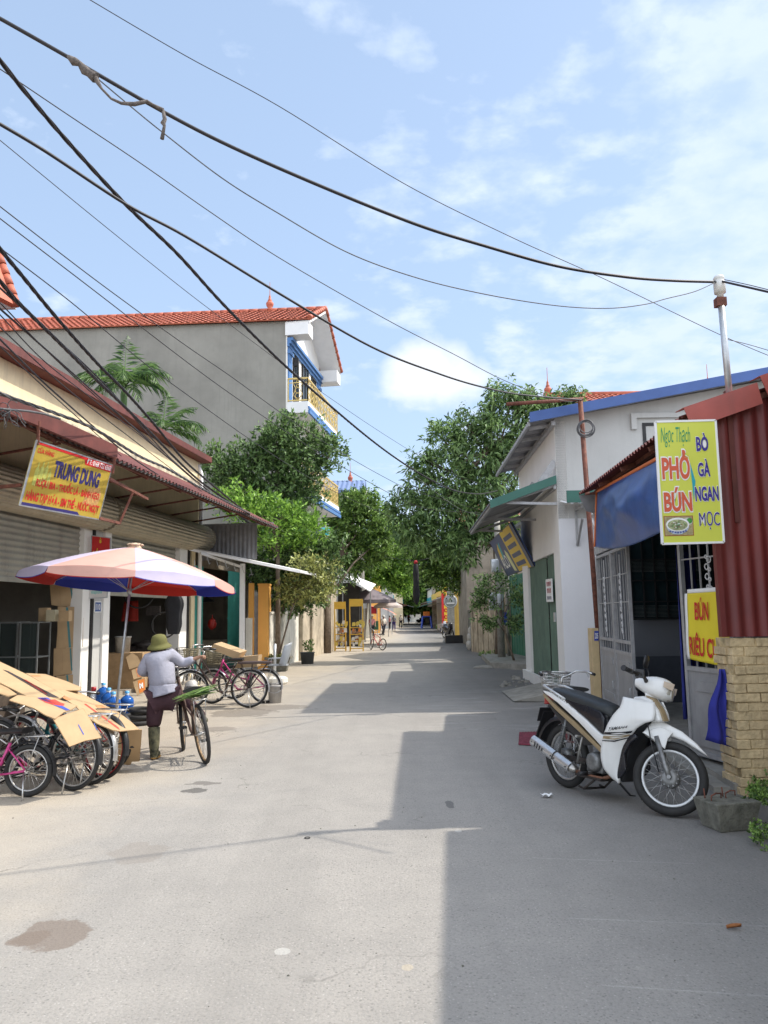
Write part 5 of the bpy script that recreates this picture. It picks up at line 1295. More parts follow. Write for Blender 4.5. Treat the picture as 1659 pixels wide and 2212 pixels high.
# further left trees
Yt = 40; tb = G(707, 1411)
tree('street_tree', 'leafy street tree leaning over the snack racks', tb, [tb, tb+V3((0.05,0,2)), P(712, 1290, 37), P(735, 1200, 39)],
     [BL(735, 1100, Yt, 34, 42), BL(775, 1085, Yt, 42, 34), BL(735, 1160, Yt, 45, 55), BL(790, 1130, Yt, 50, 50), BL(822, 1165, Yt, 36, 55), BL(780, 1195, Yt, 55, 40), BL(735, 1225, Yt, 42, 32)],
     34, LM['mid'], L=0.24, per=6, W=0.42, clump=0.5, r0=0.17, droop=0.2)
Yt = 50; tb = V3((P(783, 1380, 50).x, 50, 0))
tree('street_tree', 'sunlit broad tree arching over the middle of the street', tb, [tb, tb+V3((0.3,0,3)), P(800, 1230, Yt), P(840, 1200, Yt)],
     [BL(825, 1205, Yt, 42, 40), BL(862, 1215, Yt, 28, 35), BL(800, 1240, Yt, 45, 28), BL(850, 1245, Yt, 38, 30), BL(872, 1260, Yt, 22, 26), BL(858, 1165, Yt, 34, 34), BL(878, 1200, Yt, 24, 34), BL(840, 1140, Yt, 30, 28), BL(770, 1245, Yt, 34, 22)],
     30, LM['fresh'], L=0.30, per=6, W=0.44, clump=0.55, r0=0.18, droop=0.2)
# right: the big tree with long leaves
Yt = 28; tb = G(1078, 1416); tb = V3((P(1078, 1400, Yt).x, Yt, 0))
tree('big_street_tree', 'big airy tree with long drooping leaves rising over the old yard wall', tb,
     [tb, P(1080, 1300, Yt), P(1072, 1180, Yt), P(1075, 1060, Yt), P(1070, 960, Yt)],
     [BL(1064, 868, Yt, 24, 44), BL(1010, 915, Yt, 48, 34), BL(1075, 930, Yt, 50, 45), BL(960, 955, Yt, 44, 40), BL(1030, 985, Yt, 62, 45), BL(1105, 985, Yt, 34, 50), BL(930, 1005, Yt, 44, 38),
      BL(985, 1045, Yt, 60, 42), BL(900, 1060, Yt, 40, 34), BL(875, 1095, Yt, 34, 30), BL(1060, 1060, Yt, 62, 48), BL(940, 1105, Yt, 58, 40), BL(1010, 1125, Yt, 60, 45), BL(885, 1135, Yt, 32, 28),
      BL(1085, 1130, Yt, 45, 50), BL(930, 1160, Yt, 48, 34), BL(1120, 890, Yt, 28, 28), BL(1140, 862, Yt, 28, 16), BL(1225, 868, Yt, 22, 18), BL(1150, 905, Yt, 34, 40), BL(1140, 960, Yt, 30, 50), BL(1180, 878, Yt, 34, 20), BL(1235, 862, Yt, 24, 18), BL(1110, 850, Yt, 24, 22), BL(990, 1180, Yt, 60, 40)],
     24, LM['long'], L=0.30, per=6, W=0.27, clump=0.40, r0=0.17, droop=0.45)
Yt = 44; tb = V3((P(1030, 1380, Yt).x, Yt, 0))
tree('street_tree', 'dark spreading tree shading the far right side of the street', tb, [tb, tb+V3((-0.2,0,2.5)), P(1010, 1250, Yt), P(975, 1220, Yt)],
     [BL(905, 1185, Yt, 34, 30), BL(940, 1200, Yt, 46, 34), BL(915, 1225, Yt, 34, 26), BL(990, 1215, Yt, 50, 36), BL(1040, 1225, Yt, 46, 40), BL(960, 1245, Yt, 52, 28), BL(1020, 1262, Yt, 42, 26), BL(1080, 1240, Yt, 34, 45), BL(1100, 1200, Yt, 34, 40), BL(1060, 1180, Yt, 46, 36)],
     30, LM['mid'], L=0.26, per=6, W=0.40, clump=0.5, r0=0.17, droop=0.2)
# sapling on the slab
sb = G(1112, 1438); Yt = sb.y
tree('sapling', 'slender leaning sapling with sparse leaves on the raised slab beside the white building', sb+V3((0,0,0.1)),
     [sb+V3((0,0,0.1)), P(1102, 1400, Yt), P(1092, 1368, Yt), P(1084, 1340, Yt), P(1080, 1310, Yt)],
     [BL(1065, 1285, Yt, 46, 22), BL(1105, 1270, Yt, 32, 30), BL(1040, 1305, Yt, 32, 14), BL(1108, 1345, Yt, 20, 22), BL(1125, 1300, Yt, 14, 30), BL(1050, 1340, Yt, 16, 14), BL(1060, 1250, Yt, 30, 20)],
     13, LM['long'], L=0.15, per=5, W=0.38, clump=0.22, r0=0.04, droop=0.15)
# weeds by the brick pillar and in the verge
def weeds(name, label, region, n, L, mt_, z=0.0, cat='weeds', y=None):
    c = G(*region[0]); t = thing(name, label, cat, c[:])
    pts = []
    for _ in range(n):
        a = G(region[0][0]+random.uniform(0, region[1][0]-region[0][0]), region[0][1]+random.uniform(0, region[1][1]-region[0][1])); pts.append((a.x, a.y, z+random.uniform(0.01, 0.12)))
    leaves('leaves', np.array(pts), np.tile([0, 0, 1.0], (n, 1)), mt_, t, 6, L, 0.5, 0.1); return t
weeds('weed_clump', 'green weeds growing at the foot of the brick pillar', [(1622, 1742), (1665, 1790)], 60, 0.045, LM['mid'], 0.12)
wc = thing('creeper', 'leafy creeper clinging low on the brick pillar', 'plant', (3.4, YW-0.1, 0.3))
pts = np.array([[P(1650+random.gauss(0, 9), 1712+random.gauss(0, 12), YW-0.04)[i] for i in range(3)] for _ in range(80)]); leaves('leaves', pts, np.tile([0, -1.0, 0.3], (80, 1)), LM['mango'], wc, 4, 0.04, 0.7, 0.2)
weeds('verge_weeds', 'low weeds along the foot of the neighbouring wall at the picture edge', [(1625, 1805), (1665, 1840)], 40, 0.04, LM['mid'], 0.0)
weeds('wall_weeds', 'straggly weeds at the base of the old yard wall', [(1035, 1415), (1100, 1424)], 60, 0.09, LM['mid'], 0.05)
# areca palms behind the shop roof
def palm(label, c, base, fr, L, rng):
    t = thing('areca_palm', label, 'palm', base[:], group='areca palms behind the corner shop')
    q = MB(); q.tube([base, base.lerp(c, 0.5), c-V3((0,0,0.3))], [0.11, 0.10, 0.085], 10); q.build('trunk', mat('green_palm_trunk', (0.16, 0.17, 0.08), 0.8, 0.3, 3), t)
    q = MB(); q.tube([c-V3((0,0,1.0)), c-V3((0,0,0.2)), c], [0.09, 0.10, 0.05], 10); q.build('crown_shaft', mat('crown_shaft_green', (0.10, 0.20, 0.06), 0.6, 0.3, 3), t)
    vs_, q = [], MB()
    for (az, el, ln, dr) in fr:
        az += rng.uniform(-8, 8); u = V3((math.cos(R(az)), math.sin(R(az)), 0)); n = 22; pp_ = []
        for k in range(n+1):
            s_ = k/n; a = R(el) - dr*s_**1.4
            pp_.append((pp_[-1] if pp_ else c) + (u*math.cos(a) + V3((0,0,1))*math.sin(a))*(ln/n))
        q.tube(pp_, [0.022*(1-0.8*k/n) for k in range(n+1)], 5)
        sd_ = V3((-u.y, u.x, 0))
        for k in range(3, n+1):
            tdir = (pp_[k]-pp_[k-1]).normalized(); nm_ = sd_.cross(tdir).normalized()
            for sg in (-1, 1):
                for j in range(1 + (k % 2)):
                    p0_ = pp_[k-1].lerp(pp_[k], j/2); l2 = ln*0.36*math.sin(math.pi*min(0.97, 0.12+0.86*k/n))*rng.uniform(0.6, 1.15)
                    d_ = (sd_*sg*0.7 + tdir*rng.uniform(0.5, 1.0) + nm_*rng.uniform(-0.1, 0.4) + V3((0,0,-0.2-0.6*k/n*rng.random()))).normalized()
                    w_ = tdir.cross(d_).normalized().cross(d_)*0.013
                    e_ = p0_ + d_*l2 + V3((0,0,-l2*0.22)); m_ = p0_ + d_*l2*0.5 + V3((0,0,-0.01))
                    q.add([p0_, m_+w_, e_, m_-w_], [(0,1,2),(0,2,3)])
    q.build('fronds', leaf_mat('palm_leaves', (0.04, 0.12, 0.03), (0.16, 0.28, 0.07), 0.45), t)
    return t
rngp = random.Random(2)
Yp = 23.0; cp = P(268, 838, Yp); bpz = V3((P(272, 900, Yp).x+0.1, Yp, 0))
fr = [(95, 86, 1.9, 0.5), (60, 70, 1.9, 1.3), (130, 74, 1.8, 1.5), (0, 52, 1.8, 1.9), (-30, 42, 1.7, 2.0), (180, 50, 1.9, 1.9), (205, 35, 1.8, 1.7), (-70, 40, 1.6, 2.0), (-110, 46, 1.6, 2.0), (30, 35, 1.7, 2.0), (150, 30, 1.6, 1.9), (-90, 15, 1.4, 1.7), (240, 10, 1.3, 1.4), (-50, 5, 1.4, 1.6)]
palm('taller areca palm with drooping fronds behind the corner shop roof', cp, bpz, fr, 1.8, rngp)
Yp = 22.5; cp = P(352, 930, Yp); bpz = V3((cp.x, Yp, 0))
fr = [(90, 84, 1.4, 0.6), (40, 66, 1.4, 1.2), (140, 68, 1.3, 1.4), (10, 40, 1.5, 1.7), (-30, 25, 1.7, 1.5), (170, 45, 1.3, 1.8), (-80, 35, 1.2, 1.8), (210, 20, 1.1, 1.5), (-10, 5, 1.5, 1.2)]
palm('shorter areca palm nearer the end of the corner shop roof', cp, bpz, fr, 1.4, rngp)
# ================================================================== overhead cables
def smooth_pts(pts, n=10):
    out = []
    P_ = [pts[0]] + list(pts) + [pts[-1]]
    for i in range(1, len(P_)-2):
        p0, p1, p2, p3 = (np.array(P_[j], float) for j in (i-1, i, i+1, i+2))
        for k in range(n):
            t = k/n; out.append(0.5*((2*p1)+(-p0+p2)*t+(2*p0-5*p1+4*p2-p3)*t*t+(-p0+3*p1-3*p2+p3)*t**3))
    out.append(np.array(pts[-1], float)); return out
def cable(label, pts, Y0, Y1, r, mt_=None, twist=0, group='cables strung over the street', name='overhead_cable', n=6):
    sp_ = smooth_pts(pts, 8); seg = [0.0]
    for a, b in zip(sp_[:-1], sp_[1:]): seg.append(seg[-1] + float(np.hypot(*(b-a))))
    P3 = []
    for s_, p in zip(seg, sp_):
        f = s_/seg[-1]; Y = 1.0/((1-f)/Y0 + f/Y1); P3.append(P(p[0], p[1], Y))
    q = MB()
    if twist:
        # resample evenly, then wind the strands
        L_ = sum((b-a).length for a, b in zip(P3[:-1], P3[1:])); m_ = int(L_/0.035); res = []; acc = 0; i = 0; d = 0
        cum = [0]
        for a, b in zip(P3[:-1], P3[1:]): cum.append(cum[-1]+(b-a).length)
        for k in range(m_+1):
            s_ = L_*k/m_
            while i < len(cum)-2 and cum[i+1] < s_: i += 1
            res.append(P3[i].lerp(P3[i+1], (s_-cum[i])/max(1e-6, cum[i+1]-cum[i])))
        t = (res[-1]-res[0]).normalized(); a_ = t.cross(V3((0,0,1))).normalized(); b_ = t.cross(a_)
        for st in range(twist):
            q.tube([p + (a_*math.cos(k*0.035/0.55*2*math.pi/1.2 + st*2*math.pi/twist) + b_*math.sin(k*0.035/0.55*2*math.pi/1.2 + st*2*math.pi/twist))*r*0.62*1.0 for k, p in enumerate(res)], r*0.55, 5)
    else:
        q.tube(P3, r, n)
    return q.build(name, mt_ or M['black_cable'], tag_=(label, 'cable', group))
K = cable
K('thickest black cable, knotted near the top left and ending at the white insulator', [(-60,8),(0,40),(150,125),(350,240),(500,317),(700,405),(900,485),(1050,532),(1205,575),(1350,598),(1450,606),(1545,609)], 4.4, YW-0.08, 0.0125)
K('short black cable running from the insulator off to the right', [(1556,607),(1600,617),(1700,640)], YW-0.08, 6.3, 0.011)
K('thin wire from the insulator above the short black cable', [(1560,603),(1620,616),(1700,636)], YW-0.05, 6.5, 0.004)
K('thin grey wire drooping below the knotted thick cable to the insulator', [(205,165),(280,228),(350,285),(480,385),(600,460),(750,545),(900,600),(1050,636),(1200,660),(1310,666),(1390,658),(1440,645),(1500,630),(1545,610)], 4.7, YW-0.1, 0.0042, M['grey_cable'])
K('highest thin wire crossing the sky down to the right edge', [(150,-28),(195,0),(400,120),(600,228),(870,395),(1100,510),(1300,600),(1560,725),(1720,792)], 6.5, 9.0, 0.0042)
K('thin wire splitting off to the right edge behind the mast', [(1570,733),(1620,745),(1720,775)], 8.7, 9.3, 0.0042)
K('heavy twisted cable swooping into the big right-hand tree', [(-40,75),(0,130),(60,205),(150,310),(270,440),(380,545),(480,655),(600,775),(700,865),(795,945),(867,998),(928,1035),(980,1059),(1033,1067),(1075,1060)], 4.6, 26.5, 0.0155, twist=4)
K('long black cable ending at the top of the rusty pole', [(-50,238),(0,268),(100,328),(270,440),(400,510),(600,632),(800,748),(950,808),(1050,838),(1130,853),(1258,864)], 4.8, yP, 0.0125)
K('thin wire running down to the top of the big right-hand tree', [(-30,130),(0,149),(150,250),(300,350),(450,455),(600,555),(829,687),(980,765),(1090,822),(1200,862),(1250,868)], 6.5, 14, 0.0055)
K('fine wire with hanging threads passing in front of the tiled roof', [(-30,280),(0,303),(200,467),(384,615),(490,696),(617,791),(683,839),(823,934),(950,1010),(1050,1050)], 6.5, 27, 0.0042)
K('upper wire of the pair crossing the grey house wall', [(-20,430),(0,446),(200,600),(384,734),(500,814),(596,884),(700,955),(823,1027),(900,1062),(1040,1102)], 7.0, 27, 0.006)
K('lower wire of the pair crossing the grey house wall', [(-20,455),(0,472),(200,625),(384,767),(490,845),(601,921),(700,985),(850,1070),(930,1100),(1050,1108)], 7.0, 27, 0.006)
K('wire crossing the grey house wall below the palms', [(-20,515),(0,535),(150,650),(300,775),(384,838),(553,958),(700,1050),(850,1120)], 7.0, 27, 0.006)
K('upper heavy twisted cable following the shop roof', [(-20,505),(0,537),(48,596),(122,686),(212,787),(265,840),(331,914),(391,987),(440,1032),(520,1098),(560,1128)], 6.3, 21.5, 0.018, twist=4)
K('lower heavy twisted cable following the shop roof', [(-20,585),(0,607),(40,654),(127,739),(212,824),(291,900),(376,987),(430,1038),(500,1088),(548,1124)], 6.3, 21.5, 0.018, twist=4)
shop_wires = [[(0,622),(106,718),(225,829),(365,987),(490,1092)], [(0,654),(87,744),(211,860),(317,945),(480,1088)], [(0,667),(159,808),(344,972),(500,1100)],
    [(0,707),(132,829),(264,932),(420,1050),(490,1100)], [(0,733),(106,837),(270,977),(400,1060),(495,1108)], [(0,680),(90,775),(200,862),(330,962),(470,1082)], [(0,748),(130,868),(262,985)]]
wl_ = ['topmost of the loose black wires fanned over the shop roof', 'second of the loose wires over the shop roof', 'third loose wire crossing the cream shop wall', 'fourth loose wire crossing the cream shop wall', 'fifth loose wire, low over the cream shop wall', 'loose wire between the third and the fourth over the shop roof', 'short wire that ends on the cream shop wall']
for i, w_ in enumerate(shop_wires):
    w_ = [(w_[0][0]-25, w_[0][1]-22)] + w_
    K(wl_[i], w_, 6.3+0.1*i, 21.0 if i < 6 else 12.5, 0.010 if i in (0, 2, 4) else 0.0065)
# grey bundle lying along the awning edge with frayed ends
K('grey wire bundle lying along the edge of the rusty awning', [(-20,838),(0,850),(60,872),(120,893),(200,925),(300,985),(360,1012),(440,1058),(540,1110)], 7.6, 18.5, 0.02, M['grey_cable'], twist=3)
K('sagging bundle of wires going on behind the fresh-leaved tree', [(480,1078),(553,1143),(600,1176),(647,1206),(690,1230)], 21, 30, 0.045, twist=4)
K('thin wire going on beside the sagging bundle', [(470,1070),(540,1145),(620,1200),(680,1240)], 20, 30, 0.01, M['grey_cable'])
for i, w_ in enumerate([[(900,1030),(985,1095),(1040,1112),(1060,1108)], [(1000,1062),(1000+20,1100),(1058,1112)]][:1]): K('slack wire tucked under the twisted cable by the big tree', w_, 20, 19.5, 0.006, M['grey_cable'])
# cloth wrappings on the thick cable
def at_c(px, py, f): return P(px, py, 1.0/((1-f)/4.4 + f/(YW-0.08)))
wrap = mat('grimy_cloth_wrapping', (0.14, 0.12, 0.11), 0.9, 0.4, 30, 0.5, 80)
kn = thing('cable_knot', 'grimy cloth wrapping tied round the knotted thick cable', 'wrapping', at_c(178, 142, 0.12)[:])
q = MB(); q.tube([at_c(147, 122, 0.1), at_c(160, 133, 0.1), at_c(172, 138, 0.11), at_c(183, 152, 0.115), at_c(192, 158, 0.12), at_c(206, 168, 0.12)], [0.012, 0.028, 0.018, 0.03, 0.024, 0.034], 10)
q.build('wrap', wrap, kn)
q = MB(); q.tube([at_c(205,168,.12), at_c(220,192,.13), at_c(240,213,.14), at_c(262,223,.15), at_c(290,225,.16), at_c(318,219,.17), at_c(330,226,.18), at_c(352,238,.185)], [0.02,0.008,0.008,0.010,0.014,0.012,0.008,0.014], 8)
q.tube([at_c(352, 238, .185), at_c(356, 258, .185), at_c(352, 266, .185), at_c(355, 272, .185), at_c(350, 300, .185)], [0.010, 0.014, 0.017, 0.010, 0.014], 8)
q.build('loose_tail', wrap, kn)
# ================================================================== bicycles
chrome = mat('worn_chrome', (0.55, 0.54, 0.52), 0.3, 0.3, 20, metal=0.85)
rim_m = mat('dull_rim', (0.50, 0.49, 0.47), 0.35, 0.25, 12, metal=0.7)
rusty_rim = mat('rusty_rim', (0.36, 0.24, 0.13), 0.6, 0.4, 18, metal=0.3)
blk = mat('black_plastic', (0.02, 0.02, 0.022), 0.45, 0.2, 12)
blk_gloss = mat('black_gloss_paint', (0.015, 0.015, 0.02), 0.25, 0.15, 6)
wicker = mat('woven_basket', (0.22, 0.19, 0.12), 0.8, 0.4, 40)
def wheel(parent, c, r, ax=(0,1,0), rim=None, tyre_r=0.021, nsp=20, steer=None, hub=0.02, M_=None, rr2=0.010, tyre_mt=None):
    """wheel = tyre mesh with rim, spokes and hub below it"""
    c = V3(c); ax = V3(ax); Mx = M_ or Matrix.Identity(4)
    q = MB(); q.torus(c, r-tyre_r, tyre_r, ax, 40, 8); q.xf(Mx); w = q.build('wheel', tyre_mt or M['black_rubber'], parent, False)
    q = MB(); q.torus(c, r-tyre_r*2.1, rr2, ax, 40, 6, 1.3); q.xf(Mx); q.build('rim', rim or rim_m, w, False)
    q = MB()
    for k in range(nsp):
        a = 2*math.pi*k/nsp; b = a + (0.5 if k % 2 else -0.5); s_ = (1 if k % 4 < 2 else -1)*0.028
        q.cyl(c + V3((math.cos(b)*hub, s_, math.sin(b)*hub)), c + V3((math.cos(a)*(r-tyre_r*2.2), 0, math.sin(a)*(r-tyre_r*2.2))), 0.0019, 4)
    q.xf(Mx); q.build('spokes', rim_m, w, False)
    q = MB(); q.cyl(c-ax*0.045, c+ax*0.045, hub, 10); q.cyl(c-ax*0.065, c+ax*0.065, 0.007, 8); q.xf(Mx); q.build('hub', chrome, w, False)
    return w
def bike(label, loc, rz, r=0.33, wb=1.04, fm=None, rim=None, basket=None, fender=None, rack=True, steer=0.0, lean=0.0, seat_h=0.78, bar_h=0.98,
         group=None, stand=True, step_thru=True, twist_bar=False, name='bicycle', nsp=20, tyre=0.021, bw=1.0):
    fm = fm or blk_gloss
    t = thing(name, label, 'bicycle', loc[:], group=group, rot=(R(lean), 0, rz))
    s = r/0.33
    ra, fa = V3((0,0,r)), V3((wb,0,r)); bb = V3((0.43*s, 0, 0.27*s)); st = V3((0.27*s, 0, seat_h-0.10)); hd = V3((wb-0.20, 0, bar_h-0.14)); hl = V3((wb-0.155, 0, bar_h-0.30))
    q = MB()
    for sg in (-1, 1):
        q.tube([ra+V3((0,sg*0.05,0)), bb+V3((0,sg*0.03,0))], 0.010, 6); q.tube([ra+V3((0,sg*0.05,0)), st.lerp(bb, 0.15)+V3((0,sg*0.012,0))], 0.008, 6)
    q.tube([bb, st], 0.016, 8); q.tube([hd, hl], 0.021, 8)
    if step_thru:
        q.tube([hl, hl.lerp(bb, 0.4)+V3((-0.03,0,-0.10)), hl.lerp(bb, 0.75)+V3((0,0,-0.09)), bb+V3((0.02,0,0))], 0.018, 8)
        q.tube([hd.lerp(hl, 0.2), hd.lerp(bb, 0.45)+V3((-0.03,0,-0.06)), st.lerp(bb, 0.5)], 0.014, 8)
    else:
        q.tube([hl, bb], 0.018, 8); q.tube([hd, st.lerp(bb, 0.12)], 0.015, 8)
    q.build('frame', fm, t, False)
    wheel(t, ra, r, rim=rim, nsp=nsp, tyre_r=tyre)
    SM = Matrix.Translation(hl) @ Matrix.Rotation(steer, 4, V3((-0.3, 0, 1)).normalized()) @ Matrix.Translation(-hl)
    wheel(t, fa, r, rim=rim, M_=SM, nsp=nsp, tyre_r=tyre)
    q = MB()
    for sg in (-1, 1): q.tube([fa+V3((0,sg*0.045,0)), fa+V3((-0.04,sg*0.045,0.16*s)), hl+V3((0.01,sg*0.035,-0.03)), hl+V3((0,0,0.0))], 0.011, 6)
    q.xf(SM); q.build('fork', fm if fm is not blk_gloss else chrome, t, False)
    q = MB(); top = hd + V3((-0.045, 0, 0.12))
    q.tube([hd, top], 0.012, 8)
    hb = [top+V3((0.02,0,0)), top+V3((0.05,0.06*bw,0.01)), top+V3((0.02,0.17*bw,0.07)), top+V3((-0.08,0.26*bw,0.07)), top+V3((-0.20,0.29*bw,0.05))]
    for sg in (-1, 1): q.tube([V3((p.x, p.y*sg, p.z)) for p in hb], 0.011, 8)
    for sg in (-1, 1): q.tube([V3((hb[3].x+0.02, sg*0.26*bw, hb[3].z-0.02)), V3((hb[4].x+0.02, sg*0.25*bw, hb[4].z-0.06))], 0.006, 6)
    q.xf(SM); hbo = q.build('handlebar', chrome, t, False)
    for sg in (-1, 1):
        q = MB(); q.tube([V3((hb[4].x+0.11, sg*0.283*bw, hb[4].z+0.01)), V3((hb[4].x-0.01, sg*0.292*bw, hb[4].z))], 0.017, 8); q.xf(SM); q.build('grip', blk, hbo, False)
    q = MB(); sp = V3((st.x-0.03, 0, seat_h))
    q.tube([st, V3((sp.x, 0, seat_h-0.03))], 0.012, 8); q.build('seat_post', chrome, t, False)
    q = MB()
    def sad(u, v):
        a = 2*math.pi*u; w = 0.10*(1-v)**0.7 + 0.02; x = -0.13 + 0.27*v
        return V3((sp.x+x, w*math.cos(a), sp.z + 0.028*math.sin(a)*(1.0) + 0.012*(1-v)))
    q.grid(sad, 14, 8); q.add([sad(i/14, 0) for i in range(14)], [tuple(range(14))]); q.add([sad(i/14, 1) for i in range(14)], [tuple(reversed(range(14)))])
    q.build('saddle', blk, t, False)
    q = MB(); q.torus(bb+V3((0,-0.05,0)), 0.085*s, 0.006, (0,1,0), 24, 5); q.cyl(bb+V3((0,-0.09,0)), bb+V3((0,0.09,0)), 0.012, 8)
    cr = V3((0.12, 0, -0.12))*s
    q.bar(bb+V3((0,-0.08,0)), bb+V3((0,-0.09,0))+cr, 0.018, 0.012); q.bar(bb+V3((0,0.08,0)), bb+V3((0,0.09,0))-cr, 0.018, 0.012)
    for k in range(5): a = k*1.256; q.bar(bb+V3((0,-0.05,0)), bb+V3((0.085*s*math.cos(a), -0.05, 0.085*s*math.sin(a))), 0.012, 0.004)
    for sg in (-1, 1): q.bar(V3((0,-0.045,r+sg*0.035*s)), V3((bb.x,-0.045,bb.z+sg*0.075*s)), 0.007)
    q.torus(ra+V3((0,-0.045,0)), 0.035*s, 0.005, (0,1,0), 16, 5)
    q.build('crankset', chrome, t, False)
    q = MB(); q.box((bb.x+cr.x-0.045, -0.17, bb.z+cr.z-0.011), (bb.x+cr.x+0.045, -0.09, bb.z+cr.z+0.011)); q.build('pedal', blk, t, False)
    q = MB(); q.box((bb.x-cr.x-0.045, 0.09, bb.z-cr.z-0.011), (bb.x-cr.x+0.045, 0.17, bb.z-cr.z+0.011)); q.build('pedal', blk, t, False)
    if fender:
        for c_, a0, a1, Mx in ((ra, 5, 175, None), (fa, 15, 165, SM)):
            q = MB(); n = 22; vs = []
            a0_, a1_ = (20, 190) if c_ is ra else (15, 140)
            for k in range(n+1):
                a = R(a0_ + (a1_-a0_)*k/n) 
                for y_, d in ((-0.028, -0.012), (-0.016, 0.004), (0.016, 0.004), (0.028, -0.012)):
                    rr_ = r+0.022+d; vs.append(c_ + V3((math.cos(a)*rr_, y_, math.sin(a)*rr_)))
            q.add(vs, [(4*k+j, 4*k+j+1, 4*k+4+j+1, 4*k+4+j) for k in range(n) for j in range(3)], True)
            for sg in (-1, 1): q.tube([c_+V3((0, sg*0.05, 0)), c_+V3((-(r+0.02)*0.97, sg*0.026, 0.08))], 0.003, 4)
            if Mx: q.xf(Mx)
            q.build('mudguard', fender, t, False)
    if rack:
        q = MB(); z = 2*r+0.07
        for y_ in (-0.065, -0.022, 0.022, 0.065): q.tube([(-0.26*s, y_, z), (0.12*s, y_, z)], 0.005, 5)
        for x_ in (-0.26*s, -0.1*s, 0.12*s): q.tube([(x_, -0.065, z), (x_, 0.065, z)], 0.005, 5)
        for sg in (-1, 1): q.tube([(-0.16*s, sg*0.065, z), (0, sg*0.055, r)], 0.005, 5)
        q.tube([(0.12*s, 0, z), st.lerp(bb, 0.2)], 0.005, 5)
        q.build('rack', chrome if rack is True else rack, t, False)
    if stand:
        q = MB(); q.tube([(0.02, 0.05, r-0.02), (-0.05, 0.17, 0.012-0.17*math.tan(R(lean)))], 0.008, 6); q.build('kickstand', chrome, t, False)
    if basket:
        q = MB(); bx0 = hd.x+0.06; z0 = bar_h-0.22; n = 10
        def bp(u, z):   # rounded rectangular basket wall
            a = 2*math.pi*u; f = (z-z0)/0.24; w = 0.13+0.04*f; l = 0.10+0.035*f
            c_, s_ = math.cos(a), math.sin(a); return V3((bx0+0.13+l*math.copysign(abs(c_)**0.6, c_), w*math.copysign(abs(s_)**0.6, s_), z))
        for k in range(8): q.tube([bp(i/28, z0+0.24*k/7) for i in range(29)], 0.0045 if k not in (0, 7) else 0.008, 5)
        for i in range(28): q.tube([bp(i/28, z0), bp(i/28, z0+0.24)], 0.0035, 4)
        for k in range(5): q.tube([(bx0+0.04+0.045*k, -0.12, z0), (bx0+0.04+0.045*k, 0.12, z0)], 0.004, 4)
        q.tube([hd, V3((bx0+0.02, 0, z0+0.1))], 0.008, 5)
        q.xf(SM); q.build('basket', basket, t, False)
    return t
pink = mat('pink_frame_paint', (0.55, 0.05, 0.22), 0.35, 0.15, 6); redp = mat('red_frame_paint', (0.45, 0.02, 0.03), 0.35, 0.15, 6)
tealp = mat('teal_frame_paint', (0.02, 0.16, 0.18), 0.35, 0.15, 6); bluep = mat('blue_frame_paint', (0.03, 0.08, 0.30), 0.35, 0.15, 6); silver = mat('silver_frame_paint', (0.42, 0.42, 0.44), 0.35, 0.2, 6, metal=0.5)
redrim = mat('red_rim_paint', (0.40, 0.02, 0.03), 0.4, 0.2, 8); brownp = mat('brown_frame_paint', (0.10, 0.06, 0.045), 0.45, 0.3, 8)
def gb_(px, py): return G(px, py)
grp = 'old bicycles parked under cardboard'
# rear wheels stand towards the road, heads towards the shop
b = gb_(58, 1722); bike('small pink bicycle with a rear rack, nearest of the row half covered with cardboard', b, R(176), 0.235, 0.80, pink, None, None, blk, True, 0.3, 3, 0.58, 0.70, grp, True, True, nsp=22, tyre=0.026)
b = gb_(155, 1708); bike('black bicycle between the small pink one and the silver one under the cardboard', b, R(157), 0.31, 1.0, blk_gloss, None, None, blk, True, 0.2, 3, 0.62, 0.72, grp, nsp=24)
b = gb_(192, 1696); bike('silver bicycle with bright mudguard end in the middle of the cardboard row', b, R(155), 0.305, 1.0, silver, None, None, rim_m, True, 0.2, 3, 0.62, 0.72, grp, nsp=24)
b = gb_(219, 1684); bike('bicycle with red rims sticking out from under the cardboard', b, R(153), 0.31, 1.0, tealp, redrim, None, blk, True, 0.2, 3, 0.62, 0.72, grp, nsp=24)
b = gb_(236, 1664); bike('last bicycle of the cardboard row, its wheel tucked behind the red rims', b, R(151), 0.31, 1.0, redp, None, None, blk, True, 0.2, 3, 0.62, 0.72, grp, nsp=20)
# the woman's bicycle
rb_, fb_ = G(444, 1650), G(398, 1618)
hdg = math.atan2(fb_.y-rb_.y, fb_.x-rb_.x)
LB = bike('rusty old bicycle wheeled by the woman, green leaves on its rack', rb_, hdg, 0.33, 1.06, brownp, rusty_rim, None, None, True, R(-14), -9, 0.80, 1.04, None, False, True, nsp=28, bw=0.75)
LBM = root_matrix(LB)
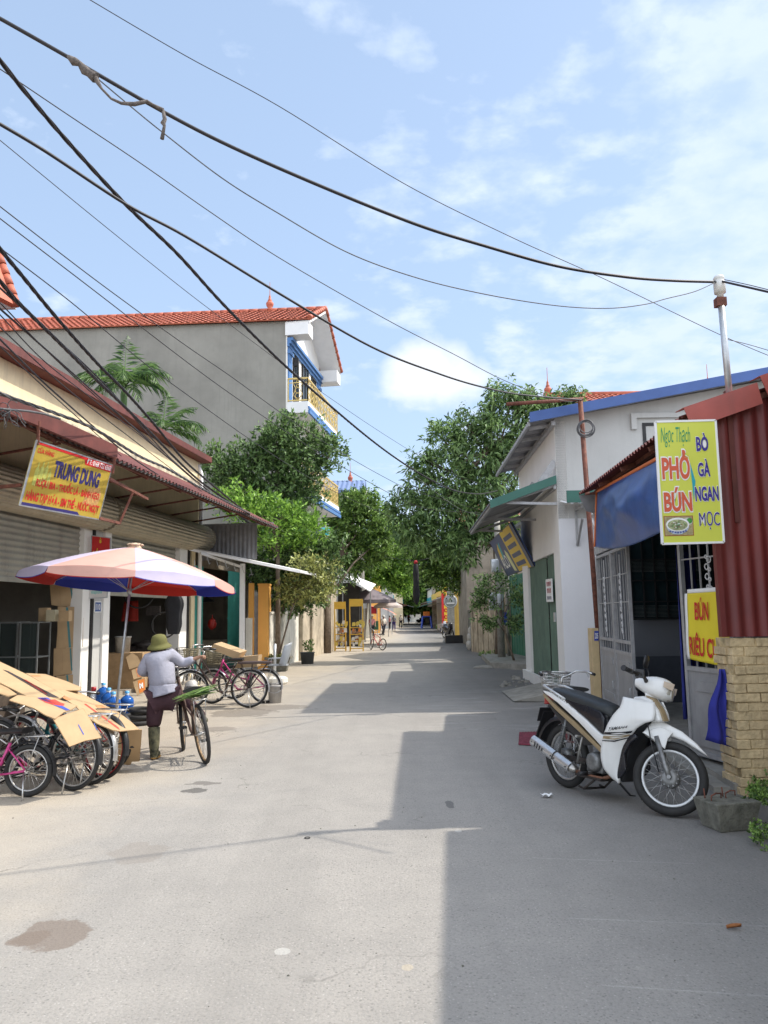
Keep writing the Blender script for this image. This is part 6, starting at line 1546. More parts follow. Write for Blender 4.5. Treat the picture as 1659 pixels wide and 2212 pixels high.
# goods on it: leaves on the rack, bags at the front
gl = thing('leaf_bundle', 'bundle of green banana leaves tied on the rusty bicycle rack', 'leaves', (LBM @ V3((-0.1, 0, 0.74)))[:])
q = MB(); rg = random.Random(8)
for k in range(26):
    a = rg.uniform(-0.6, 0.6); c = LBM @ V3((rg.uniform(-0.22, 0.08), rg.uniform(-0.10, 0.10), 0.755+rg.uniform(0, 0.055))); d_ = LBM.to_3x3() @ V3((math.sin(a)*0.10, math.cos(a)*0.19, rg.uniform(-0.03, 0.02)))
    w_ = V3((d_.y, -d_.x, 0)).normalized()*0.035; q.add([c-d_, c+w_+V3((0,0,0.012)), c+d_, c-w_+V3((0,0,0.012))], [(0,1,2),(0,2,3)])
q.build('leaves', leaf_mat('banana_leaf_cuttings', (0.06, 0.16, 0.03), (0.22, 0.34, 0.10)), gl)
def bag(label, c, r, mt_, nm='plastic_bag', cat='bag', sc=(1, 0.9, 1.25)):
    q = MB(); q.ball(c, r, sc, 14, 10, 0.10, random.Random(int(c.x*1000))); c2 = c + V3((0, 0, r*sc[2]*0.95))
    q.tube([c2, c2+V3((0.01,0,r*0.5)), c2+V3((0,0,r*0.9))], [r*0.28, r*0.10, r*0.16], 8)
    return q.build(nm, mt_, tag_=(label, cat))
wbag = mat('milky_plastic', (0.66, 0.64, 0.60), 0.35, 0.1, 8, transl=0.3); 
bag('white plastic bag hanging from the handlebar of the rusty bicycle', LBM @ V3((0.98, -0.16, 0.72)), 0.085, wbag)
bag('pale blue plastic bag hanging at the front of the rusty bicycle', LBM @ V3((0.99, 0.16, 0.74)), 0.085, mat('pale_blue_plastic', (0.20, 0.36, 0.52), 0.35, 0.1, 8, transl=0.2))
bag('small yellowish bag beside the white one on the rusty bicycle', LBM @ V3((1.06, -0.25, 0.66)), 0.06, mat('yellowish_plastic', (0.55, 0.48, 0.30), 0.4, 0.1, 8))
# parked pair by the store
b = gb_(538, 1529); bike('dark ladies bicycle with woven front basket and long rear seat parked outside the small store', b, R(180), 0.335, 1.06, brownp, None, wicker, silver, False, R(12), 2, 0.84, 1.02, None, nsp=28)
q = MB(); q.box((0, 0, 0), (0, 0, 0)) if False else None
PB = bpy.data.objects[-1] if False else None
lb = [o for o in C.objects if o.get('label', '').startswith('dark ladies bicycle')][0]
q = MB(); q.box((-0.40, -0.085, 0.765), (0.20, 0.085, 0.815)); so = q.build('rear_cushion', mat('brown_vinyl', (0.09, 0.06, 0.055), 0.5, 0.2, 9), lb, False)
bv = so.modifiers.new('bevel', 'BEVEL'); bv.width = 0.02; bv.segments = 3
q = MB(); 
for x_ in (-0.32, -0.05, 0.15): 
    for sg in (-1, 1): q.tube([(x_, sg*0.05, 0.77), (0, sg*0.05, 0.335)], 0.006, 5)
q.build('rack', blk, lb, False)
b = gb_(572, 1519); pk = bike('pink bicycle with a grey child seat behind the dark ladies bicycle', b, R(177), 0.31, 1.0, pink, None, wicker, silver, True, R(-10), 2, 0.72, 0.95, None, nsp=24)
q = MB()
def seat_shell(u, v):
    a = math.pi*(u-0.5)*1.1; z = 0.70+0.36*v; rr_ = 0.14+0.02*math.sin(math.pi*v)
    return V3((-0.30 - 0.10*v - rr_*math.cos(a)*0.7, rr_*math.sin(a), z + 0.05*math.cos(a)*v))
q.sheet(seat_shell, 14, 10, 0.012); q.tube([seat_shell(0, 0.35), seat_shell(0, 0.35)+V3((0.22, 0, 0.0)), seat_shell(0, 0)+V3((0.22,0,0))], 0.012, 6); q.tube([seat_shell(1, 0.35), seat_shell(1, 0.35)+V3((0.22, 0, 0)), seat_shell(1, 0)+V3((0.22,0,0))], 0.012, 6)
q.box((-0.42, -0.13, 0.685), (-0.10, 0.13, 0.715)); q.build('child_seat', mat('grey_seat_plastic', (0.36, 0.38, 0.40), 0.5, 0.1, 6), pk, False)
# black scooter-like bicycle deeper behind
b = G(505, 1510); bike('dark bicycle furthest inside the group outside the small store', b, R(184), 0.32, 1.0, blk_gloss, None, blk, blk, True, R(20), -2, 0.78, 0.98, None, nsp=20)
# bicycle behind the scooter
b = G(1243, 1660); b = V3((1.93, 8.05, 0)); bike('old bicycle with swept chrome handlebar and wire basket standing behind the white scooter', b, R(92), 0.30, 0.95, mat('dark_red_frame', (0.12, 0.02, 0.02), 0.4), None, chrome, silver, True, R(4), 2, 0.80, 0.90, None, nsp=24)
# small red bicycle up the street
b = G(826, 1405); bike('small red bicycle leaning on its stand near the snack racks', b, R(128), 0.27, 0.85, redp, None, None, None, False, R(-25), 6, 0.72, 0.88, None, True, False, nsp=14)
# children bikes inside the repair shop
b = WA.at(tx(250), 0.09, -0.6); bike('blue-mudguarded bicycle standing inside the repair shop', b, R(205), 0.31, 1.0, redp, None, None, bluep, True, 0.2, 2, 0.75, 0.92, None, nsp=16)

# ================================================================== scooter (underbone motorcycle)
rw, fw = G(1222, 1702), G(1408, 1745)
hv = V3((0.47, -0.88, 0)).normalized(); ang = math.atan2(hv.y, hv.x)
rwp = G(1224, 1701)
SC = thing('scooter', 'white scooter with black seat and spoked wheels parked outside the restaurant', 'scooter', rwp[:], rot=(R(-4), 0, ang))
white_p = mat('scooter_white_paint', (0.76, 0.755, 0.73), 0.28, 0.06, 2.5, coat=0.4, streak=0.16, streak_col=(0.35, 0.30, 0.22))
gold = mat('scooter_gold_trim', (0.30, 0.22, 0.12), 0.4, 0.2, 8); seat_m = mat('black_seat_vinyl', (0.022, 0.026, 0.028), 0.5, 0.2, 10, 0.15, 120)
alu = mat('dull_engine_metal', (0.24, 0.24, 0.235), 0.5, 0.4, 18, metal=0.6); grime = mat('oily_black_iron', (0.05, 0.04, 0.035), 0.6, 0.5, 20, metal=0.3)
def bevel(o, w=0.01, s=3, ang_=40):
    b_ = o.modifiers.new('bevel', 'BEVEL'); b_.width = w; b_.segments = s; b_.limit_method = 'ANGLE'; b_.angle_limit = R(ang_); o.data.polygons.foreach_set('use_smooth', [True]*len(o.data.polygons)); return o
wr = 0.285; FX = 1.20
hl = V3((FX-0.20, 0, 0.70)); SM = Matrix.Translation(hl) @ Matrix.Rotation(R(38), 4, V3((-0.42, 0, 1)).normalized()) @ Matrix.Translation(-hl)
def mwheel(c, Mx, rimc, drum):
    w = wheel(SC, c, wr, rim=rimc, tyre_r=0.036, nsp=32, M_=Mx, hub=drum*0.9, rr2=0.013)
    q = MB(); q.lathe([(0.0,-0.055),(drum*0.5,-0.055),(drum,-0.045),(drum,0.045),(drum*0.5,0.055),(0,0.055)], c, 24, (0,1,0)); 
    for k in range(12): a = k*math.pi/6; q.cyl(V3(c)+V3((math.cos(a)*drum*0.88, -0.05, math.sin(a)*drum*0.88)), V3(c)+V3((math.cos(a)*drum*0.88, -0.056, math.sin(a)*drum*0.88)), 0.006, 6)
    if Mx: q.xf(Mx)
    q.build('brake_drum', alu, w, False); return w
mwheel((0,0,wr), None, rim_m, 0.065); mwheel((FX,0,wr), SM, mat('bright_white_rim', (0.66, 0.67, 0.67), 0.3, 0.05, 8, metal=0.2), 0.075)
q = MB()
for sg in (-1, 1):
    q.tube([(FX, sg*0.078, wr), (FX-0.02, sg*0.078, wr+0.05), (FX-0.125, sg*0.078, 0.58)], [0.022, 0.021, 0.019], 10); q.cyl((FX, sg*0.06, wr), (FX, sg*0.105, wr), 0.016, 10)
q.xf(SM); q.build('fork', alu, SC, False)
q = MB()
up_ = [(FX-0.235,0.593),(FX-0.17,0.70),(FX-0.10,0.715),(FX-0.04,0.69),(FX+0.06,0.655),(FX+0.17,0.585),(FX+0.27,0.495),(FX+0.16,0.545),(FX+0.08,0.582),(FX,0.60),(FX-0.09,0.59),(FX-0.16,0.56)]
for wdt in (1,): q.prism([(x, -0.062, z) for x, z in up_], (0, 0.124, 0))
fo = q.xf(SM).build('front_mudguard', white_p, SC, False); bevel(fo, 0.02, 3)
q = MB()
for sg in (-1, 1):
    q.prism([(x, sg*0.064, z) for x, z in [(FX-0.235,0.593),(FX-0.10,0.66),(FX+0.0,0.63),(FX-0.035,0.575),(FX-0.05,0.49),(FX-0.13,0.545)]], (0, sg*0.018, 0))
fo = q.xf(SM).build('mudguard_flap', white_p, SC, False); bevel(fo, 0.006, 2)
# leg shield: two side wings and central head piece
fr_ = [(1.07, 0.70), (1.00, 0.655), (0.93, 0.58), (0.865, 0.50), (0.83, 0.42), (0.80, 0.32), (0.79, 0.185)]
re_ = [(0.87, 0.885), (0.855, 0.80), (0.79, 0.73), (0.74, 0.65), (0.70, 0.56), (0.665, 0.46), (0.65, 0.36), (0.67, 0.27), (0.73, 0.205), (0.785, 0.180)]
def wing(sg):
    nv = 16; q = MB()
    def along(L_, t):
        k = t*(len(L_)-1); i = min(int(k), len(L_)-2); f = k-i; return (L_[i][0]*(1-f)+L_[i+1][0]*f, L_[i][1]*(1-f)+L_[i+1][1]*f)
    frl = [(1.10, 0.86), (1.13, 0.78), (1.13, 0.72)] + fr_
    def fn(u, v):
        a = along(frl, v); b = along(re_, v); x = a[0]*(1-u)+b[0]*u; z = a[1]*(1-u)+b[1]*u
        yb = 0.155 + 0.055*math.sin(math.pi*min(1, v*1.1)) - 0.07*max(0, v-0.75)*2; yf = 0.045 + 0.085*min(1, v*2.2) - 0.03*max(0, v-0.7)
        y = yf*(1-u)+yb*u + 0.018*math.sin(math.pi*u)
        return V3((x, sg*y, z))
    q.sheet(fn, 10, 26, 0.012)
    return q.build('leg_shield', white_p, SC, False), fn
for sg in (-1, 1): _o, wfn = wing(sg)
wfn_r = wing.__call__ if False else None
q = MB()   # head piece
hp = [(0.87, 0.885), (0.97, 0.90), (1.06, 0.875), (1.13, 0.80), (1.17, 0.715), (1.08, 0.70), (0.98, 0.72), (0.88, 0.78)]
q.prism([(x, -0.06, z) for x, z in hp], (0, 0.12, 0)); bevel(q.build('head_cover', white_p, SC, False), 0.022, 3)
q = MB(); q.prism([(x, -0.028, z+0.008) for x, z in [(0.98, 0.90), (1.06, 0.88), (1.14, 0.80), (1.185, 0.71), (1.16, 0.71), (1.10, 0.80), (1.03, 0.86)]], (0, 0.056, 0)); bevel(q.build('centre_trim', gold, SC, False), 0.006, 2)
q = MB()   # black inner shield behind the front wheel
inn = [(1.06, 0.70), (0.97, 0.62), (0.90, 0.52), (0.86, 0.40), (0.83, 0.28), (0.80, 0.18), (0.74, 0.20), (0.76, 0.32), (0.79, 0.46), (0.85, 0.60), (0.94, 0.70)]
q.prism([(x, -0.105, z) for x, z in inn], (0, 0.21, 0)); bevel(q.build('inner_shield', blk, SC, False), 0.02, 2)
q = MB()
for sg in (-1, 1): q.prism([(x, sg*0.115, z) for x, z in [(0.86, 0.42), (0.93, 0.52), (1.00, 0.57), (0.98, 0.60), (0.90, 0.58), (0.84, 0.50), (0.80, 0.34), (0.76, 0.20), (0.83, 0.24), (0.88, 0.30)]], (0, sg*0.03, 0))
bevel(q.build('side_duct', blk_gloss, SC, False), 0.008, 2)
# stripes and maker's name on the right wing (its outer side)
def onwing(sg, pts, mt_, nm, lift=0.018):
    vs = []
    _frl = [(1.10, 0.86), (1.13, 0.78), (1.13, 0.72)] + fr_
    q = MB()
    n = len(pts); q.add([wing_pt(sg, u, v, lift) for u, v in pts], [tuple(range(n)) if sg < 0 else tuple(reversed(range(n)))]); return q.build(nm, mt_, SC, False)
def wing_pt(sg, u, v, lift):
    L1 = [(1.10, 0.86), (1.13, 0.78), (1.13, 0.72)] + fr_
    def al(L_, t):
        k = t*(len(L_)-1); i = min(int(k), len(L_)-2); f = k-i; return (L_[i][0]*(1-f)+L_[i+1][0]*f, L_[i][1]*(1-f)+L_[i+1][1]*f)
    a, b = al(L1, v), al(re_, v); yb = 0.155 + 0.055*math.sin(math.pi*min(1, v*1.1)) - 0.07*max(0, v-0.75)*2; yf = 0.045 + 0.085*min(1, v*2.2) - 0.03*max(0, v-0.7)
    return V3((a[0]*(1-u)+b[0]*u, sg*(yf*(1-u)+yb*u + 0.018*math.sin(math.pi*u) + lift), a[1]*(1-u)+b[1]*u))
for sg in (-1, 1):
    onwing(sg, [(0.02, 0.49), (0.35, 0.47), (0.95, 0.42), (0.95, 0.445), (0.40, 0.50), (0.02, 0.52)], blk_gloss, 'stripe')
    onwing(sg, [(0.02, 0.535), (0.40, 0.515), (0.95, 0.46), (0.95, 0.485), (0.45, 0.545), (0.02, 0.56)], gold, 'stripe')
    onwing(sg, [(0.02, 0.575), (0.45, 0.555), (0.95, 0.50), (0.95, 0.508), (0.45, 0.57), (0.02, 0.59)], blk_gloss, 'stripe')
me = text_mesh('YAMAHA', 0.02); xs = [v.co.x for v in me.vertices]; ys = [v.co.y for v in me.vertices]
for v in me.vertices:
    a = (v.co.x-min(xs))/(max(xs)-min(xs)) if False else None
x0_, x1_, y0__, y1__ = min(xs), max(xs), min(ys), max(ys)
for v in me.vertices:
    a = (v.co.x-x0_)/(x1_-x0_); b_ = (v.co.y-y0__)/(y1__-y0__)
    v.co = wing_pt(-1, 0.86-0.58*a, 0.415 - 0.045*b_ + 0.035*a*0.2, 0.021)
me.materials.append(blk); o = bpy.data.objects.new('maker_lettering', me); C.objects.link(o); o.parent = SC
# footrest tunnel and side stripes up to the tail
def side_poly(pts, y0a, dy, mt_, nm, bw=0.006):
    q = MB()
    for sg in (-1, 1): q.prism([(x, sg*y0a, z) for x, z in pts], (0, sg*dy, 0))
    return bevel(q.build(nm, mt_, SC, False), bw, 2)
q = MB(); tun = [(0.78, 0.50), (0.70, 0.44), (0.60, 0.45), (0.52, 0.50), (0.46, 0.60), (0.44, 0.68), (0.60, 0.66), (0.62, 0.55), (0.70, 0.52)]
tun = [(0.80, 0.40), (0.62, 0.36), (0.50, 0.40), (0.40, 0.52), (0.30, 0.62), (0.60, 0.69), (0.63, 0.56), (0.72, 0.53), (0.80, 0.56)]
q.prism([(x, -0.085, z) for x, z in tun], (0, 0.17, 0)); bevel(q.build('tunnel', blk, SC, False), 0.02, 2)
side_poly([(0.74, 0.42), (0.66, 0.40), (0.50, 0.50), (0.30, 0.62), (0.02, 0.76), (-0.16, 0.83), (-0.20, 0.855), (-0.06, 0.84), (0.16, 0.755), (0.38, 0.655), (0.56, 0.555), (0.74, 0.505)], 0.10, 0.035, white_p, 'side_panel', 0.008)
side_poly([(0.66, 0.385), (0.48, 0.485), (0.24, 0.615), (-0.02, 0.735), (-0.20, 0.83), (-0.19, 0.80), (-0.02, 0.695), (0.22, 0.575), (0.46, 0.455), (0.62, 0.365)], 0.098, 0.030, gold, 'gold_stripe', 0.004)
side_poly([(0.60, 0.545), (0.38, 0.66), (0.16, 0.76), (-0.06, 0.845), (-0.10, 0.86), (0.10, 0.84), (0.40, 0.77), (0.56, 0.73), (0.61, 0.68)], 0.094, 0.028, blk_gloss, 'upper_side_panel', 0.008)
side_poly([(0.46, 0.44), (0.22, 0.56), (-0.04, 0.68), (-0.12, 0.74), (-0.12, 0.70), (-0.02, 0.62), (0.10, 0.54), (0.34, 0.42)], 0.07, 0.03, blk, 'lower_side_panel', 0.006)
me = text_mesh('SIRIUS', 0.03, shear=0.35); xs = [v.co.x for v in me.vertices]; ys = [v.co.y for v in me.vertices]; x0_, x1_, y0__, y1__ = min(xs), max(xs), min(ys), max(ys)
for v in me.vertices:
    a = (v.co.x-x0_)/(x1_-x0_); b_ = (v.co.y-y0__)/(y1__-y0__); x = 0.00+0.27*a; v.co = V3((x, -0.1235, 0.79-0.50*x + 0.012 + 0.042*b_))
me.materials.append(swhite); o = bpy.data.objects.new('model_lettering', me); C.objects.link(o); o.parent = SC
# seat lofted along its length
q = MB(); prof = [(-0.16, 0.862, 0.05, 0.03), (-0.10, 0.868, 0.10, 0.045), (0.05, 0.855, 0.125, 0.05), (0.20, 0.835, 0.13, 0.05), (0.36, 0.81, 0.125, 0.048), (0.50, 0.785, 0.115, 0.048), (0.60, 0.762, 0.095, 0.052), (0.645, 0.735, 0.06, 0.05), (0.655, 0.71, 0.03, 0.03)]
def seat_fn(u, v):
    k = v*(len(prof)-1); i = min(int(k), len(prof)-2); f = k-i; x, z, w, h = [prof[i][j]*(1-f)+prof[i+1][j]*f for j in range(4)]
    a = 2*math.pi*u; c_, s_ = math.cos(a), math.sin(a); return V3((x, w*math.copysign(abs(c_)**0.6, c_), z - 0.02 + h*math.copysign(abs(s_)**0.7, s_)))
q.grid(seat_fn, 24, 26); q.add([seat_fn(i/24, 0) for i in range(24)], [tuple(range(24))]); q.add([seat_fn(i/24, 1) for i in range(24)], [tuple(reversed(range(24)))])
q.build('seat', seat_m, SC, False)
q = MB(); q.prism([(x, -0.085, z) for x, z in [(0.62, 0.72), (0.30, 0.79), (-0.08, 0.83), (-0.12, 0.76), (0.20, 0.60), (0.40, 0.54), (0.56, 0.54)]], (0, 0.17, 0)); bevel(q.build('storage_box', blk, SC, False), 0.02, 2)
q = MB()
for sg in (-1, 1): q.tube([(0.12, sg*0.125, 0.80), (-0.02, sg*0.145, 0.855), (-0.18, sg*0.13, 0.90), (-0.24, sg*0.09, 0.90)], 0.011, 8)
q.tube([(-0.24, -0.09, 0.90), (-0.26, 0, 0.90), (-0.24, 0.09, 0.90)], 0.011, 8); q.build('grab_rail', mat('pale_rail_paint', (0.55, 0.56, 0.56), 0.35, 0.1, 8, metal=0.4), SC, False)
q = MB(); q.prism([(x, -0.06, z) for x, z in [(-0.12, 0.83), (-0.26, 0.80), (-0.27, 0.72), (-0.14, 0.74)]], (0, 0.12, 0)); bevel(q.build('tail_lamp', mat('tail_lens_red', (0.30, 0.015, 0.015), 0.2, 0.05, 5), SC, False), 0.012, 2)
q = MB(); n = 14; vs = []
for k in range(n+1):
    a = R(50 + 120*k/n); rr_ = wr+0.055+0.03*k/n
    for y_, d in ((-0.065, -0.04), (-0.055, 0.0), (0.055, 0.0), (0.065, -0.04)): vs.append(V3((math.cos(a)*(rr_+d), y_, wr+math.sin(a)*(rr_+d))))
q.add(vs, [(4*k+j, 4*k+j+1, 4*k+5+j, 4*k+4+j) for k in range(n) for j in range(3)], True); q.slab((-0.27, -0.06, 0.66), (-0.27, 0.06, 0.66), (-0.40, 0.05, 0.40), (-0.40, -0.05, 0.40), 0.01)
q.build('rear_mudguard', blk, SC, False)
q = MB(); q.slab((-0.315, -0.095, 0.56), (-0.315, 0.095, 0.56), (-0.275, 0.095, 0.69), (-0.275, -0.095, 0.69), 0.006); q.build('number_plate', blk, SC, False)
# headlamp cowl, handlebar, levers, mirror - steered with the fork
q = MB()
def cowl(u, v):
    a = 2*math.pi*u; x = -0.14+0.30*v; f = math.sin(math.pi*min(1, 0.10+0.80*v))
    w = (0.085+0.055*v)*f**0.5; h = (0.055+0.065*v)*f**0.5; c_, s_ = math.cos(a), math.sin(a)
    return V3((FX-0.20+x, w*math.copysign(abs(c_)**0.75, c_), 1.00 - 0.04*v + h*math.copysign(abs(s_)**0.8, s_)))
q.grid(cowl, 22, 12); q.add([cowl(i/22, 0) for i in range(22)], [tuple(range(22))]); q.prism([(x, -0.05, z) for x, z in [(FX-0.26, 0.97), (FX-0.12, 0.94), (FX-0.15, 0.86), (FX-0.24, 0.86)]], (0, 0.10, 0))
q.xf(SM); bevel(q.build('headlamp_cowl', white_p, SC, False), 0.004, 1, 60)
q = MB(); q.ball((FX-0.075, 0, 0.955), 0.09, (0.55, 1.15, 0.85), 18, 10); q.xf(SM); q.build('headlamp', mat('headlamp_glass', (0.42, 0.40, 0.34), 0.08, 0.2, 5, spec=0.9, coat=0.6), SC, False)
q = MB()
for sg in (-1, 1): q.prism([(FX-0.10, sg*0.115, 1.02), (FX-0.02, sg*0.085, 1.01), (FX-0.03, sg*0.09, 0.955), (FX-0.10, sg*0.125, 0.97)], (0, sg*0.012, 0))
q.xf(SM); q.build('indicator', mat('clear_indicator', (0.55, 0.45, 0.35), 0.15, 0.1, 5), SC, False)
q = MB()
for sg in (-1, 1): q.tube([(FX-0.24, sg*0.06, 1.00), (FX-0.25, sg*0.16, 1.02), (FX-0.32, sg*0.26, 1.03), (FX-0.37, sg*0.37, 1.03)], [0.02, 0.014, 0.014, 0.014], 8)
q.xf(SM); hbm = q.build('handlebar', grime, SC, False)
for sg in (-1, 1):
    q = MB(); q.tube([(FX-0.325, sg*0.265, 1.03), (FX-0.375, sg*0.375, 1.03)], 0.019, 10); q.cyl((FX-0.377, sg*0.378, 1.03), (FX-0.383, sg*0.392, 1.03), 0.024, 10); q.xf(SM); q.build('grip', blk, hbm, False)
    q = MB(); q.tube([(FX-0.27, sg*0.22, 1.035), (FX-0.27, sg*0.30, 1.025), (FX-0.31, sg*0.39, 1.015)], 0.007, 6); q.box((FX-0.315, sg*0.20-0.03, 1.01), (FX-0.25, sg*0.20+0.03, 1.07)); q.xf(SM); q.build('lever', blk, hbm, False)
q = MB(); q.tube([(FX-0.28, 0.20, 1.05), (FX-0.28, 0.24, 1.14), (FX-0.31, 0.26, 1.20)], 0.006, 6); q.lathe([(0, -0.02), (0.05, -0.015), (0.062, 0), (0.058, 0.008), (0, 0.009)], V3((FX-0.32, 0.27, 1.25)), 20, (-1, 0.1, 0.1)); q.xf(SM); q.build('mirror', blk, SC, False)
# engine, exhaust and running gear
q = MB(); q.lathe([(0.0, -0.14), (0.06, -0.14), (0.078, -0.125), (0.085, -0.09), (0.085, 0.10), (0.06, 0.12), (0, 0.12)], (0.47, 0, 0.30), 24, (0, 1, 0)); q.box((0.36, -0.09, 0.21), (0.56, 0.09, 0.34))
q.lathe([(0.05, 0), (0.062, 0.01), (0.05, 0.02), (0.062, 0.03), (0.05, 0.04), (0.062, 0.05), (0.05, 0.06), (0.062, 0.07), (0.055, 0.09), (0.055, 0.15), (0, 0.155)], (0.54, 0, 0.32), 18, (1, 0, 0.15)); bevel(q.build('engine', alu, SC, False), 0.008, 2)
q = MB(); q.tube([(0.66, -0.03, 0.30), (0.68, -0.08, 0.22), (0.60, -0.13, 0.185), (0.42, -0.15, 0.18), (0.30, -0.155, 0.20)], 0.016, 10); ex = q.build('exhaust_pipe', mat('rusted_pipe', (0.20, 0.09, 0.05), 0.7, 0.5, 25, metal=0.3), SC, False)
q = MB(); a, b = V3((0.31, -0.16, 0.20)), V3((-0.24, -0.175, 0.385)); q.tube([a, a.lerp(b, 0.06), a.lerp(b, 0.14), a.lerp(b, 0.92), b], [0.018, 0.034, 0.043, 0.050, 0.038], 16); q.build('muffler', mat('stained_chrome', (0.42, 0.40, 0.37), 0.3, 0.5, 14, metal=0.8), ex, False)
q = MB(); d_ = (b-a).normalized(); nn_ = V3((0, -1, 0)); upv = d_.cross(nn_).normalized(); 
if upv.z < 0: upv = -upv
for (f0, f1) in ((0.10, 0.44), (0.48, 1.02)):
    vs = []
    for k in range(9):
        th = R(-70+140*k/8)
        for f in (f0, f1): r_ = 0.058*(0.9+0.1*f); vs.append(a.lerp(b, f) + (nn_*math.cos(th) + upv*math.sin(th))*r_)
    q.add(vs, [(2*k, 2*k+1, 2*k+3, 2*k+2) for k in range(8)], True)
q.build('heat_shield', mat('polished_shield', (0.62, 0.62, 0.62), 0.25, 0.15, 10, metal=0.7), ex, False)
q = MB()
for f, w_ in ((0.70, 0.02), (0.76, 0.03), (0.82, 0.035), (0.88, 0.04)): c_ = a.lerp(b, f)+nn_*0.0605; q.obox(c_-upv*w_*0.7, d_*0.012, upv*w_*1.4, nn_*0.002)
for f in (0.15, 0.42, 0.5, 0.98): q.ball(a.lerp(b, f)+nn_*0.058, 0.007, (1,1,1), 8, 5)
q.build('shield_slots', blk, ex, False)
q = MB()
for sg in (-1, 1):
    q.bar((0, sg*0.075, wr), (0.36, sg*0.07, 0.29), 0.022, 0.035); 
q.box((0.30, -0.17, 0.165), (0.62, 0.17, 0.185)); q.tube([(0.45, -0.25, 0.20), (0.45, 0.25, 0.20)], 0.012, 8); q.tube([(0.72, 0, 0.20), (0.40, 0, 0.18)], 0.02, 8)
q.box((0.05, 0.06, 0.22), (0.40, 0.085, 0.34)); q.build('swing_arm', grime, SC, False)
q = MB()
for sg in (-1, 1):
    q.tube([(0.0, sg*0.10, wr), (0.10, sg*0.10, 0.62)], 0.012, 8)
    for k in range(9): f = 0.35+0.06*k; q.torus(V3((0.0, sg*0.10, wr)).lerp(V3((0.10, sg*0.10, 0.62)), f), 0.022, 0.005, (0.29, 0, 0.95), 12, 5)
q.build('shock_absorber', alu, SC, False)
for sg in (-1, 1):
    q = MB(); q.cyl((0.45, sg*0.17, 0.205), (0.45, sg*0.26, 0.205), 0.018, 10); q.build('footpeg', blk, SC, False)
q = MB(); q.tube([(0.35, -0.10, 0.27), (0.33, -0.17, 0.28), (0.40, -0.18, 0.50)], 0.010, 8); q.tube([(0.38, -0.175, 0.50), (0.40, -0.25, 0.51)], 0.012, 8); q.build('kick_starter', mat('lever_steel', (0.3, 0.29, 0.27), 0.4, 0.3, 20, metal=0.7), SC, False)
tl_ = math.tan(R(4))
q = MB(); q.tube([(0.48, 0.08, 0.20), (0.55, 0.24, 0.02), (0.58, 0.27, 0.015)], 0.010, 8); q.build('side_stand', blk, SC, False)
q = MB(); q.tube([(0.50, -0.10, 0.17), (0.36, -0.12, 0.06), (0.30, -0.12, 0.07)], 0.010, 8); q.tube([(0.50, 0.10, 0.17), (0.36, 0.12, 0.06), (0.30, 0.12, 0.07)], 0.010, 8); q.tube([(0.36, -0.12, 0.06), (0.36, 0.12, 0.06)], 0.01, 8); q.build('centre_stand', grime, SC, False)
q = MB(); q.tube([(0.97, -0.05, 0.86), (1.06, -0.09, 0.72), (1.12, -0.10, 0.52), (FX-0.02, -0.09, 0.33)], 0.005, 6); q.build('brake_cable', blk, SC, False)
# ================================================================== people
def skin_mesh(name, nodes, edges, mt_, parent, sub=2, root=0, extra=None):
    """one continuous body grown round a skeleton; nodes: (world position, radius)"""
    inv = root_matrix(parent).inverted()
    me = bpy.data.meshes.new(name); me.from_pydata([tuple(inv @ V3(p)) for p, r_ in nodes], edges, [])
    o = bpy.data.objects.new(name, me); C.objects.link(o)
    sk = o.modifiers.new('skin', 'SKIN'); sk.use_smooth_shade = True
    if not me.skin_vertices: 
        bm_ = bmesh.new(); bm_.from_mesh(me); bm_.verts.layers.skin.verify(); bm_.to_mesh(me); bm_.free()
    lay = me.skin_vertices[0].data
    for i, (p, r_) in enumerate(nodes):
        lay[i].radius = r_ if isinstance(r_, tuple) else (r_, r_); lay[i].use_root = (i == root)
    ss = o.modifiers.new('sub', 'SUBSURF'); ss.levels = sub; ss.render_levels = sub
    dg = bpy.context.evaluated_depsgraph_get(); m2 = bpy.data.meshes.new_from_object(o.evaluated_get(dg))
    C.objects.unlink(o); bpy.data.objects.remove(o)
    m2.materials.clear(); m2.materials.append(mt_); m2.name = name
    for p in m2.polygons: p.use_smooth = True
    o = bpy.data.objects.new(name, m2); C.objects.link(o); o.parent = parent
    return o
skin = mat('skin', (0.36, 0.20, 0.13), 0.6, 0.12, 8)
hair_m = mat('black_hair', (0.012, 0.010, 0.010), 0.5, 0.2, 20)
grey_shirt = mat('pale_grey_shirt', (0.31, 0.31, 0.37), 0.9, 0.10, 6, 0.9, 9)
maroon_tr = mat('dark_maroon_trousers', (0.045, 0.016, 0.022), 0.85, 0.3, 6, 0.4, 14)
# ---- the woman with the bicycle
ft = G(333, 1640); Yw = ft.y
W_ = lambda px, py, dy=0.0: P(px, py, Yw+dy)
woman = thing('person', 'woman in olive sun hat, pale grey shirt and maroon trousers stepping onto a bicycle', 'person', ft[:])
grip_r = LBM @ V3((0.68, -0.215, 1.07)); 
print('grip', grip_r, 'yw', Yw)
hipc = W_(350, 1498, 0.12); 
nk = W_(345, 1409, 0.20); hd_ = W_(344, 1396, 0.24)
shl, shr = W_(319, 1420, 0.18), W_(369, 1414, 0.22)
ell_, elr = W_(304, 1454, 0.16), W_(395, 1434, 0.30)
hnr = grip_r + V3((0.0, -0.01, 0.03)); hnl = W_(338, 1452, 0.42)
hipl, hipr = W_(338, 1508, 0.12), W_(368, 1504, 0.16)
knl, anl = W_(332, 1562, 0.06), W_(333, 1622, 0.0)
pdl = LBM @ V3((0.40, -0.13, 0.42)); knr = W_(388, 1502, 0.52); anr = LBM @ V3((0.36, -0.12, 0.46))
